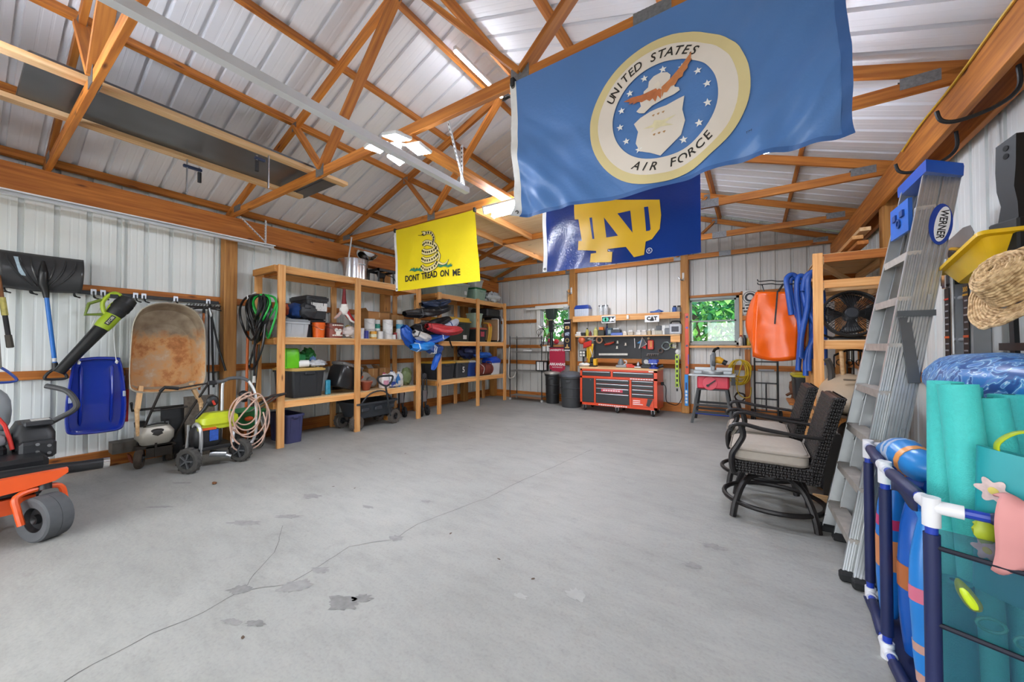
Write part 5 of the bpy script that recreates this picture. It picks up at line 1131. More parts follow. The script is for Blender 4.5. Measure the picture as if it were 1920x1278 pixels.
# pennants
def pennant(name, label, x0, x1, z0, z1, point, y, hexc):
    t = at0(name, label, 'banner', ((x0+x1)/2, y, z0))
    M = plane_M(((x0+x1)/2, y, 0), (1, 0, 0), (0, 0, 1)); w_ = (x1-x0)/2
    G().prism([(-w_, z1), (-w_, z0 + point), (0, z0), (w_, z0 + point), (w_, z1)], .004, M).build('cloth', mat(hexc, .8, 0, .08), t, True, smooth=False)
    G().bx(x0 - .02, y - .012, z1 - .01, x1 + .02, y + .004, z1 + .01).build('rod', mat('#2a2422', .5), t, True)
    return t, M
wt = mat('#f2ece8', .7)
p1, M = pennant('red_pennant', 'crimson university pennant with white lettering under the left window', -4.14, -3.73, .70, 1.34, .12, 7.98, '#a81e3c')
M2 = M @ T(0, 0, .005)
decal_text('lettering', 'UNIVERSITY OF', .058, M2 @ T(0, 1.27, 0), wt, p1, bold=.002)
decal_text('lettering', 'ARKANSAS', .085, M2 @ T(0, .93, 0), wt, p1, bold=.003)
decal_text('lettering', 'RAZORBACKS', .042, M2 @ T(0, .86, 0), wt, p1, shear=.2)
p2, M = pennant('black_banner', 'narrow black banner with gold emblems beside the left window', -3.74, -3.56, 1.24, 1.98, .02, 7.93, '#1c1a26')
gold = mat('#c79f62', .6)
for k, (zc_, hx) in enumerate(((1.80, '#c79f62'), (1.65, '#9aa6b8'), (1.50, '#b59a5a'), (1.36, '#c79f62'))):
    mm = mat(hx, .6)
    if k == 0: G().prism(circ(.038, 16, -.022, zc_), .003, M @ T(0, 0, .005)).prism(circ(.038, 16, .022, zc_), .003, M @ T(0, 0, .005)).build('emblem', mm, p2, True)
    elif k == 1: G().prism([(-.06, zc_+.02), (-.01, zc_+.04), (.05, zc_+.045), (.06, zc_-.01), (.02, zc_-.01), (.05, zc_-.045), (-.01, zc_-.03), (-.05, zc_-.045)], .003, M @ T(0, 0, .005)).build('emblem', mm, p2, True)
    elif k == 2: G().loft([[(x, y + zc_, z) for x, y in circ(r_, 18)] for r_, z in ((.05, .005), (.05, .009), (.036, .009), (.036, .005))], False, False, M).build('emblem', mm, p2, True)
    else: G().prism([(-.055, zc_-.045), (.055, zc_-.045), (.055, zc_-.02), (.02, zc_-.005), (.012, zc_+.05), (-.012, zc_+.05), (-.02, zc_-.005), (-.055, zc_-.02)], .003, M @ T(0, 0, .005)).build('emblem', mm, p2, True)
for zq in (1.91, 1.27): G().bx(-.07, zq - .011, .0, .07, zq + .011, .003, M @ T(0, 0, .005)).build('lettering_band', wt, p2, True)
# window sill knick-knacks
for k, (u, v, hx, rr, lab) in enumerate(((1014, 640, '#d8dadc', .055, 'white tape roll on the sill of the left window'), (1030, 638, '#c23a58', .05, 'pink bundle on the sill of the left window'), (1043, 640, '#b3202a', .065, 'red ball on the sill of the left window'), (1056, 628, '#d9b49a', .05, 'cream ornament hanging at the left window'))):
    p = PY(u, v, 8.22); one(G().ell(p, (rr, rr*.8, rr), 12, 8, None, .25, k), 'sill_trinket', mat(hx, .5), lab, 'trinket', p - Vector((0, 0, rr)))
# work light stand between the can and the chest
ws = at0('work_light_stand', 'folded tripod work light standing behind the big grey can', 'work light', (-3.33, 8.12, 0))
G().cyl((0, 0, .3), (0, 0, 1.12), .02, n=10).build('mast', BLK(), ws)
for a_ in (0, 2.1, 4.2): G().tube([(0, 0, .75), (.15*math.cos(a_ + 1), .08*math.sin(a_), .02)], .012, 8).build('leg', BLK(), ws)
G().bx(-.08, -.06, 1.12, .08, .02, 1.26, None, .01).build('lamp_head', BLK(), ws)
for s in (-.035, .035):
    for q_ in (1.155, 1.22): G().bx(s - .026, -.066, q_ - .024, s + .026, -.061, q_ + .024).build('lens', mat('#e8e4d8', .3), ws)
rf = at0('safety_vest', 'yellow and red high-visibility cloth hung at the left end of the pegboard', 'cloth', (-3.2, 8.12, 1.0))
G().grid(lambda u, v: (-3.30 + .05 + .17*u*(1.0 - .35*v), 8.12 + .02*math.sin(u*9), 1.42 - .42*v - .05*u*v), 12, 8).build('cloth', mat('#d8a81f', .7, 0, .15), rf, True, solid=.012)
G().grid(lambda u, v: (-3.32 + .20*u, 8.10, 1.44 - .13*v + .06*u), 8, 5).build('red_patch', mat('#c2291f', .7), rf, True, solid=.012)
G().tube([(-3.18, 8.10, 1.38), (-3.12, 8.10, 1.2), (-3.05, 8.09, 1.05)], .008, 6).build('strap', mat('#e6e4de', .7), rf, True)
one(G().ell((-3.37, 8.13, 1.5), (.085, .07, .09), 14, 10), 'hard_hat', mat('#d06038', .4), 'orange hard hat hung at the left end of the pegboard', 'hat', (-3.37, 8.13, 1.41))
# the workbench wall: two shelves and the pegboard ------------------------------------------------
us = at0('upper_wall_shelf', 'upper pine wall shelf with signs on its front edge', 'shelf', (-2.4, 8.2, 1.93))
bar('front_board', (-1.17, -.12, .065), (1.16, -.12, .065), .04, .13, PINE, us); bar('shelf_board', (-1.17, .01, .125), (1.16, .01, .125), .22, .02, PINE, us)
ls = at0('lower_wall_shelf', 'lower pine wall shelf crowded with small tools above the pegboard', 'shelf', (-2.4, 8.2, 1.58))
bar('shelf_board', (-1.1, .0, .01), (1.16, .0, .01), .26, .022, PALE, ls); bar('bracket_block', (.98, -.10, -.07), (1.16, -.10, -.07), .04, .13, PINE, ls)
pb = at0('pegboard', 'black pegboard hung with hand tools above the tool chest', 'pegboard', (-2.3, 8.27, 1.09))
pm = mat('#26282b', .5, 0, .1)
G().bx(-.82, -.01, .0, .25, .01, .485).build('board', pm, pb, smooth=False); G().bx(.256, -.01, .0, .95, .01, .485).build('board', pm, pb, smooth=False)
g = G()
for i in range(58):
    for j in range(15):
        x = -.80 + i*.0302; z = .02 + j*.0318; g.bx(x - .003, -.0115, z - .003, x + .003, -.0095, z + .003)
o = g.build('peg_holes', mat('#0c0c0d', .8), pb, smooth=False); o['kind'] = 'stuff'
lg = at0('bench_ledge', 'narrow pine ledge along the foot of the pegboard', 'ledge', (-2.3, 8.2, 1.04))
bar('ledge_board', (-.95, 0, .03), (1.04, 0, .03), .16, .03, PALE, lg); bar('ledge_apron', (-.95, -.08, .0), (1.04, -.08, .0), .03, .09, GIRT, lg)
# signs
def sign(name, label, u0, u1, v0, v1, y, hexc, edge=None):
    a_ = PY(u0, v1, y); b_ = PY(u1, v0, y); t = at0(name, label, 'sign', a_)
    G().bx(a_.x, y - .004, a_.z, b_.x, y + .004, b_.z, None, .002).build('plate', mat(hexc, .4), t, True)
    return t, plane_M(((a_.x+b_.x)/2, y - .0045, (a_.z+b_.z)/2), (1, 0, 0), (0, 0, 1)), b_.x - a_.x, b_.z - a_.z
YS = 8.045
t, M, w_, h_ = sign('letter_sign', 'white sign reading CAT on the upper wall shelf', 1209, 1236, 590, 604, YS, '#eeeeec')
decal_text('lettering', 'CAT', h_*.72, M, mat('#1a1a1a', .6), t, bold=.006)
G().add([(-.045, -.05, .003), (.045, -.05, .003), (0, .005, .003)], [(0, 1, 2)], M).build('triangle', mat('#1a1a1a', .6), t, True, smooth=False)
t, M, w_, h_ = sign('plate_sign', 'dark licence plate with green and white marks on the upper wall shelf', 1128, 1154, 591, 606, YS, '#dcdcd8')
G().bx(-w_*.46, -h_*.36, .0, w_*.46, h_*.36, .002, M).build('panel', mat('#2e3133', .5), t, True)
G().prism(circ(h_*.27, 14, -w_*.29, 0), .002, M @ T(0, 0, .002)).prism(circ(h_*.27, 14, -w_*.12, 0), .002, M @ T(0, 0, .002)).build('green_mark', mat('#58c4a0', .5), t, True)
G().prism([(.02, -.04), (.06, .05), (.10, .0), (.14, .05), (.17, .02), (.13, -.02), (.15, -.05), (.09, -.03), (.05, -.05)], .002, M @ T(0, 0, .002)).build('white_mark', mat('#e8e8e8', .5), t, True)
one(G().bx(0, 0, 0, .045, .03, .085, T(xx(1175, 8.03, 598), 8.02, 1.95), .004), 'light_switch', mat('#eceae4', .4), 'small white switch box on the upper wall shelf edge', 'switch', (xx(1175, 8.03, 598), 8.02, 1.95))
# upper shelf things
zu = 2.066
po = at0('parts_organizer', 'clear parts case with a deep blue lid on the upper shelf', 'case', (xx(1093, 8.2, 590), 8.2, zu))
G().loft([[(x*k, y*k, z) for x, y in rrect(.36, .2, .02)] for k, z in ((.94, 0), (1, .02), (1.0, .17))]).build('tray', mat('#c2cad6', .2, 0, .15, 40), po)
G().loft([[(x*k, y*k, z) for x, y in rrect(.37, .21, .02)] for k, z in ((1, .17), (1, .20), (.82, .26))]).build('lid', mat('#23408f', .35), po)
for k in range(6): G().bx(-.16 + k*.055, -.103, .01, -.156 + k*.055, -.099, .17).build('divider', mat('#98a4b8', .3), po)
for k, u in enumerate((1127, 1136)):
    t = at0('clear_jar', ('tall clear jar of hardware left of its twin on the upper shelf', 'tall clear jar of hardware right of its twin on the upper shelf')[k], 'jar', (xx(u, 8.2, 590), 8.2, zu))
    G().lathe([(.05, 0), (.055, .01), (.055, .20), (.05, .21), (.001, .21)], 16).build('glass', mat('#c3c6c6', .15, 0, .3, 40), t); G().lathe([(.056, .205), (.056, .235), (.001, .235)], 16).build('lid', STEEL, t)
one(G().bx(-.13, -.05, 0, .10, .05, .035, T(xx(1232, 8.18, 590), 8.16, zu), .01).tube([(xx(1228, 8.18, 590), 8.16, zu + .03), (xx(1236, 8.18, 590), 8.16, zu + .06), (xx(1244, 8.18, 590), 8.16, zu + .02)], .012, 6), 'blue_clamp', mat('#2f5fae', .4, 0, .2), 'blue hand clamp lying on the upper shelf', 'clamp', (xx(1232, 8.18, 590), 8.16, zu))
for k, (u, hx, lab) in enumerate(((1265, '#3f63a8', 'jar with a blue label at the right end of the upper shelf'), (1273, '#8a8a88', 'grey jar at the right end of the upper shelf'))):
    t = at0('spray_can', lab, 'jar', (xx(u, 8.2, 590), 8.2, zu)); G().lathe([(.045, 0), (.048, .01), (.048, .09), (.03, .105), (.001, .105)], 16).build('body', mat(hx, .4), t); G().lathe([(.03, .10), (.03, .13), (.001, .13)], 12).build('cap', BLK(), t)
# lower shelf things
zl = 1.602
def bott(u, r, h, hx, cap, lab, name='bottle', cat='bottle', y=8.2, z=zl):
    t = at0(name, lab, cat, (xx(u, y, 620), y, z))
    G().lathe([(r*.92, 0), (r, .008), (r, h*.62), (r*.45, h*.8), (r*.42, h*.86)], 14).build('body', mat(hx, .4, 0, .2, 30), t); G().cyl((0, 0, h*.85), (0, 0, h), r*.48, n=10).build('cap', mat(cap, .5), t)
def blockt(u, w_, d_, h, hx, lab, name, cat='box', y=8.18, z=zl, top=None, detail=None):
    t = at0(name, lab, cat, (xx(u, y, 620), y, z))
    G().bx(-w_/2, -d_/2, 0, w_/2, d_/2, h, None, min(w_, h)*.1).build('body', mat(hx, .45, 0, .15, 20), t)
    if top: G().bx(-w_*.35, -d_*.35, h, w_*.35, d_*.35, h + top[0], None, .006).build('top', mat(top[1], .5), t)
    if detail: G().bx(-w_*.3, -d_/2 - .003, h*.25, w_*.3, -d_/2 + .001, h*.75).build('front_panel', mat(detail, .4, 0, .4, 60), t)
    return t
bott(1101, .034, .19, '#c3b84a', '#1c1c1c', 'yellow bottle with a black cap at the left of the tool shelf')
bott(1107, .03, .12, '#6e2f2f', '#8a4040', 'dark red jar beside the yellow bottle', 'jar', 'jar')
blockt(1086, .16, .12, .05, '#d9d6d0', 'low white box at the left end of the tool shelf', 'white_box', top=(.05, '#e4e2de'))
blockt(1094, .10, .12, .08, '#2b2c2e', 'black box beside the low white box', 'black_box')
bott(1117, .055, .20, '#c6c27a', '#b5b06a', 'squat pale yellow container on the tool shelf', 'jar', 'jar')
blockt(1128, .15, .1, .13, '#3a3a34', 'black and orange battery pack set on the tool shelf', 'battery_set', 'battery', top=(.07, '#d8722a'))
bott(1138, .03, .28, '#22305c', '#16171a', 'tall navy bottle on the tool shelf')
blockt(1144, .11, .1, .17, '#2f4a56', 'dark teal box with a round dial on the tool shelf', 'dial_box', detail='#8fa0a8')
blockt(1158, .26, .16, .06, '#5f78c0', 'flat periwinkle blue case on the tool shelf', 'flat_case', 'case')
blockt(1156, .20, .13, .07, '#3c4048', 'charcoal case lying on the blue one', 'flat_case', 'case', z=zl + .061, top=(.03, '#c2c6c4'))
for k, (u, w_, h, hx, lab) in enumerate(((1172, .10, .06, '#d6cfc2', 'low cream box in the middle of the tool shelf'), (1183, .12, .075, '#c2b8a8', 'beige box with a white top in the middle of the tool shelf'), (1198, .10, .07, '#dad6ce', 'white box above the white stick'), (1208, .12, .075, '#c9c2b8', 'pale box beside the white box above the triangle'), (1218, .07, .09, '#b8a888', 'tan cylinder box above the red can'), (1226, .07, .10, '#cfc8ba', 'cream bottle shaped box above the red can'))):
    blockt(u, w_, .1, h, hx, lab, 'small_box', top=(.035, '#ece8e2'))
blockt(1236, .15, .13, .09, '#b8b4a4', 'grey palm sander on the tool shelf', 'palm_sander', 'sander', top=(.10, '#55585a'))
blockt(1245, .07, .1, .20, '#e2e2de', 'narrow white upright box on the tool shelf', 'white_box')
blockt(1252, .11, .12, .13, '#6f7376', 'grey charger on the tool shelf', 'battery_charger', 'charger', top=(.06, '#c8cac8'))
rb = blockt(1267, .23, .15, .22, '#c6c8cc', 'big silver radio with a dark face at the right of the tool shelf', 'jobsite_radio', 'radio', detail='#2b2b3a')
G().tube(smoothpts([(-.09, 0, .22), (-.07, 0, .27), (.07, 0, .27), (.09, 0, .22)], 4), .012, 8).build('handle', BLK(), rb)
# hung on the pegboard
YP = 8.225
def peg(u, v): return PY(u, v, YP)
for k, (u, v0, v1, hx) in enumerate(((1098, 636, 655, '#a8acae'), (1104, 635, 648, '#7a6a5c'), (1109, 636, 650, '#9aa0a2'), (1113, 638, 651, '#8a8e90'))):
    t = at0('hand_tool', ('steel hammer hung furthest left on the pegboard', 'brown handled screwdriver hung second on the pegboard', 'thin steel rasp hung third on the pegboard', 'small wrench hung fourth on the pegboard')[k], 'tool', peg(u, v1))
    a_, b_ = peg(u, v0), peg(u, v1); G().tube([a_, b_], .008, 6).build('shaft', mat(hx, .4, .6), t, True); G().beam(a_ + Vector((-.035, 0, 0)), a_ + Vector((.035, 0, 0)), .018, .02).build('head', STEEL, t, True)
t = at0('plier_set', 'grey pliers hung low on the left of the pegboard', 'pliers', peg(1106, 652)); g = G()
c = peg(1106, 649); G().tube(smoothpts([c + Vector((-.06, 0, -.03)), c + Vector((-.01, 0, .0)), c + Vector((.05, 0, .04))], 4), .010, 6).build('jaw', STEEL, t, True); G().tube(smoothpts([c + Vector((-.06, 0, .03)), c + Vector((-.01, 0, .0)), c + Vector((.05, 0, -.04))], 4), .010, 6).build('jaw', STEEL, t, True)
c = peg(1124, 637); one(G().lathe([(.05, -.02), (.082, -.02), (.082, .02), (.05, .02), (.05, -.02)], 24, Matrix.Translation(c) @ RX(R(90)), caps=False), 'tape_roll', mat('#b98a6a', .6), 'tan roll of tape hung on the pegboard', 'tape', c - Vector((0, 0, .082)))
t = at0('pipe_wrench', 'red handled wrench lying in a pegboard holder', 'wrench', peg(1143, 647))
G().tube([peg(1134, 646), peg(1143, 644), peg(1152, 641)], [.022, .026, .014], 8).build('handle', mat('#b23a28', .4), t, True); G().tube([peg(1136, 643), peg(1152, 640)], .012, 6).build('blade', STEEL, t, True)
G().tube([peg(1132, 639), peg(1133, 646), peg(1153, 645), peg(1153, 639)], .005, 5).build('holder', BLK(), t, True)
for k, (u, v) in enumerate(((1158, 641), (1173, 645), (1157, 651))):
    c = peg(u, v); one(G().bx(-.015, -.01, -.02, .015, .02, .03, Matrix.Translation(c), .004).bx(-.025, -.01, -.03, .025, .01, -.018, Matrix.Translation(c)), 'peg_hook', mat('#dcd8ca', .5), ('cream peg hook highest in the middle of the pegboard', 'cream peg hook right of the other two', 'cream peg hook lowest in the middle of the pegboard')[k], 'hook', c - Vector((0, 0, .03)))
one(G().beam(peg(1190, 634), peg(1191, 652), .05, .015, (1, 0, 0)), 'paint_stick', mat('#dedede', .5, 0, .4, 50), 'white printed stick hung on the pegboard', 'stick', peg(1191, 652))
t = at0('warning_triangle', 'white framed triangle with blue and red behind it on the pegboard', 'sign', peg(1205, 653))
tri = [peg(1199, 653) + Vector((0, -.02, 0)), peg(1205, 632) + Vector((0, -.02, 0)), peg(1213, 645) + Vector((0, -.02, 0))]
G().tube(tri, .014, 6, True).build('frame', mat('#ece8e4', .5), t, True)
G().add([tuple(p + Vector((0, .008, 0))) for p in tri], [(0, 1, 2)]).build('face', mat('#4a5058', .6), t, True, smooth=False)
G().add([tuple(peg(1194, 643)), tuple(peg(1204, 636)), tuple(peg(1201, 644))], [(0, 1, 2)]).build('blue_flag', mat('#4a90c8', .6), t, True, smooth=False, solid=.004)
G().add([tuple(peg(1201, 651)), tuple(peg(1211, 646)), tuple(peg(1211, 654))], [(0, 1, 2)]).build('red_flag', mat('#b5232a', .6), t, True, smooth=False, solid=.004)
t = at0('red_pouch', 'red plastic pouch with a round clasp hung on the pegboard', 'pouch', peg(1220, 655))
a_, b_ = peg(1215, 655), peg(1226, 637); G().bx(a_.x, YP - .035, a_.z, b_.x, YP, b_.z, None, .015).build('pouch', mat('#d23a26', .3), t, True); G().ell(peg(1216, 634), (.03, .02, .03), 10, 8).build('clasp', mat('#c8b088', .5), t, True); G().bx((a_.x+b_.x)/2 - .01, YP - .04, a_.z + .05, (a_.x+b_.x)/2 + .03, YP - .03, b_.z - .02).build('buckle', mat('#d8843a', .5), t, True)
c = peg(1239, 657); one(G().lathe([(.03, -.02), (.055, -.02), (.055, .02), (.03, .02), (.03, -.02)], 20, Matrix.Translation(c) @ RX(R(90)), caps=False), 'tape_roll', mat('#4a342a', .6), 'dark brown roll of tape low on the pegboard', 'tape', c - Vector((0, 0, .055)))
def wirebundle(name, label, c, r, m, seed, n=5, rad=.006, cat='wire'):
    rnd = random.Random(seed); pts = []
    for k in range(n):
        for i in range(10):
            a_ = 2*math.pi*i/10; rr = r*rnd.uniform(.75, 1.05); pts.append((c[0] + rr*math.cos(a_), c[1] + rnd.uniform(-.02, .02), c[2] + rr*math.sin(a_)))
    return one(G().tube(smoothpts(pts, 3), rad, 5), name, m, label, cat, (c[0], c[1], c[2] - r))
wirebundle('wire_coil', 'silver wire coil hung at the right of the pegboard', peg(1249, 648), .085, mat('#9aa6a6', .35, .5), 3, 6)
wirebundle('wire_coil', 'yellow-green wire coil hung beside the silver coil', peg(1261, 647), .055, mat('#a8b04a', .5), 5, 4)
one(G().bx(-.04, -.02, -.07, .04, .02, .07, Matrix.Translation(peg(1265, 647)), .01), 'dust_mask_box', mat('#b5b0a0', .5, 0, .2), 'beige box hung at the right end of the pegboard', 'box', peg(1265, 656))
one(G().beam(peg(1123, 664), peg(1177, 664), .02, .045, (0, 0, 1)), 'steel_ruler', mat('#c6c4bc', .4, .3, .15, 30), 'long pale steel ruler at the foot of the pegboard', 'ruler', peg(1150, 666))
g = G()
for k in range(6): g.tube(smoothpts([peg(1213.5 + k*4, 663), peg(1213.5 + k*4, 667) + Vector((0, -.03, 0)), peg(1215.5 + k*4, 665) + Vector((0, -.05, 0))], 3), .005, 5)
g.tube([peg(1213, 663), peg(1236, 663)], .006, 5); one(g, 'hook_rack', STEEL, 'row of steel hooks low on the pegboard', 'hooks', peg(1225, 668))
# lime level, orange and blue level
def level(name, label, u0, u1, v0, v1, y, hexc, cat='level'):
    a_, b_ = PY(u0, v1, y), PY(u1, v0, y); t = at0(name, label, cat, a_); G().bx(a_.x, y - .02, a_.z, b_.x, y + .005, b_.z, None, .004).build('body', mat(hexc, .4), t, True); return t, a_, b_
t, a_, b_ = level('lime_level', 'lime green level with black vertical lettering hung beside the tool chest', 1266.5, 1273, 664, 725, 8.1, '#b5d43a')
for k in range(8):
    z = b_.z - .05 - k*.095; G().bx(a_.x + .018, 8.078, z - .03, b_.x - .018, 8.081, z + .025).bx(a_.x + .03, 8.077, z - .012, b_.x - .03, 8.079, z + .008).build('lettering', BLK(), t, True)
one(G().ell(PY(1271, 660, 8.1), (.05, .03, .06), 10, 8, None, .3, 2), 'white_charger', mat('#d8d6d0', .5), 'white and black charger plugged in above the lime level', 'charger', PY(1271, 665, 8.1))
t, a_, b_ = level('red_level', 'long orange-red level screwed to the post beside the window', 1285, 1291, 587, 701, 8.185, '#dc4a22')
for vq in (594, 614, 648, 688):
    c = PY(1288, vq, 8.163); G().cyl(c, c + Vector((0, -.004, 0)), .022, n=12).build('vial', mat('#5a5ab0' if vq in (614,) else '#1d2850', .3), t, True)
G().bx(b_.x - .015, 8.161, a_.z + .2, b_.x, 8.164, a_.z + .4).build('grip', mat('#6a62b8', .5), t, True)
t, a_, b_ = level('blue_level', 'bright blue level screwed to the post below the red one', 1284, 1290.5, 702, 760, 8.185, '#2090e0')
G().bx(a_.x + .02, 8.161, b_.z - .30, b_.x - .02, 8.165, b_.z - .16, None, .004).build('grip', mat('#1a3f80', .5), t, True)
for k in range(4): G().bx(a_.x + .015, 8.161, a_.z + .05 + k*.07, b_.x - .015, 8.164, a_.z + .10 + k*.07).build('lettering', mat('#dff0fa', .5), t, True)
# tool chest --------------------------------------------------------------------------------------
tc_ = at0('tool_chest', 'orange-red rolling tool chest with black drawers and a wooden top', 'tool chest', (-2.33, 7.7, 0))
x0, x1, yf, yb = -3.11, -1.545, 7.4, 7.98
RED = mat('#e0481f', .35, 0, .05); DR = mat('#2c2e30', .4, 0, .08); LT = mat('#c9ccd0', .3, .5)
G().bx(x0, yf + .02, .13, x1, yb, .89, None, .006).build('cabinet', RED, tc_, True)
G().bx(x0, yf, .13, x0 + .045, yf + .02, .89).bx(x1 - .06, yf, .13, x1, yf + .02, .89).bx(x0, yf, .85, x1, yf + .02, .89).bx(x0, yf, .695, x1, yf + .02, .735).bx(x0, yf, .13, x1, yf + .02, .18).bx(-2.80, yf, .18, -2.765, yf + .02, .70).bx(-2.07, yf, .18, -2.03, yf + .02, .70).bx(-2.445, yf, .735, -2.405, yf + .02, .85).build('face_frame', RED, tc_, True)
bar('wood_top', (x0 - .01 + 2.33, -.005, .905), (x1 + .01 + 2.33, -.005, .905), .60, .035, PALE, tc_)
def drawer(a_, b_, z0, z1, pull=True):
    o = G().bx(a_, yf - .002, z0 + .004, b_, yf + .02, z1 - .004, None, .004).build('drawer', DR, tc_, True)
    if pull: G().bx(a_ + .01, yf - .018, z1 - .026, b_ - .01, yf - .002, z1 - .012, None, .004).build('handle', LT, o, True)
drawer(-3.06, -2.45, .74, .845); drawer(-2.40, -1.61, .74, .845)
dd = G().bx(-3.06, yf - .004, .185, -2.805, yf + .02, .69, None, .005).build('door', DR, tc_, True); G().cyl((-2.87, yf - .012, .66), (-2.87, yf, .66), .012, n=10).build('lock', CHROME, dd, True)
for a_, b_ in ((.60, .69), (.51, .60), (.40, .51), (.185, .40)): drawer(-2.76, -2.075, a_, b_)
for k in range(4): drawer(-2.025, -1.61, .69 - (k+1)*.085, .69 - k*.085)
G().bx(-2.64, yf - .016, .43, -2.20, yf - .003, .485).build('banner_sticker', mat('#d8455a', .5), tc_, True)
for zq, a_, b_, hh in ((.457, -2.60, -2.24, .012), (.155, -2.70, -2.10, .010), (.715, -2.05, -1.60, .010)):
    n = int((b_ - a_)/.045)
    for k in range(n): G().bx(a_ + k*(b_-a_)/n, yf - .0185, zq - hh, a_ + (k+.75)*(b_-a_)/n, yf - .001, zq + hh).build('print', mat('#f6e6e4', .6), tc_, True)
G().bx(-2.02, yf - .003, .185, -1.61, yf + .02, .345).build('tool_bay', RED, tc_, True)
for k in range(3): G().bx(-2.0, yf - .006, .285 - k*.035, -1.86 + (.05 if k == 2 else 0), yf - .002, .30 - k*.035).build('print', mat('#f6e6e4', .6), tc_, True)
G().prism([(-1.75, .21), (-1.69, .19), (-1.64, .30), (-1.62, .34), (-1.72, .345), (-1.73, .28)], .004, plane_M((0, yf - .003, 0), (1, 0, 0), (0, 0, 1))).build('battery_print', DR, tc_, True)
G().bx(-1.70, yf - .003, .86, -1.61, yf, .88).build('badge', mat('#f2eeee', .5), tc_, True)
for k, x in enumerate((x0 + .08, -2.33, x1 - .09)):
    for y in (yf + .06, yb - .08):
        g = G().bx(x - .045, y - .04, .12, x + .045, y + .04, .135).bx(x - .03, y - .02, .05, x - .024, y + .04, .13).bx(x + .024, y - .02, .05, x + .03, y + .04, .13); cs = g.build('caster', LT, tc_, True)
        gt, gh = G(), G(); wheel(gt, gh, (x, y + .015, .06), (1, 0, 0), .06, .04, .5, 18); wo = gt.build('caster_wheel', RUB, cs, True)
one(G().tube(smoothpts([(-1.52, 7.75, .62), (-1.46, 7.78, .55), (-1.47, 7.85, .3), (-1.44, 7.95, .22), (-1.30, 8.05, .18), (-1.22, 8.12, .35), (-1.25, 8.1, .6), (-1.28, 8.1, 1.0)], 5), .008, 6).bx(-1.54, 7.72, .59, -1.50, 7.80, .65), 'power_cord', BLK(.6), 'black power cord looping from the tool chest to the wall', 'cord', (-1.3, 8.05, .18))
# on the chest
zc = .923
def chestp(u, y): return xx(u, y, 690)
t = at0('drill_charger', 'yellow and black drill charger on the left of the tool chest', 'charger', (chestp(1112, 7.65), 7.65, zc)); G().bx(-.09, -.06, 0, .09, .06, .08, None, .015).bx(-.06, -.05, .08, .05, .05, .2, None, .02).build('base', BLK(.5), t); G().bx(.02, -.065, .02, .095, .05, .17, None, .015).build('battery', mat('#dcaa1f', .4), t); G().cyl((-.02, 0, .19), (0, 0, .24), .03, n=10).build('chuck', STEEL, t)
t = at0('ear_defenders', 'white ear defenders on the left corner of the chest', 'ear defenders', (chestp(1096, 7.6), 7.6, zc)); G().ell((0, 0, .04), (.13, .09, .045), 16, 8).build('shell', mat('#eeeae2', .6), t); G().cyl((.02, -.05, .07), (.02, -.05, .085), .02, n=10).build('button', mat('#7d7a74', .6), t)
t = at0('orbital_sander', 'grey sander standing in the middle of the tool chest', 'sander', (chestp(1166, 7.65), 7.65, zc)); G().bx(-.11, -.07, 0, .11, .07, .05, None, .01).build('base', mat('#8d9194', .4), t); G().lathe([(.06, .05), (.065, .09), (.05, .13), (.035, .17), (.001, .18)], 16, T(-.02, 0, 0)).build('motor', mat('#70757a', .4), t); G().tube(smoothpts([(.03, 0, .05), (.09, 0, .08), (.09, 0, .13), (.05, 0, .14)], 4), .015, 8).build('handle', mat('#c8caca', .4), t)
t = at0('red_cutter', 'red power tool lying on the tool chest', 'power tool', (chestp(1182, 7.65), 7.65, zc)); G().bx(-.12, -.05, 0, .10, .05, .05, None, .015).build('body', mat('#cc3826', .4), t); G().bx(-.09, -.03, .05, .05, .03, .075, None, .01).build('switch', mat('#e05a40', .4), t)
t = at0('small_grinder', 'small silver grinder on the tool chest', 'grinder', (chestp(1197, 7.65), 7.65, zc)); G().bx(-.07, -.06, 0, .07, .06, .03, None, .008).build('foot', STEEL, t); G().lathe([(.03, .03), (.045, .06), (.03, .09), (.015, .12), (.001, .13)], 14).build('body', STEEL, t)
t = at0('bench_grinder', 'black machine with a grey dial beside the blue vise', 'machine', (chestp(1213, 7.65), 7.65, zc)); G().bx(-.10, -.07, 0, .10, .07, .07, None, .012).build('foot', BLK(), t); G().lathe([(.001, -.06), (.09, -.06), (.10, 0), (.09, .06), (.001, .06)], 20, T(0, 0, .14) @ RX(R(90))).build('housing', mat('#26282a', .5), t); G().cyl((0, -.062, .13), (0, -.07, .13), .045, n=14).build('dial', mat('#b8bcbc', .5), t)
t = at0('bench_vise', 'blue bench vise on the right corner of the tool chest', 'vise', (chestp(1226, 7.55), 7.55, zc)); VB = mat('#2c46a8', .35)
G().lathe([(.09, 0), (.09, .02), (.05, .03), (.05, .08), (.001, .08)], 18).build('base', VB, t); G().bx(-.05, -.08, .07, .05, .12, .13, None, .015).bx(-.08, .02, .12, .08, .07, .18, None, .01).build('body', VB, t); G().bx(-.08, -.10, .09, .08, -.05, .18, None, .01).build('jaw', VB, t); G().cyl((-.09, -.14, .1), (.09, -.14, .1), .007, n=8).cyl((0, -.15, .1), (0, -.08, .1), .013, n=8).build('screw', STEEL, t)
one(G().tube([(chestp(1237, 7.6) - .06, 7.6, zc + .02), (chestp(1237, 7.6) + .06, 7.62, zc + .06)], [.02, .035], 8), 'black_flashlight', BLK(), 'black flashlight at the right end of the tool chest', 'flashlight', (chestp(1237, 7.6), 7.6, zc))
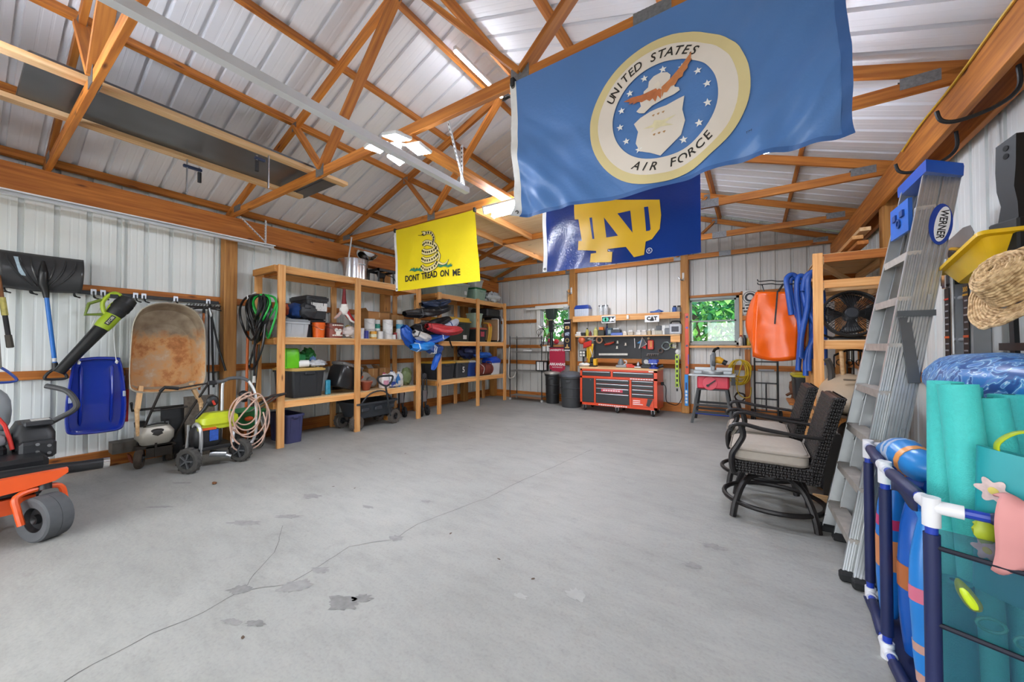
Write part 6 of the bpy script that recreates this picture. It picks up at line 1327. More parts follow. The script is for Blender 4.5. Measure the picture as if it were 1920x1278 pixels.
# wall sign beside the window
sg, M, w_, h_ = sign('notice_sign', 'white notice board with a round black emblem beside the right window', 1393, 1420, 543, 588, 8.29, '#dcd8d0')
G().loft([[(x, y + h_*.2, z) for x, y in circ(r_, 22)] for r_, z in ((.115, .0), (.115, .004), (.105, .004), (.105, .0))], False, False, M).build('ring', BLK(), sg, True)
G().loft([[(x, y + h_*.2, z) for x, y in circ(r_, 22)] for r_, z in ((.085, .0), (.085, .004), (.05, .004), (.05, .0))], False, False, M).build('emblem', BLK(), sg, True)
G().loft([[(x, y - h_*.24, z) for x, y in rrect(w_*.86*k, h_*.42*k2, .01)] for k, k2, z in ((1, 1, 0), (1, 1, .003), (.96, .95, .003), (.96, .95, 0))], False, False, M).build('border', BLK(), sg, True)
for r_, ws_ in enumerate(((.16,), (.04, .07, .10), (.08, .11))):
    tot = sum(ws_) + .02*(len(ws_)-1); x = -tot/2
    for q_ in ws_: G().bx(x, -h_*.13 - r_*.058 - .014, 0, x + q_, -h_*.13 - r_*.058 + .014, .003, M).build('lettering', mat('#2c2a28', .6), sg, True); x += q_ + .02
for k, (u, hx, cap, lab) in enumerate(((1389, '#c9c2b8', '#a83830', 'pale spray can with a red top on the window ledge'), (1396, '#222326', '#3a3a3a', 'black spray can on the window ledge'), (1404, '#b5922a', '#a88520', 'mustard bottle on the window ledge'))):
    bott(u, .036, .20, hx, cap, lab, 'spray_can', 'spray can', 8.27, 1.373)
# table saw with a mitre saw on top ---------------------------------------------------------------------
ts_ = at0('table_saw', 'red table saw on a black splayed stand below the window', 'table saw', (-.62, 7.52, 0))
for sx_ in (-1, 1):
    for sy_ in (-1, 1): G().beam((.31*sx_, .26*sy_, 0), (.22*sx_, .17*sy_, .60), .045, .012, (0, 1, 0)).beam((.31*sx_, .26*sy_, 0), (.22*sx_, .17*sy_, .60), .012, .045, (0, 1, 0)).build('leg', BLK(.4), ts_)
for z, k in ((.2, .28), (.32, .262)):
    for s in (-1, 1): G().beam((-k, s*k*.8, z), (k, s*k*.8, z), .01, .04).build('brace', BLK(.4), ts_)
for s in (-1, 1): G().beam((s*.27, -.22, .24), (s*.27, .22, .24), .01, .04).build('brace', BLK(.4), ts_)
G().bx(-.24, -.19, .585, .24, .19, .61).build('stand_top', BLK(.4), ts_)
G().bx(-.23, -.20, .61, .26, .20, .835, None, .02).build('body', mat('#d8344a', .4), ts_)
G().lathe([(.001, 0), (.12, 0), (.115, .01), (.001, .01)], 24, T(-.03, -.20, .71) @ RX(R(90))).build('dial_plate', mat('#e04a5c', .4), ts_)
G().beam((-.07, -.22, .665), (.06, -.22, .765), .02, .035, (0, 1, 0)).cyl((-.06, -.21, .67), (-.06, -.24, .67), .022, n=10).build('crank', BLK(), ts_)
G().bx(-.36, -.28, .835, .36, .28, .865, None, .004).build('table_top', mat('#a9adaf', .4, .5, .15), ts_)
G().bx(.30, -.30, .70, .36, -.28, .83).build('switch_box', BLK(), ts_)
G().tube([(-.28, .0, .14), (.28, .0, .14)], .02, 8).build('floor_brace', mat('#2342a0', .4), ts_)
ms_ = at0('mitre_saw', 'grey and yellow mitre saw standing on the table saw', 'mitre saw', (-.62, 7.52, .866)); MG = mat('#a6aaac', .4, .4)
G().lathe([(.17, 0), (.18, .01), (.18, .05), (.15, .06), (.001, .06)], 28).bx(-.30, -.05, 0, .30, .11, .055, None, .008).build('base', MG, ms_); G().bx(-.30, .09, .055, -.03, .115, .11, None, .004).bx(.05, .09, .055, .30, .115, .11, None, .004).build('fence', mat('#b9bdc0', .4, .4), ms_)
G().bx(-.05, .10, .05, .03, .18, .34, None, .01).build('arm_post', mat('#8d9194', .4, .4), ms_)
G().lathe([(.001, -.03), (.12, -.03), (.13, 0), (.12, .03), (.001, .03)], 24, T(.02, -.02, .26) @ RY(R(90))).build('blade_guard', mat('#7f8487', .4, .4), ms_)
G().tube([(.03, -.02, .25), (.10, -.02, .25), (.16, -.02, .22)], [.06, .065, .05], 14).build('motor', mat('#e0a428', .4), ms_); G().cyl((.16, -.02, .22), (.22, -.02, .19), .045, n=12).build('motor_cap', BLK(), ms_)
G().tube(smoothpts([(.0, .1, .32), (.02, .02, .40), (.05, -.06, .44), (.10, -.12, .46)], 4), .025, 8).build('handle', BLK(.5), ms_)
# yellow extension cord on the wall stud
hk = PY(1387, 672, 8.24)
yc_ = at0('extension_cord', 'yellow extension cord coiled on a hook beside the table saw', 'cord', (hk.x, 8.2, .4)); rnd = random.Random(2); pts = []
for k in range(9):
    ra, rb_ = .15*rnd.uniform(.7, 1.15), .21*rnd.uniform(.75, 1.15); dx = rnd.uniform(-.03, .03)
    for i in range(12): t = math.pi/2 + 2*math.pi*i/12; pts.append((hk.x + dx + ra*math.cos(t), 8.20 + rnd.uniform(-.03, .03), hk.z - .02 - rb_ + rb_*math.sin(t)))
pts += [(hk.x - .05, 8.16, .62), (hk.x + .02, 8.16, .42), (hk.x + .15, 8.16, .42), (hk.x + .18, 8.18, .6)]
G().tube(smoothpts(pts, 3), .0095, 6).build('cable', mat('#d8b41f', .45), yc_, True)
G().tube([hk + Vector((0, .02, .22)), hk + Vector((0, 0, .05))], .015, 6).build('chain', STEEL, yc_, True)
wirebundle('coiled_cables', 'brown and black cords hung below the yellow one', (hk.x + .0, 8.22, .40), .09, mat('#3a2c26', .6), 8, 4, .009, 'cord')
# hand truck
ht = at0('hand_truck', 'black tubular hand truck behind the patio chairs', 'hand truck', (.18, 7.95, 0))
for s in (-.17, .17): G().tube([(s, 0, .05), (s, .05, 1.15)], .014, 8).build('side_tube', BLK(.4), ht)
for z in (.20, .42, .70, 1.08): G().beam((-.17, .01 + z*.045, z), (.17, .01 + z*.045, z), .012, .025).build('crossbar', BLK(.4), ht)
G().tube([(0, .02, .2), (0, .04, .7)], .011, 8).build('spine', BLK(.4), ht); G().cyl((-.12, .03, .93), (.12, .03, .93), .02, n=8).build('latch_bar', STEEL, ht); G().bx(-.18, -.22, .0, .18, 0, .012).build('toe_plate', BLK(.4), ht)
for s in (-.21, .21):
    gt, gh = G(), G(); wheel(gt, gh, (s, .12, .11), (1, 0, 0), .11, .05); wo = gt.build('wheel', RUB, ht); gh.build('hub', STEEL, wo)
gl_ = at0('work_gloves', 'brown leather work gloves hung on the shelf post', 'gloves', (.555, 6.93, .62))
for k, (dx, dz) in enumerate(((0, .30), (-.06, .12))): G().ell((dx, 0, dz), (.055, .04, .12), 12, 10, None, .3, k).tube([(dx - .03, 0, dz - .08), (dx - .09, -.02, dz - .12)], .02, 6).tube([(dx, 0, dz - .1), (dx - .03, -.02, dz - .18)], .02, 6).build('glove', mat('#6e452c', .8, 0, .2, 20, .4), gl_)
# =================================================================== RIGHT SIDE
# wooden rack along the right wall --------------------------------------------------------------
rs = at0('wooden_rack', 'open lumber rack along the right wall behind the ladder', 'rack', (.92, 6.2, 0)); o = rs.location
def rb_(n, a, b, w_, h, m=PINE, up=(0, 0, 1)): return bar(n, V(a) - o, V(b) - o, w_, h, m, rs, up)
for x, y, zt_ in ((.61, 5.35, 2.40), (.61, 6.15, 2.25), (.61, 6.95, 2.38), (1.26, 5.75, 2.40), (1.26, 6.95, 2.38)): rb_('post', (x, y, 0), (x, y, zt_), .04, .089, PINE, (1, 0, 0))
for z in (2.34, 2.05, 1.37):
    for y in (5.38, 6.98): rb_('cross_rail', (.59, y, z), (1.30, y, z), .038, .089, GIRT if z > 2.2 else PINE)
    for x in (.65, 1.22): rb_('side_rail', (x, 5.36, z - (.0 if z < 2 else .02)), (x, 7.0, z - (.0 if z < 2 else .02)), .038, .089, PALE if z > 2 else PINE)
for y in (5.8, 6.3, 6.7): rb_('joist', (.63, y, 2.05), (1.26, y, 2.05), .038, .07, PALE)
rb_('brace', (.63, 5.42, 2.29), (1.2, 6.4, 2.08), .038, .06, PALE)
rb_('brace', (.61, 5.39, 2.28), (.61, 5.39, 2.10), .04, .06, PINE, (1, 0, 0))
for a, b in ((5.41, 6.2), (6.2, 6.96)): G().bx(.63 - o.x, a - o.y, 2.385, 1.28 - o.x, b - o.y, 2.397).build('deck', PLY, rs, smooth=False)
G().bx(.63 - o.x, 5.41 - o.y, 1.415, 1.28 - o.x, 6.96 - o.y, 1.428).build('deck', PLY, rs, smooth=False)
# boards stacked in the rafters over it
for k, (x, z) in enumerate(((1.0, 2.60), (.94, 2.52), (.98, 2.46))):
    tag(bar('stored_board', (x, 5.3, z), (x - .02, 8.2, z), .09, .04, (PALE, PINE, GIRT)[k]), ('pale board stored highest under the right eave', 'pine board stored in the middle under the right eave', 'dark board stored lowest under the right eave')[k], 'board')
# round floor fan ---------------------------------------------------------------------------------
fn = at0('floor_fan', 'big round black floor fan on the right wall rack', 'fan', (.91, 5.62, 1.43))
Mf = T(0, -.06, .28) @ RX(R(90 - 8))
for r_, z in ((.245, .0), (.25, .05), (.245, .10)): G().tube([Mf @ V(r_*math.cos(t*.2094), r_*math.sin(t*.2094), z) for t in range(30)], .010 if z != .05 else .014, 8, True).build('rim', BLK(), fn)
g = G()
for k in range(60):
    a_ = k*math.pi/30; g.tube([Mf @ V(.06*math.cos(a_), .06*math.sin(a_), .115), Mf @ V(.16*math.cos(a_ + .12), .16*math.sin(a_ + .12), .12), Mf @ V(.245*math.cos(a_ + .2), .245*math.sin(a_ + .2), .10)], .0030, 4)
for r_ in (.11, .16, .21): g.tube([Mf @ V(r_*math.cos(t*.2094), r_*math.sin(t*.2094), .118) for t in range(30)], .002, 4, True)
ob = g.build('front_grille', BLK(), fn); ob['kind'] = 'stuff'
g = G()
for k in range(40): a_ = k*math.pi/20; g.tube([Mf @ V(.06*math.cos(a_), .06*math.sin(a_), -.02), Mf @ V(.245*math.cos(a_), .245*math.sin(a_), .0)], .0018, 4)
ob = g.build('rear_grille', BLK(), fn); ob['kind'] = 'stuff'
for k in range(4):
    def bl(u, v, k=k): a_ = k*math.pi/2 + (u - .5)*1.0*(.6 + .4*v); r_ = .05 + .17*v; return tuple(Mf @ V(r_*math.cos(a_), r_*math.sin(a_), .05 + (u - .5)*.05))
    G().grid(bl, 8, 6).build('blade', mat('#1c1d20', .35), fn, solid=.004)
G().lathe([(.001, .125), (.05, .125), (.062, .115), (.062, .08), (.001, .08)], 24, Mf).build('hub_cap', mat('#24272c', .4), fn)
G().lathe([(.001, -.09), (.06, -.08), (.07, .02), (.001, .03)], 18, Mf).build('motor', BLK(), fn)
G().tube(smoothpts([(-.25, .0, .27), (-.27, .0, .12), (-.17, .0, .03), (0, 0, .025), (.17, 0, .03), (.27, 0, .12), (.25, 0, .27)], 5), .013, 8).build('yoke', BLK(), fn)
G().loft([[(x, y, z) for x, y in rrect(.34*k, .18*k, .05)] for k, z in ((1, 0), (1, .02), (.7, .045))]).build('base', BLK(), fn)
# things around the rack
tote('storage_tote', 'black tote with a bright yellow lid in the right rack', 'tote', .45, .85, 6.3, 6.85, .60, .38, '#202225', '#d8c81f')
tag(bar('tote_shelf', (.40, 6.55, .575), (1.25, 6.55, .575), .62, .03, GIRT), 'low wooden shelf carrying the yellow lidded tote', 'shelf')
for k, (x, y) in enumerate(((.44, 6.3), (1.22, 6.3), (.44, 6.82), (1.22, 6.82))): pass
bucket('paint_bucket', 'white bucket hanging beside the blue pool hoses', (.76, 6.1, .93), .06, .075, .20, '#d8d2c4')
tag(bar('bucket_shelf', (.64, 6.05, .915), (1.24, 6.05, .915), .25, .03, GIRT), 'small wooden shelf under the white bucket', 'shelf')
ih = at0('iron_bedhead', 'black wrought iron bed headboard leaning under the fan', 'headboard', (1.0, 6.0, .5))
arc = [(-.17 + .0 + .36*t/12, 0, .74 + .075*math.sin(math.pi*t/12)) for t in range(13)]
G().tube(arc, .012, 8).build('top_arch', BLK(), ih)
for k in range(7): x = -.17 + .06*k; G().tube([(x, 0, 0), (x, 0, .74 + .075*math.sin(math.pi*k/6))], .008, 6).build('spindle', BLK(), ih)
for k in range(4): c = (-.12 + .09*k, -.01, .66); G().tube([(c[0] + .03*math.cos(t*.524), c[1], c[2] + .035*math.sin(t*.524)) for t in range(12)], .006, 6, True).build('scroll', BLK(), ih)
G().tube([(-.17, 0, .45), (.19, 0, .45)], .010, 6).build('cross_rail', BLK(), ih)
G().tube([(-.17, 0, .0), (.19, 0, .0)], .012, 6).build('foot_rail', BLK(), ih)
tag(bar('trestle', (.62, 6.0, .485), (1.25, 6.0, .485), .12, .03, GIRT), 'rough plank ledge under the iron headboard', 'plank')
# tan moulded hood
hd = at0('plastic_hood', 'tan moulded plastic hood lying beneath the iron headboard', 'hood', (.84, 5.05, .70))
def hood(u, v):
    a_ = math.pi*u; k = math.cos(v*math.pi/2) ** .5
    return (-.26*math.cos(a_)*(.45 + .55*k), .30 - .62*v, .02 + .34*math.sin(a_)**.75*k)
G().grid(hood, 22, 14).build('shell', mat('#b5a288', .45, 0, .08), hd, solid=.012)
G().tube([(-.24*math.cos(math.pi*t/14), .31, .02 + .32*math.sin(math.pi*t/14)**.75) for t in range(15)], .012, 6).build('edge_trim', mat('#8d7c66', .5), hd)
G().bx(-.09, -.10, .325, .07, -.07, .34, RX(.12), .004).build('vent_slot', mat('#6d5f4e', .6), hd)
G().bx(-.26, -.25, -.01, .26, .30, .02, None, .01).build('floor_pan', mat('#9a8872', .5), hd)
# junk under the hood
jk = at0('metal_table', 'rusty folding table frame under the tan hood', 'table', (.84, 5.05, 0))
for x in (-.25, .25):
    for y in (-.25, .28): G().beam((x, y, 0), (x*.9, y*.9, .66), .03, .03).build('leg', mat('#5a4030', .7, .2), jk)
G().bx(-.30, -.30, .655, .30, .34, .685, None, .005).build('table_top', mat('#6e5844', .6, 0, .2), jk)
G().bx(-.26, -.27, .22, .26, .30, .24).build('lower_shelf', mat('#4a4038', .7), jk)
one(G().bx(-.10, -.09, 0, .12, .12, .20, T(.80, 5.0, .245), .02).ell((.80, 4.92, .50), (.10, .06, .11), 12, 8), 'engine_part', mat('#55504a', .5, .4, .25), 'grey engine part on the table under the hood', 'engine part', (.80, 5.0, .245))
one(G().lathe([(.001, -.06), (.14, -.06), (.16, -.03), (.16, .03), (.14, .06), (.001, .06)], 24, T(.62, 4.45, .16) @ RX(R(80))), 'spare_wheel', RUB, 'black spare wheel on the floor behind the patio chairs', 'wheel', (.62, 4.45, 0))
tag(bar('loose_plank', (.50, 5.3, .55), (.74, 3.95, .30), .14, .03, wood('old_plank', '#7a5a3c', '#a8845c'), up=(.5, 0, .8)), 'loose brown plank leaning behind the patio chairs', 'plank')
tag(bar('loose_plank', (.45, 4.9, .02), (.85, 3.9, .02), .16, .03, wood('old_plank', '#7a5a3c', '#a8845c')), 'brown plank lying flat on the floor behind the patio chairs', 'plank')
tag(bar('loose_plank', (.42, 4.15, .04), (.95, 4.10, .05), .09, .04, PALE), 'short pale plank crossing the floor behind the ladder', 'plank')
one(G().bx(.62, 4.55, .02, .95, 4.9, .28, None, .02), 'black_case', mat('#202123', .5, 0, .15), 'black equipment case on the floor by the right wall', 'case', (.78, 4.7, 0.02))
one(G().bx(.50, 4.2, 0, .62, 4.24, .60, RY(.0), .005), 'picture_frame', mat('#2a2622', .5), 'dark framed panel standing behind the front patio chair', 'panel', (.56, 4.22, 0))
one(G().tube(smoothpts([(.60, 5.15, .05), (.66, 5.2, .6), (.70, 5.22, 1.05), (.66, 5.2, 1.22)], 5), [.03]*16, 8), 'pipe_length', mat('#4a4642', .6, .4), 'dark grey pipe leaning against the right rack', 'pipe', (.60, 5.15, .05))
one(G().tube([(.80, 5.25, .95), (.79, 5.28, 1.30)], .018, 8), 'wooden_bat', wood('handle_wood', '#b58a5a', '#d8b486'), 'pale wooden handle standing behind the tan hood', 'handle', (.80, 5.2, .95))
# shop vacuum between chair and rack
# orange bag and pool hoses on the hooks --------------------------------------------------------------
hkp = at0('wall_hooks', 'black double wire hook holding the orange bag', 'hook', (.30, 5.9, 2.1))
for z, dy in ((2.22, 0.0), (2.17, -.05)): G().tube(smoothpts([(.05, 5.90 + dy, z + .03), (.07, 5.90 + dy, z), (.20, 5.90 + dy, z), (.30, 5.90 + dy, z - .02), (.60, 5.92 + dy, z - .02)], 4), .007, 6).build('prong', BLK(), hkp, True)
G().tube([(.10, 5.88, 2.17), (.12, 5.86, 2.08)], .007, 6).build('tip', BLK(), hkp, True)
bar('arm', V(.56, 5.98, 2.16) - hkp.location, V(.64, 6.10, 2.16) - hkp.location, .05, .05, PINE, hkp)
ob_ = at0('orange_bag', 'shiny orange vinyl bag hanging beside the blue pool hoses', 'bag', (.25, 6.05, 1.15))
OG = mat('#f7630a', .24, 0, .06, 5, .25, bscale=9)
def fold(x, z): return .012*math.sin(x*17 + z*4) + .018*mnoise.noise(Vector((x*5, z*4, 1.3)))
def fpan(u, v):
    w0, w1 = (.04, .505), (-.005, .455); x = (w0[0]*(1-v) + w1[0]*v) + u*((w0[1]-w0[0])*(1-v) + (w1[1]-w1[0])*v)
    z = 2.09 - .85*v - .03*u - (.06*math.sin(math.pi*u)*v**4)
    y = 5.98 - .02*math.sin(math.pi*u)*v - .02*abs(u-.5)*2*(1-v) + .045*(1-abs(2*u-1))*v*(1-v)*2 + fold(x, z)*.8
    return (x, y, z)
G().grid(fpan, 20, 22).build('front_panel', OG, ob_, True, solid=.006)
def spanel(u, v):
    a_ = V(*fpan(1, v)); b_ = V(.60, 6.20, 1.98 - .63*v); k = math.sin(math.pi*v)*.03; p = a_.lerp(b_, u); return (p.x + k*u, p.y, p.z - .10*u*(1-v) + .06*v*u + fold(p.y, p.z)*.5)
G().grid(spanel, 8, 16).build('side_panel', OG, ob_, True, solid=.006)
def lpanel(u, v):
    a_ = V(*fpan(0, v)); b_ = V(-.02 - .07*math.sin(math.pi*min(1, v*1.05)), 6.18, 2.0 - .66*v); p = a_.lerp(b_, u); return (p.x, p.y, p.z)
G().grid(lpanel, 6, 16).build('side_panel', OG, ob_, True, solid=.006)
def bpanel(u, v): a_ = V(*fpan(u, 1)); b_ = V(-.02 + .62*u, 6.22, 1.33); p = a_.lerp(b_, v); return (p.x, p.y, p.z - .07*math.sin(math.pi*v))
G().grid(bpanel, 12, 8).build('bottom_panel', OG, ob_, True, solid=.006)
G().grid(lambda u, v: (-.02 + .62*u, 6.22 + .02*math.sin(math.pi*u), 2.0 - .66*v), 8, 8).build('back_panel', OG, ob_, True, solid=.006)
G().beam((.27, 5.972, 2.09), (.235, 5.94, 1.65), .018, .004, (0, -1, 0)).build('strap', BLK(.6), ob_, True)
G().beam((.49, 5.985, 1.76), (.605, 6.18, 1.72), .005, .025).build('strap', BLK(.6), ob_, True)
G().tube([(.28, 5.99, 2.08), (.33, 5.95, 2.17)], .012, 6).build('hanging_loop', BLK(.6), ob_, True)
PH = mat('#2453a8', .38, 0, .12, 6)
def pool_hose(label, pts): return one(G().tube(smoothpts(pts, 6), .030, 12), 'pool_hose', PH, label, 'hose', min([V(p) for p in pts], key=lambda p: p.z), 'blue pool hoses')
pool_hose('blue pool hose looped highest on the left hook', [(.40, 5.80, 1.75), (.37, 5.82, 2.05), (.36, 5.86, 2.22), (.43, 5.90, 2.27), (.50, 5.90, 2.15), (.55, 5.84, 1.85), (.63, 5.82, 1.62), (.62, 5.84, 1.45), (.55, 5.86, 1.25), (.54, 5.86, .99)])
pool_hose('blue pool hose crossing behind the left loop', [(.47, 5.92, 1.05), (.50, 5.93, 1.5), (.52, 5.93, 1.9), (.47, 5.93, 2.2), (.40, 5.92, 2.20), (.42, 5.88, 1.9), (.52, 5.88, 1.6)])
pool_hose('blue pool hose hanging straight at the right', [(.52, 5.84, 2.05), (.55, 5.82, 2.22), (.63, 5.82, 2.27), (.69, 5.80, 2.15), (.71, 5.79, 1.8), (.715, 5.79, 1.4), (.715, 5.80, 1.13)])
pool_hose('blue pool hose bunched in the middle of the hook', [(.48, 5.80, 1.22), (.50, 5.79, 1.5), (.56, 5.79, 1.85), (.57, 5.80, 2.18), (.62, 5.84, 2.24), (.66, 5.86, 2.1), (.65, 5.86, 1.7), (.58, 5.85, 1.3), (.57, 5.85, 1.05)])
# patio chairs --------------------------------------------------------------------------------------------
def wicker():
    m, t, p = mk('dark_wicker'); tc = t.nodes.new('ShaderNodeTexCoord'); p.inputs['Roughness'].default_value = .42
    n = t.nodes.new('ShaderNodeTexNoise'); n.inputs['Scale'].default_value = 30; t.links.new(tc.outputs['Object'], n.inputs['Vector'])
    r = t.nodes.new('ShaderNodeValToRGB'); r.color_ramp.elements[0].color = lin('#131212'); r.color_ramp.elements[1].color = lin('#2b2625'); t.links.new(n.outputs['Fac'], r.inputs[0]); t.links.new(r.outputs[0], p.inputs['Base Color'])
    return m
WK = wicker(); FR = mat('#1e1b1b', .4, .2, .1)
def weave(g, fn, nu, nv, th):
    """basket weave: each strand is a little raised pad over the surface fn(u, v) with normal offset"""
    for i in range(nu):
        for j in range(nv):
            if (i + j) % 2: a, b, c, d = i - .35, i + 1.35, j + .08, j + .92
            else: a, b, c, d = i + .1, i + .9, j - .3, j + 1.3
            a, b, c, d = max(a, 0)/nu, min(b, nu)/nu, max(c, 0)/nv, min(d, nv)/nv
            q_ = [fn(a, c, 0), fn(b, c, 0), fn(b, d, 0), fn(a, d, 0)]
            ma, mb = a + (b-a)*.25, b - (b-a)*.25; mc, md = c + (d-c)*.25, d - (d-c)*.25
            q_ += [fn(ma, mc, th), fn(mb, mc, th), fn(mb, md, th), fn(ma, md, th)]
            g.add(q_, [(0, 1, 5, 4), (1, 2, 6, 5), (2, 3, 7, 6), (3, 0, 4, 7), (4, 5, 6, 7)])
def patio_chair(label, loc):
    t = at0('patio_chair', label, 'chair', loc); t['group'] = 'wicker patio swivel chairs'
    # seat box: faces -x; x -.26..0.24, y 0..0.58
    G().bx(-.25, .01, .36, .24, .57, .455, None, .02).build('seat_frame', WK, t)
    g = G(); weave(g, lambda u, v, h: (-.25 + .49*u, .008 - h, .36 + .10*v), 22, 5, .008); weave(g, lambda u, v, h: (-.252 - h, .01 + .56*u, .36 + .10*v), 24, 5, .008)
    ob = g.build('seat_weave', WK, t); ob['kind'] = 'stuff'
    cu_ = mat('#a89e92', .85, 0, .06, 30, .25)
    co = G().loft([[(x*k - .03, y*k2 + .29, z) for x, y in rrect(.50, .56, .06)] for k, k2, z in ((.95, .95, .455), (1, 1, .47), (1.0, 1.0, .53), (.96, .96, .555), (.75, .78, .575), (.3, .3, .585))]).build('seat_cushion', cu_, t)
    for z in (.472, .54): G().tube([(x - .03, y + .29, z) for x, y in rrect(.505, .565, .06)], .006, 6, True).build('piping', mat('#8d8378', .8), co)
    # backrest leaning back
    bx0, bx1 = .20, .36
    def bk(v, y, f): return V(bx0 + (bx1 - bx0)*v**1.15 + f*(.075 - .01*v), y, .34 + .65*v)
    loops = []
    for v in (0, .1, .3, .5, .7, .9, .97, 1):
        k = 1 if v < .95 else .8 if v < 1 else .4
        loops.append([tuple(bk(v, .02 + (.03*(1-k)), .5 - .5*k)), tuple(bk(v, .02 + .03*(1-k), .5 + .5*k)), tuple(bk(v, .56 - .03*(1-k), .5 + .5*k)), tuple(bk(v, .56 - .03*(1-k), .5 - .5*k))])
    G().loft(loops).build('backrest', WK, t)
    g = G(); weave(g, lambda u, v, h: tuple(bk(v, .018 - h, u)), 5, 26, .010); weave(g, lambda u, v, h: tuple(bk(v, .02 + .54*u, 0) - Vector((h, 0, 0))), 22, 24, .007); weave(g, lambda u, v, h: tuple(bk(v, .02 + .54*u, 1) + Vector((h, 0, 0))), 22, 24, .007)
    ob = g.build('back_weave', WK, t); ob['kind'] = 'stuff'
    for y in (-.015, .595):
        G().tube(smoothpts([(.30, y + (.02 if y < 0 else -.02), .69), (.15, y, .70), (-.05, y, .72), (-.18, y, .745), (-.25, y, .735), (-.275, y, .71), (-.26, y, .695)], 5), [.014]*8 + [.016]*23, 8).build('armrest', FR, t)
        G().tube(smoothpts([(-.205, y, .735), (-.19, y, .66), (-.225, y, .58), (-.265, y, .50), (-.265, y, .40), (-.25, y, .36)], 5), .022, 8).build('arm_support', FR, t)
    # swivel base
    G().lathe([(.06, .27), (.09, .29), (.09, .36), (.001, .36)], 18, T(.0, .29, 0)).build('swivel_post', FR, t)
    G().tube([(.34*math.cos(a_*.2094), .29 + .34*math.sin(a_*.2094), .115) for a_ in range(30)], .019, 8, True).build('base_ring', FR, t)
    for k in range(4):
        a_ = math.pi/4 + k*math.pi/2; cx_, sx_ = math.cos(a_), math.sin(a_)
        G().tube(smoothpts([(.05*cx_, .29 + .05*sx_, .30), (.16*cx_, .29 + .16*sx_, .315), (.27*cx_, .29 + .27*sx_, .26), (.345*cx_, .29 + .345*sx_, .12), (.375*cx_, .29 + .375*sx_, .0)], 5), [.023]*16 + [.024]*5, 8).build('base_leg', FR, t)
    return t
patio_chair('dark wicker patio chair with a beige cushion nearest the camera', (.115, 3.42, 0))
patio_chair('dark wicker patio chair with a beige cushion behind the front one', (.05, 4.2, 0))
# aluminium stepladder -----------------------------------------------------------------------------------------------
ld = at0('step_ladder', 'tall aluminium stepladder with a blue top leaning by the right wall', 'ladder', (.47, 3.15, 0))
F0, F1 = V(.455, 2.86, 0), V(.445, 3.55, 0)           # front rail feet (near, far)
T0, T1 = V(.955, 3.37, 2.46), V(.94, 3.75, 2.46)     # front rail tops
R0, R1 = V(.50, 2.80, 0), V(.50, 3.42, 0); S0, S1 = V(1.015, 3.37, 2.43), V(1.0, 3.76, 2.43)
def rail(a, b, name, wx, wy):
    """C-channel rail: web facing along y, flanges along x"""
    a = V(a); b = V(b); d = (b - a).normalized(); ux = (Vector((1, 0, 0)) - d*d.x).normalized(); uy = d.cross(ux)
    sec = [(-wx/2, -wy/2), (wx/2, -wy/2), (wx/2, -wy/2 + .004), (-wx/2 + .004, -wy/2 + .004), (-wx/2 + .004, wy/2 - .004), (wx/2, wy/2 - .004), (wx/2, wy/2), (-wx/2, wy/2)]
    n = 5; vv = []
    prof = [(-wx/2, 0)] + [( -wx/2 + wx*i/24, .006*(1 if (i//3) % 2 else 0)) for i in range(1, 24)] + [(wx/2, 0), (wx/2, wy), (wx/2 - .004, wy), (wx/2 - .004, .009), (-wx/2 + .004, .009), (-wx/2 + .004, wy), (-wx/2, wy)]
    s = -1 if name == 'far' else 1
    lp = lambda p: [tuple(p + ux*x + uy*(y*s)) for x, y in prof]
    return G().loft([lp(a), lp(b)])
rail(F0, T0, 'near', .085, .03).build('front_rail', ALU, ld, True); rail(F1, T1, 'far', .085, .03).build('front_rail', ALU, ld, True)
rail(R0, S0 + Vector((.01, 0, 0)), 'near', .10, .025).build('rear_rail', ALU, ld, True); rail(R1, S1 + Vector((.01, 0, 0)), 'far', .10, .025).build('rear_rail', ALU, ld, True)
for k in range(8):
    t = (k + .75)/8.6; a, b = F0.lerp(T0, t), F1.lerp(T1, t); dr_ = Vector((-.035, 0, 0))
    g = G(); g.beam(a + dr_*0, b + dr_*0, .085, .025, (0, 0, 1))
    g.beam(a + Vector((-.04, 0, -.012)), b + Vector((-.04, 0, -.012)), .006, .045, (0, 0, 1))
    st = g.build('step', mat('#bdb6ae', .5, .5, .25, 20), ld, True)
    if k < 4:
        for p_, q_ in ((a, b), (b, a)): G().beam(p_.lerp(q_, .02) + Vector((0, 0, -.11)), p_.lerp(q_, .2) + Vector((0, 0, -.02)), .012, .008).build('step_brace', ALU, st, True)
for k in range(5):
    t = (k + 1.2)/6.2; a, b = R0.lerp(S0, t) + Vector((.03, 0, 0)), R1.lerp(S1, t) + Vector((.03, 0, 0)); G().beam(a, b, .02, .035).build('rear_bar', mat('#b9bcbc', .4, .6, .2), ld, True)
BLU = mat('#2a66c0', .3, 0, .1)
c0, c1, c2, c3 = V(.905, 3.31, 2.515), V(1.065, 3.33, 2.455), V(1.055, 3.81, 2.455), V(.895, 3.80, 2.515)
lo = lambda k, dz: [tuple((p - V(.98, 3.56, 2.485))*k + V(.98, 3.56, 2.485 + dz)) for p in (c0, c1, c2, c3)]
G().loft([lo(1, -.075), lo(1.02, -.02), lo(1.0, .0), lo(.86, .004), lo(.84, -.01)]).build('top_cap', mat('#1f55b4', .3), ld, True)
a, b = F0.lerp(T0, .875), F1.lerp(T1, .875)
ux = (T0 - F0).normalized()
G().beam(a + Vector((-.045, .06, .05)), b + Vector((-.045, -.06, .05)), .02, .21, (0, 0, 1)).build('tool_tray', BLU, ld, True)
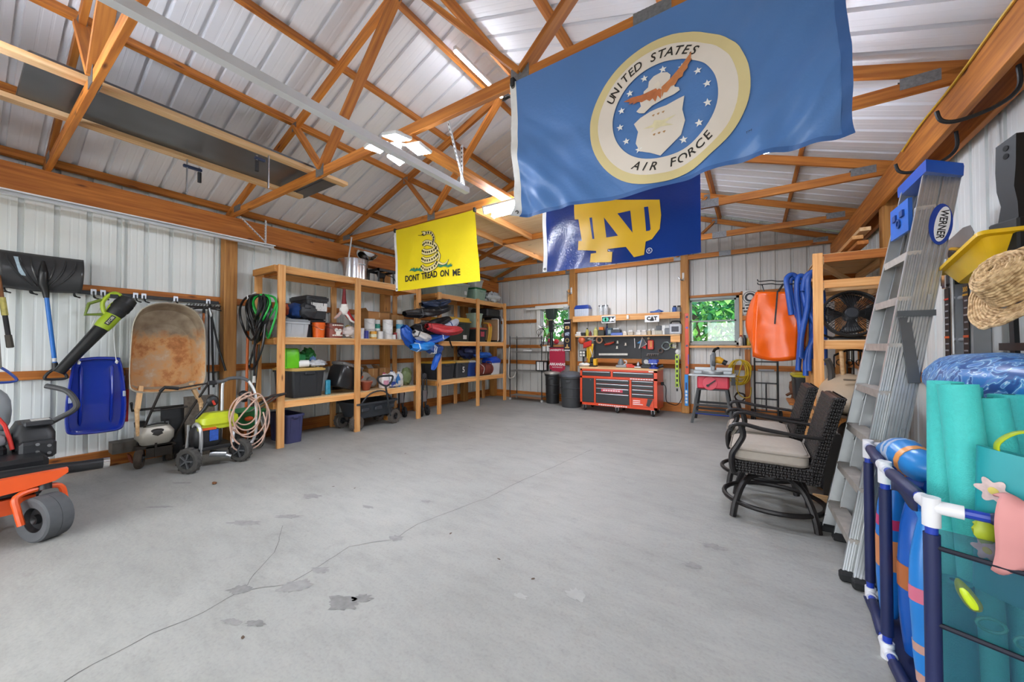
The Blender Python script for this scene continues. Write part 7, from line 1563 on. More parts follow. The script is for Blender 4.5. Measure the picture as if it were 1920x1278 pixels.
for tq in (.35, .65): G().beam(a.lerp(b, tq) + Vector((-.055, -.03, .08)), a.lerp(b, tq) + Vector((-.055, .03, .08)), .02, .04).build('tray_slot', mat('#17407f', .4), ld, True)
cq = a.lerp(b, .5) + Vector((-.056, 0, .03)); G().lathe([(.02, 0), (.032, 0), (.032, .008), (.02, .008), (.02, 0)], 18, Matrix.Translation(cq) @ RY(R(-90)), caps=False).build('tray_ring', mat('#17407f', .4), ld, True)
for p in (F0, F1, R0, R1): G().bx(p.x - .05, p.y - .03, 0, p.x + .05, p.y + .03, .05, None, .01).build('foot', BLK(.7), ld, True)
# spreader bars and the maker's label
for y0_, y1_ in ((F0, T0), ): G().beam(F0.lerp(T0, .62) + Vector((.0, -.01, 0)), R0.lerp(S0, .47) + Vector((.03, -.02, 0)), .05, .012, (0, -1, 0)).build('spreader_bar', mat('#6d7072', .4, .6), ld, True)
G().beam(F0.lerp(T0, .63) + Vector((-.04, -.035, 0)), F0.lerp(T0, .63) + Vector((.12, -.035, 0)), .008, .035).build('rivet_plate', mat('#55585a', .5, .6), ld, True)
dR = (S0 - R0).normalized(); uxR = (Vector((1, 0, 0)) - dR*dR.x).normalized(); cL = R0.lerp(S0, .862) + Vector((.012, -.002, 0))
ML = plane_M(cL, uxR, dR)
G().prism([(.050*math.cos(a_*.2244) - .010*math.sin(a_*.2244), .135*math.sin(a_*.2244)) for a_ in range(28)], .002, ML).build('label_rim', mat('#1d3f96', .4), ld, True)
G().prism([(.032*math.cos(a_*.2244) + .006, .115*math.sin(a_*.2244)) for a_ in range(28)], .002, ML @ T(0, 0, .0012)).build('label_face', mat('#e6e6e6', .4), ld, True)
decal_text('lettering', 'WERNER', .046, ML @ T(.006, 0, .0025) @ RZ(R(-90)), BLK(.5), ld, bold=.0012, sx=1.02, shear=.1)
cb2 = R0.lerp(S0, .30) + Vector((.012, -.002, 0)); MB2 = plane_M(cb2, uxR, dR)
G().bx(-.035, -.11, 0, .035, .02, .002, MB2).build('price_label', mat('#2d6ac0', .5, 0, .2, 30), ld, True); G().bx(-.035, -.15, 0, .035, -.11, .002, MB2).build('barcode_label', mat('#dcdcdc', .5, 0, .4, 90), ld, True); G().bx(-.03, .02, 0, .035, .06, .002, MB2).build('price_label', mat('#39a4d8', .5), ld, True)
# ladder hooks on the header
lh = at0('ladder_hook', 'black rubber coated hooks under the right header beam', 'hook', (1.03, 3.6, 2.78))
for y in (3.12, 3.85): G().tube(smoothpts([(1.20, y, 2.86), (1.20, y, 2.74), (1.12, y - .02, 2.66), (.98, y - .03, 2.62), (.91, y - .03, 2.64), (.89, y - .03, 2.70)], 5), .011, 8).build('hook', BLK(.6), lh, True)
# telescoping multi-ladder on the wall ------------------------------------------------------------------------------
ml = at0('folded_ladder', 'folded silver ladder with black printed labels on the right wall', 'ladder', (1.25, 4.0, .2))
SG = mat('#b9bcbf', .35, .7, .08); LBm = mat('#17181a', .5, 0, .1)
for k, y in enumerate((4.03, 3.74)):
    G().bx(1.20, y - .055, .25, 1.29, y + .055, 1.86, None, .008).build('rail', SG, ml, True)
    G().bx(1.194, y - .038, .85, 1.2005, y + .038, 1.78).build('label', LBm, ml, True)
    G().bx(1.185, y - .075, 1.80, 1.30, y + .075, 1.90, None, .008).build('end_cap', BLK(.5), ml, True)
    G().bx(1.178, y - .03, 1.78, 1.19, y + .03, 1.91, None, .006).build('latch', CHROME, ml, True)
    hx = ('#c23a24', '#d8a024')[k]
    for z, hh, c in ((1.70, .006, hx), (1.42, .008, '#d85a24'), (1.05, .008, '#d85a24')): G().bx(1.191, y - .037, z - hh, 1.1945, y + .037, z + hh).build('label_stripe', mat(c, .5), ml, True)
    for j in range(16): z = 1.66 - j*.048; w_ = .026 if j % 3 else .03; G().bx(1.1915, y - w_, z - .005, 1.1943, y + w_*(.4 + .6*((j*7) % 5)/4), z + .005).build('print', mat('#9a9ca0', .6), ml, True)
    G().bx(1.1915, y - .03, 1.13, 1.1943, y + .03, 1.17).build('barcode', mat('#d0d0d0', .5, 0, .5, 90), ml, True)
decal_text('lettering', '300', .045, plane_M((1.193, 3.74, 1.735), (0, -1, 0), (0, 0, 1)), mat('#e0a828', .5), ml, bold=.001)
for z in (.5, .8, 1.1, 1.4, 1.7): G().cyl((1.245, 3.74, z), (1.245, 4.03, z), .016, n=10).build('rung', SG, ml, True)
G().cyl((1.18, 3.885, 1.30), (1.18, 3.885, 1.96), .012, n=8).ell((1.18, 3.885, 1.97), (.022, .022, .022), 10, 8).build('lock_rod', CHROME, ml, True)
# shelf bracket, saw, yellow tray, bracket arm above it
sb_ = at0('wall_board', 'pale board on the right wall behind the yellow tray', 'board', (1.28, 3.7, 1.9))
G().bx(1.26, 3.35, 1.90, 1.33, 4.25, 2.06, None, .004).build('board', mat('#c9c2ac', .6, 0, .12), sb_, True)
hs_ = at0('hand_saw', 'hand saw with a black and yellow grip on the right wall', 'saw', (1.2, 3.75, 1.93))
G().prism([(-.55, .0), (.0, -.07), (.10, .06), (.05, .12), (-.05, .13), (-.55, .05)], .003, plane_M((1.2, 3.72, 2.03), (0, -1, 0), (0, 0, 1))).build('blade', mat('#a9acad', .35, .8), hs_, True)
Mg = plane_M((1.19, 3.80, 1.99), (0, -1, -.25), (0, -.25, 1))
G().loft([[(x, y, z) for x, y in rrect(.20*k, .085*k, .04)] for k, z in ((.8, -.02), (1, -.01), (1, .02), (.8, .032))], M=Mg).build('grip', BLK(.5), hs_, True)
for s in (-1, 1): G().bx(-.07, s*.032 - .012, .0, .07, s*.032 + .012, .036, Mg, .01).build('grip_insert', mat('#e0ac20', .4), hs_, True)
yt = at0('yellow_tray', 'yellow plastic tray hung on the right wall beside the straw hat', 'tray', (1.06, 3.02, 1.75))
Mt_ = T(1.06, 3.02, 1.755) @ RX(R(-12))
G().tub(.14, .38, .22, .52, .11, .03, .006, .02, .02, Mt_).build('tray', mat('#e6b80c', .35), yt, True)
ba = at0('tow_bracket', 'black steel bracket arm standing above the yellow tray', 'bracket', (1.08, 2.86, 1.81))
pr = [(-.055, 0), (.055, 0), (.05, .12), (.035, .2), (.045, .30), (.05, .45), (-.05, .43), (-.055, .3), (-.05, .2), (-.03, .12)]
Mb_ = plane_M((1.08, 2.86, 1.93), (.3, -.95, 0), (0, 0, 1))
G().prism(pr, .06, Mb_, -.03).build('arm', mat('#0d0e0f', .7), ba, True); G().bx(-.075, -.12, -.05, .075, .04, .05, Mb_, .008).build('socket', mat('#0d0e0f', .7), ba, True)
for zq in (.36, .40): G().cyl(Mb_ @ V(0, zq, .029), Mb_ @ V(0, zq, .032), .014, n=10).build('bolt_hole', mat('#050505', .9), ba, True)
G().cyl(Mb_ @ V(0, -.03, .05), Mb_ @ V(0, -.03, .065), .018, n=10).build('bolt', STEEL, ba, True)
# black metal rack on the wall under the hat
br_ = at0('black_wall_rack', 'black steel slotted rack on the right wall behind the straw hat', 'rack', (1.28, 3.1, 1.0))
for y in (3.45, 3.05, 2.65): G().beam((1.30, y, .9), (1.30, y + .05, 1.86), .02, .05, (0, 1, 0)).build('upright', BLK(.5), br_, True)
for z in (1.05, 1.35, 1.62, 1.84): G().beam((1.28, 3.55, z), (1.28, 2.2, z), .03, .045).build('crossbar', BLK(.5), br_, True)
# straw hat
M_ST, t_, p_ = mk('straw'); tcn = t_.nodes.new('ShaderNodeTexCoord'); wv = t_.nodes.new('ShaderNodeTexNoise'); wv.inputs['Scale'].default_value = 45; t_.links.new(tcn.outputs['Object'], wv.inputs['Vector'])
rp = t_.nodes.new('ShaderNodeValToRGB'); rp.color_ramp.elements[0].color = lin('#9c7a50'); rp.color_ramp.elements[1].color = lin('#e0c090'); rp.color_ramp.elements[0].position = .35; rp.color_ramp.elements[1].position = .65; t_.links.new(wv.outputs['Fac'], rp.inputs[0]); t_.links.new(rp.outputs[0], p_.inputs['Base Color']); p_.inputs['Roughness'].default_value = .8
hat = at0('straw_hat', 'wide brimmed woven straw hat hanging on the right wall', 'hat', (.98, 2.62, 1.38))
Mh = T(1.0, 2.60, 1.63) @ RZ(R(20)) @ RY(R(-58))
def hatp(prof, g, rings):
    for (r0_, z0_), (r1_, z1_) in zip(prof, prof[1:]):
        n = max(1, int(math.hypot(r1_-r0_, z1_-z0_)/.011))
        for i in range(n):
            k = i/n; r_, z_ = r0_ + (r1_-r0_)*k, z0_ + (z1_-z0_)*k
            g.tube([Mh @ V(r_*math.cos(a_*.1571)*(1 + .02*math.sin(a_*1.7 + r_*90)), r_*math.sin(a_*.1571), z_ + .02*math.sin(a_*.1571*2)*(r_/.2)**2 + .0025*math.sin(a_*2.1 + i)) for a_ in range(40)], .0075, 6, True)
g = G(); hatp([(.02, .13), (.07, .13), (.10, .11), (.115, .05), (.125, .0)], g, 0); g.build('crown', M_ST, hat, True)
g = G(); hatp([(.13, -.004), (.18, -.01), (.235, -.0)], g, 0); g.build('brim', M_ST, hat, True)
# toy bin with pool noodles --------------------------------------------------------------------------------------------------------
tb_ = at0('toy_bin', 'blue mesh pool toy bin with white corner joints at the lower right', 'bin', (.75, 2.2, 0))
NV = mat('#1a2350', .5, 0, .15); BT = mat('#1f3fae', .35); WJ = mat('#e6e6ea', .4)
zt_ = .83; C_ = [(.49, 1.80), (.475, 2.25), (.51, 2.71)]; D_ = [(1.02, 1.66), (1.02, 2.2), (1.02, 2.71)]
for (x, y) in C_ + D_:
    G().cyl((x, y, .04), (x, y, zt_ - .03), .016, n=12).build('post', BT, tb_, True); G().cyl((x, y, .10), (x, y, zt_ - .10), .021, n=12).build('post_sleeve', NV, tb_, True)
    G().cyl((x, y, zt_ - .075), (x, y, zt_ + .02), .023, n=12).build('corner_joint', WJ, tb_, True); G().cyl((x, y, 0), (x, y, .07), .023, n=12).build('corner_joint', WJ, tb_, True)
def railb(a, b, z):
    a = V(a[0], a[1], z); b = V(b[0], b[1], z); G().cyl(a, b, .015, n=10).build('top_rail' if z > .5 else 'bottom_rail', BT, tb_, True); d = (b - a)
    G().cyl(a, a + d.normalized()*.07, .022, n=12).build('corner_joint', WJ, tb_, True); G().cyl(b, b - d.normalized()*.045, .022, n=12).build('corner_joint', WJ, tb_, True)
    G().tube([a + d*.22, a + d*.25, a + d*.8, a + d*.83], [.016, .023, .023, .016], 12).build('rail_sleeve', NV, tb_, True)
    if z > .5: G().grid(lambda u, v: tuple(a + d*(.24 + .57*u) + Vector((0, 0, -.01 - (.05 + .012*math.sin(u*7))*v))), 8, 3).build('binding', NV, tb_, True, solid=.003)
for z in (zt_ - .01, .035):
    for q_ in (C_, D_):
        for a, b in zip(q_, q_[1:]): railb(a, b, z)
    for a, b in ((C_[0], D_[0]), (C_[2], D_[2])): railb(a, b, z)
def mesh_mat(name, hexc, a_):
    m, t, p = mk(name); p.inputs['Base Color'].default_value = lin(hexc); p.inputs['Roughness'].default_value = .5
    tr = t.nodes.new('ShaderNodeBsdfTransparent'); ms = t.nodes.new('ShaderNodeMixShader'); ms.inputs[0].default_value = a_
    t.links.new(tr.outputs[0], ms.inputs[1]); t.links.new(p.outputs[0], ms.inputs[2]); t.links.new(ms.outputs[0], t.nodes['Material Output'].inputs[0]); return m
MS = mesh_mat('blue_mesh', '#123a58', .55); MSd = mesh_mat('navy_mesh', '#10203a', .6)
for a, b, mm in ((C_[0], D_[0], MS), (C_[0], C_[1], MSd), (C_[1], C_[2], MSd), (D_[0], D_[1], MS), (D_[1], D_[2], MS), (C_[2], D_[2], MS)):
    if mm is MSd: continue
    G().grid(lambda u, v: (a[0] + (b[0]-a[0])*(.02 + .96*u), a[1] + (b[1]-a[1])*(.02 + .96*u) - .0, .05 + (zt_ - .13)*v), 4, 4).build('mesh_panel', mm, tb_, True)
for z in (.69, .44): G().tube([(C_[0][0] + .01, C_[0][1] - .012, z), ((C_[0][0] + D_[0][0])/2, 1.71, z - .01), (D_[0][0], D_[0][1] - .012, z)], .008, 6).build('elastic_band', mat('#14182a', .6), tb_, True)
G().bx(.48, 1.72, .012, 1.02, 2.70, .02).build('floor_panel', NV, tb_, True)
def tube_float(name, label, pts, r, hexc, rough=.55):
    t = at0(name, label, 'pool noodle', min([V(p) for p in pts], key=lambda p: p.z)); t['group'] = 'pool noodles in the toy bin'
    pp = smoothpts(pts, 6); d = (pp[-1] - pp[-2]).normalized()
    m = mat(hexc, rough, 0, .06, 60, .35, bscale=220)
    G().tube(pp, r, 24).build('noodle', m, t, True); G().tube([pp[-1], pp[-1] + d*.002], r*.3, 14).build('core_hole', mat('#0d5f66', .8), t, True)
    return t
TQ = '#48d0ca'
tube_float('pool_noodle', 'teal pool noodle standing furthest left in the toy bin', [(.585, 2.02, .03), (.595, 2.05, .6), (.62, 2.12, 1.215)], .048, TQ)
tube_float('pool_noodle', 'teal pool noodle leaning across in front of the others', [(.648, 1.935, .03), (.645, 1.94, .4), (.63, 1.965, .85), (.612, 1.99, 1.215)], .05, TQ)
tube_float('pool_noodle', 'teal pool noodle in the middle of the toy bin', [(.76, 1.92, .03), (.75, 1.98, .5), (.70, 2.05, 1.165)], .05, '#3cc4c0')
tube_float('pool_noodle', 'teal pool noodle behind the flower print bag', [(.80, 2.04, .03), (.80, 2.10, .5), (.78, 2.13, 1.175)], .05, '#36bcbc')
tube_float('pool_noodle', 'teal pool noodle hidden behind the leaning one', [(.66, 2.12, .03), (.68, 2.15, .6), (.70, 2.22, 1.19)], .048, '#3cc4c0')
tube_float('pool_noodle', 'short teal pool noodle low in the toy bin', [(.58, 1.88, .03), (.575, 1.89, .3), (.57, 1.90, .55)], .042, '#25a0a0')
# inflatables in the rear half
def blob(name, label, cat, pts, rs, hexc, extra=None, rough=.3):
    t = at0(name, label, cat, min([V(p) for p in pts], key=lambda p: p.z)); pp = smoothpts(pts, 5); n = len(pp)
    rr = [rs[min(int(i/(n-1)*(len(rs)-1)), len(rs)-2)] + (rs[min(int(i/(n-1)*(len(rs)-1)) + 1, len(rs)-1)] - rs[min(int(i/(n-1)*(len(rs)-1)), len(rs)-2)])*((i/(n-1)*(len(rs)-1)) % 1) for i in range(n)]
    G().tube(pp, rr, 16).build('body', mat(hexc, rough, 0, .12, 5), t, True)
    for a, b, k, hx in (extra or ()): G().tube([pp[int(n*a)], pp[int(n*b)]], [rr[int(n*a)]*k, rr[int(n*b)]*k], 16).build('band', mat(hx, rough), t, True)
    return t
blob('inflatable_ring', 'bright blue inflatable with orange bands behind the left mesh', 'inflatable', [(.54, 2.52, .05), (.545, 2.50, .3), (.54, 2.46, .55), (.56, 2.48, .76)], [.03, .052, .055, .05, .03], '#1f78d0', [(.35, .5, 1.03, '#d88a58'), (.6, .64, 1.02, '#c2386a')])
blob('inflatable_ring', 'blue inflatable with peach patches in the near mesh side', 'inflatable', [(.53, 1.98, .05), (.535, 2.0, .25), (.53, 2.02, .5), (.55, 2.05, .72)], [.025, .045, .045, .04, .02], '#2383d6', [(.15, .32, 1.04, '#c99a8c'), (.5, .6, 1.04, '#d8708a')])
blob('inflatable_ring', 'deep blue inflatable squeezed against the middle post', 'inflatable', [(.56, 2.26, .05), (.555, 2.22, .3), (.555, 2.20, .55), (.58, 2.25, .74)], [.03, .05, .055, .05, .03], '#1a5cb8', [(.4, .52, 1.04, '#b86a3a')])
blob('swim_float', 'folded blue swim float with an orange edge on top of the bin', 'float', [(.54, 2.58, .83), (.57, 2.42, .86), (.60, 2.28, .84), (.66, 2.22, .84)], [.03, .07, .07, .04], '#2a86d0', [(.3, .42, 1.05, '#b8c8e0'), (.55, .62, 1.04, '#e89a50')])
blob('swim_float', 'orange edged blue float lying lower in the bin', 'float', [(.56, 2.50, .76), (.60, 2.36, .77), (.64, 2.24, .77)], [.03, .06, .04], '#1e50b0', [(.4, .6, 1.03, '#e8702a')])
# flower print bag with a lime handle
fb = at0('flower_bag', 'teal swim bag with flower prints and a lime handle', 'bag', (.80, 1.86, .55)); TB = mat('#1fa0a8', .4, 0, .1, 6, .2)
def fbf(u, v):
    a_ = 2*math.pi*u; k = 1 - .12*v; rx, ry = .112*k, .045*k; return (.705 + rx*math.cos(a_) , 1.825 + ry*math.sin(a_) - .2*(rx*math.cos(a_)), .55 + .46*v - .02*math.cos(a_))
G().grid(fbf, 28, 10, cu=True).build('body', TB, fb, True); G().add([fbf(i/28, 1) for i in range(28)], [tuple(range(28))]).build('top', TB, fb, True, smooth=False)
for (u, v, r_) in ((.62, .72, .034), (.78, .90, .032), (.60, .3, .03)):
    c = V(*fbf(u, v)); d = (V(*fbf(u + .01, v)) - V(*fbf(u - .01, v))).normalized(); n_ = d.cross(Vector((0, 0, 1))).normalized(); Mq = plane_M(c + n_*.004, d, (0, 0, 1))
    if (Mq.to_3x3() @ Vector((0, 0, 1))).dot(n_) < 0: Mq = Mq @ RX(math.pi)
    G().prism([(r_*(1 + .22*math.cos(6*a_*.105))*math.cos(a_*.105), r_*(1 + .22*math.cos(6*a_*.105))*math.sin(a_*.105)) for a_ in range(60)], .002, Mq).build('flower_print', mat('#e0c8c4', .6, 0, .25, 60), fb, True); G().prism(circ(r_*.35, 12), .002, Mq @ T(0, 0, .0015)).build('flower_centre', mat('#e0d06a', .6), fb, True)
hpts = smoothpts([(.645, 1.83, 1.0), (.64, 1.82, 1.045), (.67, 1.805, 1.085), (.72, 1.80, 1.095), (.78, 1.80, 1.08), (.79, 1.80, .98)], 6)
g = G(); vv = []; ff = []
for i, p in enumerate(hpts):
    vv += [tuple(p + Vector((0, -.014, 0))), tuple(p + Vector((0, .014, 0)))]
    if i: ff.append((2*i-2, 2*i-1, 2*i+1, 2*i))
g.add(vv, ff).build('handle', mat('#b8cc1c', .5), fb, True, solid=.004)
# patterned blue float lying on top
M_BP, t_, p_ = mk('blue_tropical_print'); N = t_.nodes; L_ = t_.links; tcn = N.new('ShaderNodeTexCoord')
vo = N.new('ShaderNodeTexNoise'); vo.inputs['Scale'].default_value = 9; vo.inputs['Distortion'].default_value = 3.5; vo.inputs['Detail'].default_value = 1; L_.new(tcn.outputs['Object'], vo.inputs['Vector'])
rp = N.new('ShaderNodeValToRGB'); rp.color_ramp.interpolation = 'LINEAR'; e = rp.color_ramp.elements; e[0].position = .40; e[0].color = lin('#1d4f94'); e[1].position = .62; e[1].color = lin('#2a78c0')
for ps, c in ((.485, '#3f86c4'), (.50, '#cfe4f0'), (.53, '#4a9ccc'), (.575, '#5f82c8')): x_ = e.new(ps); x_.color = lin(c)
L_.new(vo.outputs['Fac'], rp.inputs[0]); L_.new(rp.outputs[0], p_.inputs['Base Color']); p_.inputs['Roughness'].default_value = .35
pc = at0('printed_float', 'blue leaf patterned pool float lying above the noodles', 'float', (1.0, 2.5, 1.0))
G().ell((.94, 2.60, 1.19), (.20, .52, .13), 28, 16, None, .08, 2, 2, .85).build('upper_cushion', M_BP, pc, True); G().ell((.98, 2.42, .97), (.16, .42, .12), 24, 14, None, .1, 5, 2, .85).build('lower_cushion', mat('#14365e', .4, 0, .4, 8), pc, True)
# pink cloth over the rail, toys behind the mesh
pk = at0('pink_cloth', 'pink swim cloth draped over the front rail of the bin', 'cloth', (.70, 1.72, .60))
def pkf(u, v): a_ = v*math.pi*1.25; r_ = .045 + .004*math.sin(u*13); return (.598 + .16*u + .006*math.sin(v*9 + u*5), 1.752 - .02 - r_*math.sin(a_)*.7 - .035*u, .855 - .0 + .05*math.cos(a_*.6) - .26*max(0, v - .35)*(.9 - .2*u) + .012*math.sin(u*11 + v*3))
G().grid(pkf, 18, 16).build('cloth', mat('#e09a98', .7, 0, .12, 8, .3), pk, True, solid=.006)
one(G().tube(smoothpts([(.545, 1.80, .60), (.557, 1.797, .57), (.578, 1.793, .53), (.585, 1.792, .515)], 4), [.004, .008, .012, .015, .018, .019, .02, .02, .019, .017, .014, .012, .006], 10), 'dive_toy', mat('#c4dc1c', .4), 'lime yellow dive toy behind the mesh of the bin', 'toy', (.585, 1.79, .50))
one(G().ell((.605, 1.79, .775), (.03, .012, .04), 12, 8, None, .4, 3), 'yellow_toy', mat('#a8b82a', .5), 'yellow-green toy near the top of the mesh', 'toy', (.605, 1.79, .735))
gg = at0('swim_goggles', 'teal rimmed swim goggles behind the mesh of the bin', 'goggles', (.64, 1.78, .45))
for k in (0, 1): G().tube([(.61 + .07*k + .03*math.cos(a_*.449), 1.785 - .015*k, .485 - .02*k + .02*math.sin(a_*.449)) for a_ in range(14)], .005, 6, True).build('rim', mat('#3fb8a8', .4), gg, True)

pool_hose('blue pool hose in the back of the bunch', [(.60, 5.90, 1.2), (.61, 5.90, 1.6), (.60, 5.90, 2.0), (.55, 5.90, 2.21), (.48, 5.88, 2.23), (.46, 5.85, 2.0), (.49, 5.84, 1.6), (.50, 5.84, 1.2)])
one(G().tube(smoothpts([(1.115, y_, 3.09 + .012*math.sin(y_*5)) for y_ in (.6, 1.2, 1.8, 2.4, 3.0, 3.6, 4.2, 4.6)], 4), .008, 6), 'yellow_cable', mat('#d8b030', .5), 'yellow cable stapled along the right header beam', 'cable', (1.115, 2.5, 3.08))
for k, (x, z) in enumerate(((-3.64, 2.62), (-1.17, 2.70))):
    t = at0('wall_hook', ('white coat hook high on the post by the left window', 'white coat hook high on the post by the right window')[k], 'hook', (x - .02, 8.18, z))
    G().bx(-.02, .0, 0, .02, .015, .16, None, .004).build('plate', mat('#d8d8d4', .4), t); G().tube(smoothpts([(0, 0, .03), (-.01, -.05, .0), (-.05, -.08, .02), (-.08, -.08, .07)], 4), .012, 6).build('prong', STEEL, t)
# =================================================================== OVERHEAD: TRACKS, LUMBER RACK, FLAGS
GALV = mat('#e4e6e8', .4, .15, .06, 6)
def door_track(label, x, y1, z, s):
    t = at0('door_track', label, 'door track', (x, 0, z))
    prof = [(-.028, -.025), (.028, -.025), (.028, -.022), (-.025, -.022), (-.025, .022), (.022, .022), (.022, .012), (.026, .012), (.026, .026), (-.028, .026)]
    G().loft([[(a*s, YB + .2, b) for a, b in prof], [(a*s, y1, b) for a, b in prof]]).build('channel', GALV, t)
    for y in (y1 - .28,): pass
    return t
def perf(t, a, b, w_=.032):
    """perforated angle-iron hanger"""
    a, b = V(a), V(b); M, L = frame(a, b, (0, 1, 0)); n = int(L/.04)
    g = G().bx(0, -w_/2, 0, L, w_/2, .003, M).bx(0, -w_/2, 0, L, -w_/2 + .003, w_*.8, M)
    o_ = g.build('hanger', GALV, t, True)
    h = G()
    for k in range(n): h.bx(.02 + k*.04, -.006, -.0006, .042 + k*.04 - .004, .006, .0036, M)
    hh = h.build('hanger_slots', mat('#3a3c3d', .8), o_, True, smooth=False); hh['kind'] = 'stuff'
t1 = door_track('galvanised door track along the left wall', -5.83, 2.58, 2.80, 1)
perf(t1, (-5.83, 2.45, 2.80), (-5.83, 2.45, 3.16)); perf(t1, (-5.83, 2.45, 2.85), (-5.86, 2.15, 3.13), .026)
t2 = door_track('galvanised door track hanging in the middle of the roof', -2.25, 2.66, 2.82, -1)
perf(t2, (-2.25, 2.58, 2.80), (-2.25, 2.58, 3.22)); perf(t2, (-2.22, 2.58, 2.84), (-2.0, 2.12, 3.14), .03)
t3 = door_track('galvanised door track just left of the camera above', -1.78, .35, 2.82, 1)
# long planks and grey sheet stored on the trusses -------------------------------------------
zp = 3.212
tag(bar('stored_plank', (-3.93, -1.3, zp + .02), (-3.95, 2.50, zp + .02), .09, .04, PALE), 'long pale plank on the trusses nearer the ridge', 'plank')
tag(bar('stored_plank', (-4.66, -1.3, zp + .02), (-4.74, 2.40, zp + .02), .09, .04, PALE), 'long pale plank on the trusses nearer the left wall', 'plank')
one(G().bx(-4.82, .25, zp + .042, -3.92, 2.32, zp + .07, None, .004).bx(-4.80, 2.31, zp + .035, -4.0, 2.46, zp + .05), 'steel_sheet', mat('#6b6d70', .32, .6, .3, 2.5), 'dull grey steel sheet lying across the two stored planks', 'sheet', (-4.35, 1.3, zp + .042))
def bar_clamp(label, p, s):
    t = at0('bar_clamp', label, 'clamp', p); p = V(p)
    G().beam(p + Vector((0, 0, -.28)), p + Vector((0, 0, .10)), .008, .022).build('bar', STEEL, t, True)
    G().bx(p.x - .012, p.y - .02, p.z + .06, p.x + .012, p.y + .11*s, p.z + .09, None, .006).build('fixed_jaw', mat('#26304a', .4), t, True)
    G().bx(p.x - .014, p.y - .03, p.z - .04, p.x + .014, p.y + .12*s, p.z - .01, None, .006).build('sliding_jaw', mat('#26304a', .4), t, True)
    G().cyl(p + Vector((0, .10*s, .0)), p + Vector((0, .10*s, -.05)), .008, n=8).build('screw', STEEL, t, True)
    G().cyl(p + Vector((0, .10*s, -.05)), p + Vector((0, .10*s, -.15)), .017, n=10).build('handle', BLK(.5), t, True)
bar_clamp('blue bar clamp gripping the plank nearer the wall', (-4.70, 1.27, 3.17), 1)
bar_clamp('blue bar clamp gripping the plank nearer the ridge', (-3.94, 1.68, 3.17), -1)
# flags ------------------------------------------------------------------------------------------
def flag(name, label, base, w_, h_, fn, hexc, rough, header=True):
    t = at0(name, label, 'flag', base)
    m = mat(hexc, rough, 0, .05, 3, .12, bscale=60)
    nu, nv = (110, 60) if w_ > 1.55 else (60, 34)
    G().grid(lambda u, v: tuple(fn(u*w_, v*h_)), nu, nv).build('cloth', m, t, True)
    if header:
        G().grid(lambda u, v: tuple(fn(-.045 + .047*u, v*h_) + Vector((0, -.0015, 0))), 3, 30).build('heading', mat('#e4e4e2', .7, 0, .08, 20), t, True)
        for v in (.03, h_ - .03):
            p = fn(-.02, v); G().tube([p + Vector((.011*math.cos(a_*.785), -.004, .011*math.sin(a_*.785))) for a_ in range(8)], .004, 6, True).build('grommet', mat('#5a5650', .4, .8), t, True)
    for s in (0, w_):
        p = fn(s if s else -.02, h_ - .01); G().bx(p.x - .015, p.y - .02, p.z - .02, p.x + .015, p.y + .02, p.z + .035, None, .005).build('clip', BLK(.6), t, True)
    return t
def conform(t, name, verts, faces, fn, m, off, step=.045):
    """lay a flat shape (flag metres) onto the cloth, cut into small pieces so that it follows the folds"""
    bm = bmesh.new(); vs_ = [bm.verts.new((x, 0, z)) for x, z in verts]; bm.verts.ensure_lookup_table()
    for f in faces:
        try: bm.faces.new([vs_[i] for i in f])
        except ValueError: pass
    xs = [v[0] for v in verts]; zs = [v[1] for v in verts]
    for lo_, hi_, nrm in ((min(xs), max(xs), (1, 0, 0)), (min(zs), max(zs), (0, 0, 1))):
        k = math.ceil(lo_/step)*step
        while k < hi_:
            bmesh.ops.bisect_plane(bm, geom=bm.verts[:] + bm.edges[:] + bm.faces[:], plane_co=(k if nrm[0] else 0, 0, k if nrm[2] else 0), plane_no=nrm); k += step
    for v in bm.verts: p = fn(v.co.x, v.co.z); v.co = (p.x, p.y - off - .004, p.z)
    me = bpy.data.meshes.new(name); bm.to_mesh(me); bm.free()
    for p in me.polygons:
        if p.normal.y > 0: p.flip()
    return link(name, me, m, t, True, True, 60)
def poly(t, name, pts, fn, m, off): return conform(t, name, pts, [tuple(range(len(pts)))], fn, m, off)
def ringp(t, name, c, r0, r1, fn, m, off, n=72):
    vv = []; ff = []
    for i in range(n): a_ = 2*math.pi*i/n; vv += [(c[0] + r0*math.cos(a_), c[1] + r0*math.sin(a_)), (c[0] + r1*math.cos(a_), c[1] + r1*math.sin(a_))]
    for i in range(n): j = (i + 1) % n; ff.append((2*i, 2*i+1, 2*j+1, 2*j))
    return conform(t, name, vv, ff, fn, m, off)
def arc_text(t, s, c, r, a0, a1, size, fn, m, off, inward=False, shear=.25):
    vv = []; ff = []
    for k, ch in enumerate(s):
        if ch == ' ': continue
        a_ = R(a0 + (a1 - a0)*k/(len(s) - 1)); tv, tf = text2d(ch, size, shear, bold=.0008)
        rot = a_ - math.pi/2 if not inward else a_ + math.pi/2; ox, oz = c[0] + r*math.cos(a_), c[1] + r*math.sin(a_); k0 = len(vv)
        vv += [(ox + x*math.cos(rot) - y*math.sin(rot), oz + x*math.sin(rot) + y*math.cos(rot)) for x, y in tv]; ff += [tuple(i + k0 for i in f) for f in tf]
    return conform(t, 'lettering', vv, ff, fn, m, off, .08)
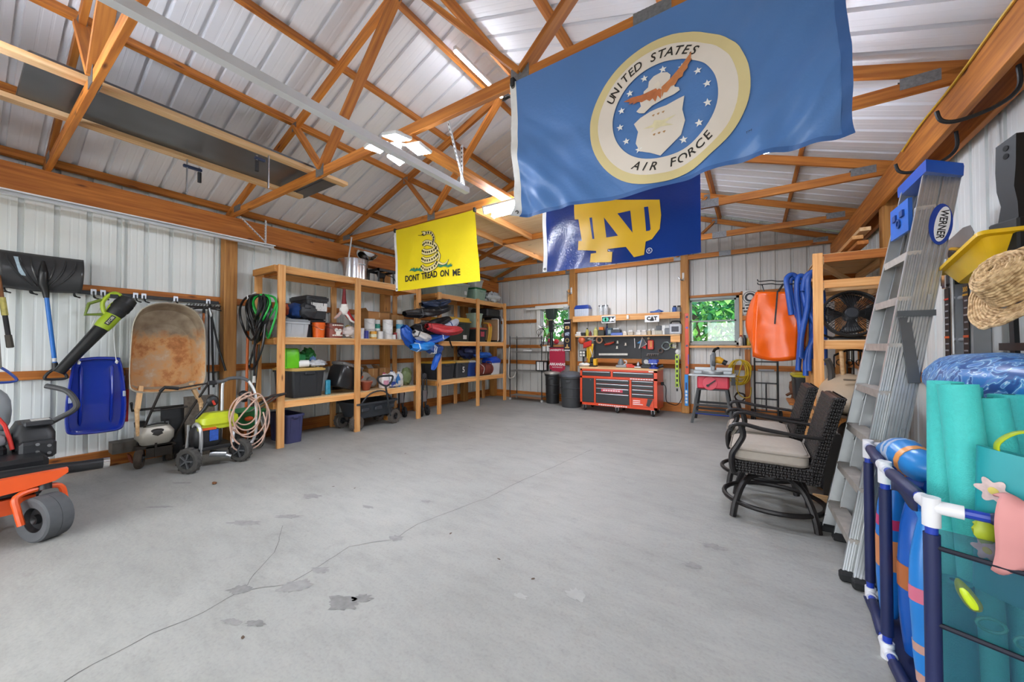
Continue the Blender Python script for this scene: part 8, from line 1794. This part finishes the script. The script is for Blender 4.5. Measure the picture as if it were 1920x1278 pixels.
# 1. blue flag with the seal. local x to the right along the truss, z up from the bottom hem
AW, AH = 1.60, .93
def af(x, z):
    u = x/AW; v = z/AH; top = 1 - v
    px_ = -1.27 + .05*0 + x*1.0 - .05*v*(1 - u) + .03*top*u
    sag = .035*math.sin(math.pi*u)*0
    zz_ = 2.20 + z - .055*math.sin(math.pi*min(1, u*1.15))*top*.4 + .04*top*u*u
    y = 2.07 - .012
    fold_ = .040*math.sin((x*4.0 - z*5.5)*2.2 + 1.0)*max(0, u - .45)*1.7*(.35 + .65*top) + .030*math.sin((x*5 + z*4)*2.6)*max(0, .55 - u)*1.5*top + .014*math.sin(x*23 + 2*math.sin(x*5))*top**3 + .02*mnoise.noise(Vector((x*2, z*2, 4)))*top + .012*math.sin((x*6 + z*9)*3.1)*max(0, .5 - u)*2*max(0, .75 - v) + .010*math.sin((x*7 - z*8)*3.0 + 1)*max(0, u - .6)*2.2*max(0, .9 - v)
    y += -.05*top*top*.6 + fold_
    y += .008*math.sin((x*.8 - z*.6)*58 + 3*mnoise.noise(Vector((x*3, z*3, 0))))*max(0, min(1, (u - .5)*3))*(.25 + .75*top) + .006*math.sin((x*.75 + z*.66)*62 + 3*mnoise.noise(Vector((x*4, z*4, 5))))*max(0, min(1, (.42 - u)*4))*max(0, 1 - v*1.2)
    return Vector((px_, y, zz_))
fa = flag('air_force_flag', 'large blue flag with a round eagle seal hung from the truss', (-.5, 2.0, 2.2), AW, AH, af, '#5580bc', .36)
G().grid(lambda u, v: tuple(af(AW - .035 + .036*u, v*AH) + Vector((0, -.003, 0))), 3, 60).build('side_hem', mat('#3f68a4', .5), fa, True); G().grid(lambda u, v: tuple(af(u*AW, -.003 + .022*v) + Vector((0, -.003, 0))), 110, 3).build('bottom_hem', mat('#3f68a4', .5), fa, True)
CR = mat('#e6dcd0', .6, 0, .03); YL = mat('#dccb94', .6, 0, .04); DK = mat('#2a2620', .6, 0, 0); FB = mat('#5580bc', .42, 0, .05, 3, .12, bscale=60)
cc = (.875, .405)
ringp(fa, 'seal_rim', cc, .335, .385, af, YL, .003); ringp(fa, 'seal_band', cc, .255, .338, af, CR, .0035)
arc_text(fa, 'UNITED STATES', cc, .297, 150, 58, .062, af, DK, .0055); arc_text(fa, 'AIR FORCE', cc, .297, 242, 312, .062, af, DK, .0055, True)
WH = mat('#f0eeea', .6, 0, 0)
for k in range(13):
    a_ = R(55 - k*(360 - 30)/13 + 10) if False else R(236 - k*300/12)
    cx_, cz_ = cc[0] + .215*math.cos(a_), cc[1] + .215*math.sin(a_)
    poly(fa, 'star', [(cx_ + (.02 if i % 2 == 0 else .0085)*math.sin(i*math.pi/5), cz_ + (.02 if i % 2 == 0 else .0085)*math.cos(i*math.pi/5)) for i in range(10)], af, WH, .005)
X0, Z0 = cc[0] - .015, cc[1] - .02
shp = lambda pts: [(X0 + x, Z0 + z) for x, z in pts]
poly(fa, 'shield', shp([(-.125, -.01), (-.09, .012), (-.04, .026), (0, .03), (.04, .03), (.09, .04), (.125, .045), (.112, -.02), (.122, -.08), (.10, -.145), (.05, -.185), (0, -.225), (-.05, -.195), (-.10, -.17), (-.12, -.12), (-.105, -.06)]), af, CR, .005)
poly(fa, 'cloud', shp([(-.095, .04), (-.11, .055), (-.085, .075), (-.09, .105), (-.07, .12), (-.068, .15), (-.045, .165), (-.04, .195), (-.015, .215), (.02, .222), (.05, .212), (.065, .19), (.06, .16), (.078, .145), (.082, .115), (.10, .105), (.105, .085), (.075, .075), (.03, .07), (-.03, .055), (-.07, .03)]), af, CR, .0048)
BRN = mat('#c27244', .6, 0, .2, 40)
poly(fa, 'eagle_wing', shp([(-.175, .135), (-.13, .142), (-.08, .135), (-.04, .14), (.0, .145), (.02, .125), (.015, .075), (.0, .10), (-.012, .07), (-.025, .095), (-.04, .085), (-.055, .10), (-.08, .095), (-.10, .105), (-.13, .10), (-.12, .11), (-.15, .11), (-.14, .12)]), af, BRN, .0062)
poly(fa, 'eagle_wing', shp([(.02, .14), (.06, .165), (.10, .20), (.135, .235), (.165, .27), (.16, .235), (.165, .23), (.145, .205), (.145, .19), (.125, .175), (.12, .155), (.10, .15), (.085, .125), (.065, .125), (.045, .10), (.03, .105), (.02, .08)]), af, mat('#cf8450', .6, 0, .2, 40), .0064)
poly(fa, 'eagle_head', shp([(-.012, .165), (.004, .178), (.018, .165), (.012, .14), (.0, .132), (-.01, .15), (-.022, .155)]), af, mat('#efe4d4', .6), .0068)
poly(fa, 'shield_rays', shp([(-.08, -.055), (-.03, -.05), (-.02, -.03), (.02, -.045), (.085, -.035), (.03, -.062), (.07, -.085), (.01, -.075), (-.04, -.09), (-.02, -.07)]), af, mat('#e6dcb4', .6, 0, .1, 40), .0062)
for zq in (.0, -.105):
    for dx in (-.024, 0, .024): poly(fa, 'shield_mark', shp([(dx - .008, zq), (dx, zq - .008), (dx + .008, zq + .002), (dx, zq + .004)]), af, mat('#b58a5a', .6), .0064)
tv, tf = text2d('TM', .018, .2); conform(fa, 'lettering', [(x + 1.24, y + .13) for x, y in tv], tf, af, DK, .004, .2)
# 2. navy flag with the monogram
def nf(x, z):
    u = x/1.53; v = z/.91; top = 1 - v
    return Vector((-1.91 + x + .01*math.sin(z*8)*(1-u), 3.625 - .012 + .02*math.sin(x*6 + z*3)*top*.7 + .012*math.sin(x*14 - z*6)*top*(1.2 - u) + .015*mnoise.noise(Vector((x*3, z*3, 7)))*top, 2.18 + z - .02*math.sin(math.pi*u)*top*.4))
fnd = flag('monogram_flag', 'navy flag with a large gold monogram behind the seal flag', (-1.2, 3.6, 2.18), 1.53, .91, nf, '#17357e', .16)
def NP(pts): return [((lambda p: (p.x + 1.91, p.z - 2.18))(PY(1000 + x/5.647, 340 + y/5.647, 3.61))) for x, y in pts]
GD = mat('#e2b21c', .35, 0, .03); NVY = mat('#17357e', .25, 0, .05, 3, .12, bscale=60)
poly(fnd, 'monogram', NP([(440, 300), (445, 400), (485, 400), (512, 628), (475, 630), (468, 725), (660, 730), (662, 752), (605, 760), (597, 850), (835, 850), (838, 742), (785, 738), (785, 712), (980, 690), (1065, 795), (1170, 770), (1185, 630), (1250, 605), (1335, 495), (1352, 350), (1340, 190), (1200, 190), (440, 190)]), nf, GD, .003)
for pts in ([(605, 385), (632, 382), (645, 605), (625, 608)], [(755, 380), (895, 572), (770, 590)], [(895, 335), (1030, 305), (1050, 540)], [(1175, 268), (1218, 262), (1238, 500), (1225, 515), (1190, 520)]): poly(fnd, 'monogram_counter', NP(pts), nf, NVY, .0045)
ringp(fnd, 'mark_ring', NP([(1225, 725)])[0], .022, .027, nf, WH, .004, 24); tv, tf = text2d('R', .038); q0 = NP([(1225, 725)])[0]; conform(fnd, 'lettering', [(x + q0[0], y + q0[1]) for x, y in tv], tf, nf, WH, .0045, .2)
# 3. yellow flag with the rattlesnake
def yf_(x, z):
    u = x/1.50; v = z/.91; top = 1 - v
    return Vector((-4.43 + .05*top + x*1.0 + .03*top*u, 3.625 - .012 + .012*math.sin(x*5 + z*4)*top + .01*mnoise.noise(Vector((x*3, z*3, 2))), 2.17 + z))
fy = flag('rattlesnake_flag', 'yellow flag with a coiled rattlesnake hung above the shelves', (-3.7, 3.6, 2.17), 1.50, .91, yf_, '#e6cf0e', .55)
def YP_(x, y):
    p = PY(730 + x/7.1, 380 + y/7.1, 3.61); return (p.x + 4.43 - .03, p.z - 2.17)
SN = mat('#e0d090', .6, 0, .1, 40); BK = mat('#1a1a16', .6, 0, 0)
def band(name, pts, w_, m, off):
    pts = [V(a_, b_, 0) for a_, b_ in pts]; pts = smoothpts(pts, 5); n = len(pts); vv = []; ff = []
    for i, p in enumerate(pts):
        d = (pts[min(i+1, n-1)] - pts[max(i-1, 0)]).normalized(); nr = Vector((-d.y, d.x, 0)); k = w_ if not isinstance(w_, (list, tuple)) else w_[0] + (w_[1]-w_[0])*i/(n-1)
        vv += [((p + nr*k).x, (p + nr*k).y), ((p - nr*k).x, (p - nr*k).y)]
        if i: ff.append((2*i-2, 2*i-1, 2*i+1, 2*i))
    return conform(fy, name, vv, ff, yf_, m, off, .1)
coils = [([(425, 850), (470, 890), (530, 885), (600, 845), (630, 790)], 30), ([(440, 745), (480, 770), (540, 765), (600, 735), (640, 690)], 32), ([(450, 640), (490, 660), (540, 655), (600, 630), (630, 590)], 32), ([(460, 560), (500, 530), (560, 540), (610, 570), (640, 640)], 30), ([(590, 520), (600, 460), (570, 400), (510, 395)], 18)]
sc_ = 1/7.1*.0062
for pts, w_ in coils:
    pp = [YP_(a_, b_) for a_, b_ in pts]; band('snake_outline', pp, w_*.00135, BK, .003); band('snake_coil', pp, w_*.00112, SN, .004)
    for (a_, b_) in [(p_.x, p_.y) for p_ in smoothpts([(q0_[0], q0_[1], 0) for q0_ in pts], 2)]:
        q_ = YP_(a_, b_); poly(fy, 'snake_spot', [(q_[0] + .016*math.cos(i*.785)*(1.3 if i % 2 else .7), q_[1] + .015*math.sin(i*.785)*(.8 if i % 2 else 1.2)) for i in range(8)], yf_, BK, .0052)
band('snake_outline', [YP_(*p) for p in ((640, 640), (670, 700), (650, 770))], .016, BK, .0028); band('snake_coil', [YP_(*p) for p in ((640, 640), (668, 700), (650, 770))], .011, SN, .0036)
band('snake_outline', [YP_(*p) for p in ((640, 790), (700, 820), (750, 800), (778, 755))], (.022, .006), BK, .003); band('snake_coil', [YP_(*p) for p in ((640, 790), (700, 818), (748, 800), (775, 760))], (.015, .003), SN, .004)
poly(fy, 'snake_head', [YP_(*p) for p in ((520, 415), (470, 440), (440, 425), (465, 405), (440, 380), (480, 372), (530, 388))], yf_, BK, .0032); poly(fy, 'snake_head', [YP_(*p) for p in ((512, 408), (475, 428), (470, 405), (455, 385), (482, 380), (520, 392))], yf_, SN, .0042)
band('snake_tongue', [YP_(*p) for p in ((450, 430), (425, 432), (398, 432))], .003, BK, .004)
for x0_, x1_, yb_ in ((270, 440, 905), (600, 800, 850)):
    for k in range(14): a_ = x0_ + (x1_-x0_)*k/13; poly(fy, 'grass_tuft', [YP_(a_ - 14, yb_ + 8 - 12*math.sin(k)), YP_(a_ + 20, yb_ - 2), YP_(a_ + 26, yb_ - 42 + 10*math.sin(k*2))], yf_, mat('#2a7a5a', .6), .0026)
for a_, b_, s in ((288, 1005, 'DONT'), (518, 968, 'TREAD'), (720, 945, 'ON'), (868, 935, 'ME')):
    q_ = YP_(a_, b_); tv, tf = text2d(s, .118, .05, bold=.0035); conform(fy, 'lettering', [(x*.84 + q_[0], y + q_[1]) for x, y in tv], tf, yf_, BK, .003, .2)
# lamps
def led_panel_lamp(label, loc, panels, strength, tubes=False):
    r = thing('ceiling_lamp', label, 'lamp', loc)
    em = mat('#eaf1ff', .4, emit=strength)
    G().lathe([(.03, -.06), (.035, .0), (.05, .02), (.05, .05)], 16).build('socket', mat('#e8e8e6', .5), r)
    for i, (dx, dy, w_, d_, rx, ry) in enumerate(panels):
        M = T(dx, dy, -.07) @ RX(rx) @ RY(ry)
        h = G().bx(-w_/2 - .012, -d_/2*(.35 if tubes else 1) - .012, -.006, w_/2 + .012, d_/2*(.35 if tubes else 1) + .012, .02, M, .004).build('lamp_head', mat('#cfcfcc', .4), r)
        if tubes:
            G().cyl(M @ V(-w_/2, 0, -.045), M @ V(w_/2, 0, -.045), .026, n=14).build('diffuser', em, h)
            for s in (-1, 1): G().bx(s*w_/2 - .012, -.03, -.075, s*w_/2 + .012, .03, .0, M, .004).build('end_cap', mat('#cfcfcc', .4), h)
        else: G().bx(-w_/2, -d_/2, -.010, w_/2, d_/2, -.0065, M).build('diffuser', em, h, smooth=False)
        G().cyl((0, 0, -.03), M @ V(0, 0, .01), .012, n=8).build('arm', mat('#cfcfcc', .4), r)
led_panel_lamp('lit ceiling lamp with four glowing panels near the flag with the seal', (-2.47, 2.03, 3.08), [(-.12, -.11, .13, .14, .15, -.2), (.12, -.11, .15, .14, .15, .2), (-.12, .11, .13, .12, -.15, -.2), (.13, .11, .15, .12, -.15, .2)], 150)
TW = [(0, -.10, .46, .075, .3, 0), (0, .10, .46, .075, -.3, 0)]
led_panel_lamp('lit twin-tube lamp beside the yellow flag', (-2.48, 3.62, 3.1), TW, 85, True)
led_panel_lamp('added twin-tube fill lamp, unseen behind the large blue seal flag', (.1, 3.62, 3.1), TW, 80, True)  # added fill light, kept out of sight behind the seal flag
led_panel_lamp('added twin-tube fill lamp, unseen behind the navy flag under the loft', (-1.5, 5.2, 3.1), TW, 115, True)  # unseen extra lamp, added to brighten the back half
led_panel_lamp('added twin-tube fill lamp furthest back, unseen behind the navy flag', (-2.85, 6.76, 3.1), TW, 90, True)  # unseen extra lamp, added to lift the floor by the far shelves
st = thing('strip_light', 'long lit strip light along the ridge of the roof', 'lamp', (-2.5, 3.2, 4.34))
G().bx(-.022, -.45, 0, .022, .40, .05, None, .008).build('housing', mat('#e2e2e0', .4), st)
for k in range(3): G().bx(-.014, -.44 + k*.28, -.010, .014, -.44 + k*.28 + .27, -.0005).build('tube', mat('#eaf1ff', .4, emit=60), st, smooth=False)

led_panel_lamp('added fill lamp, unseen behind the camera above the open doors', (-3.5, -.45, 3.12), TW, 120, True)  # added out of view to brighten the left roof slope
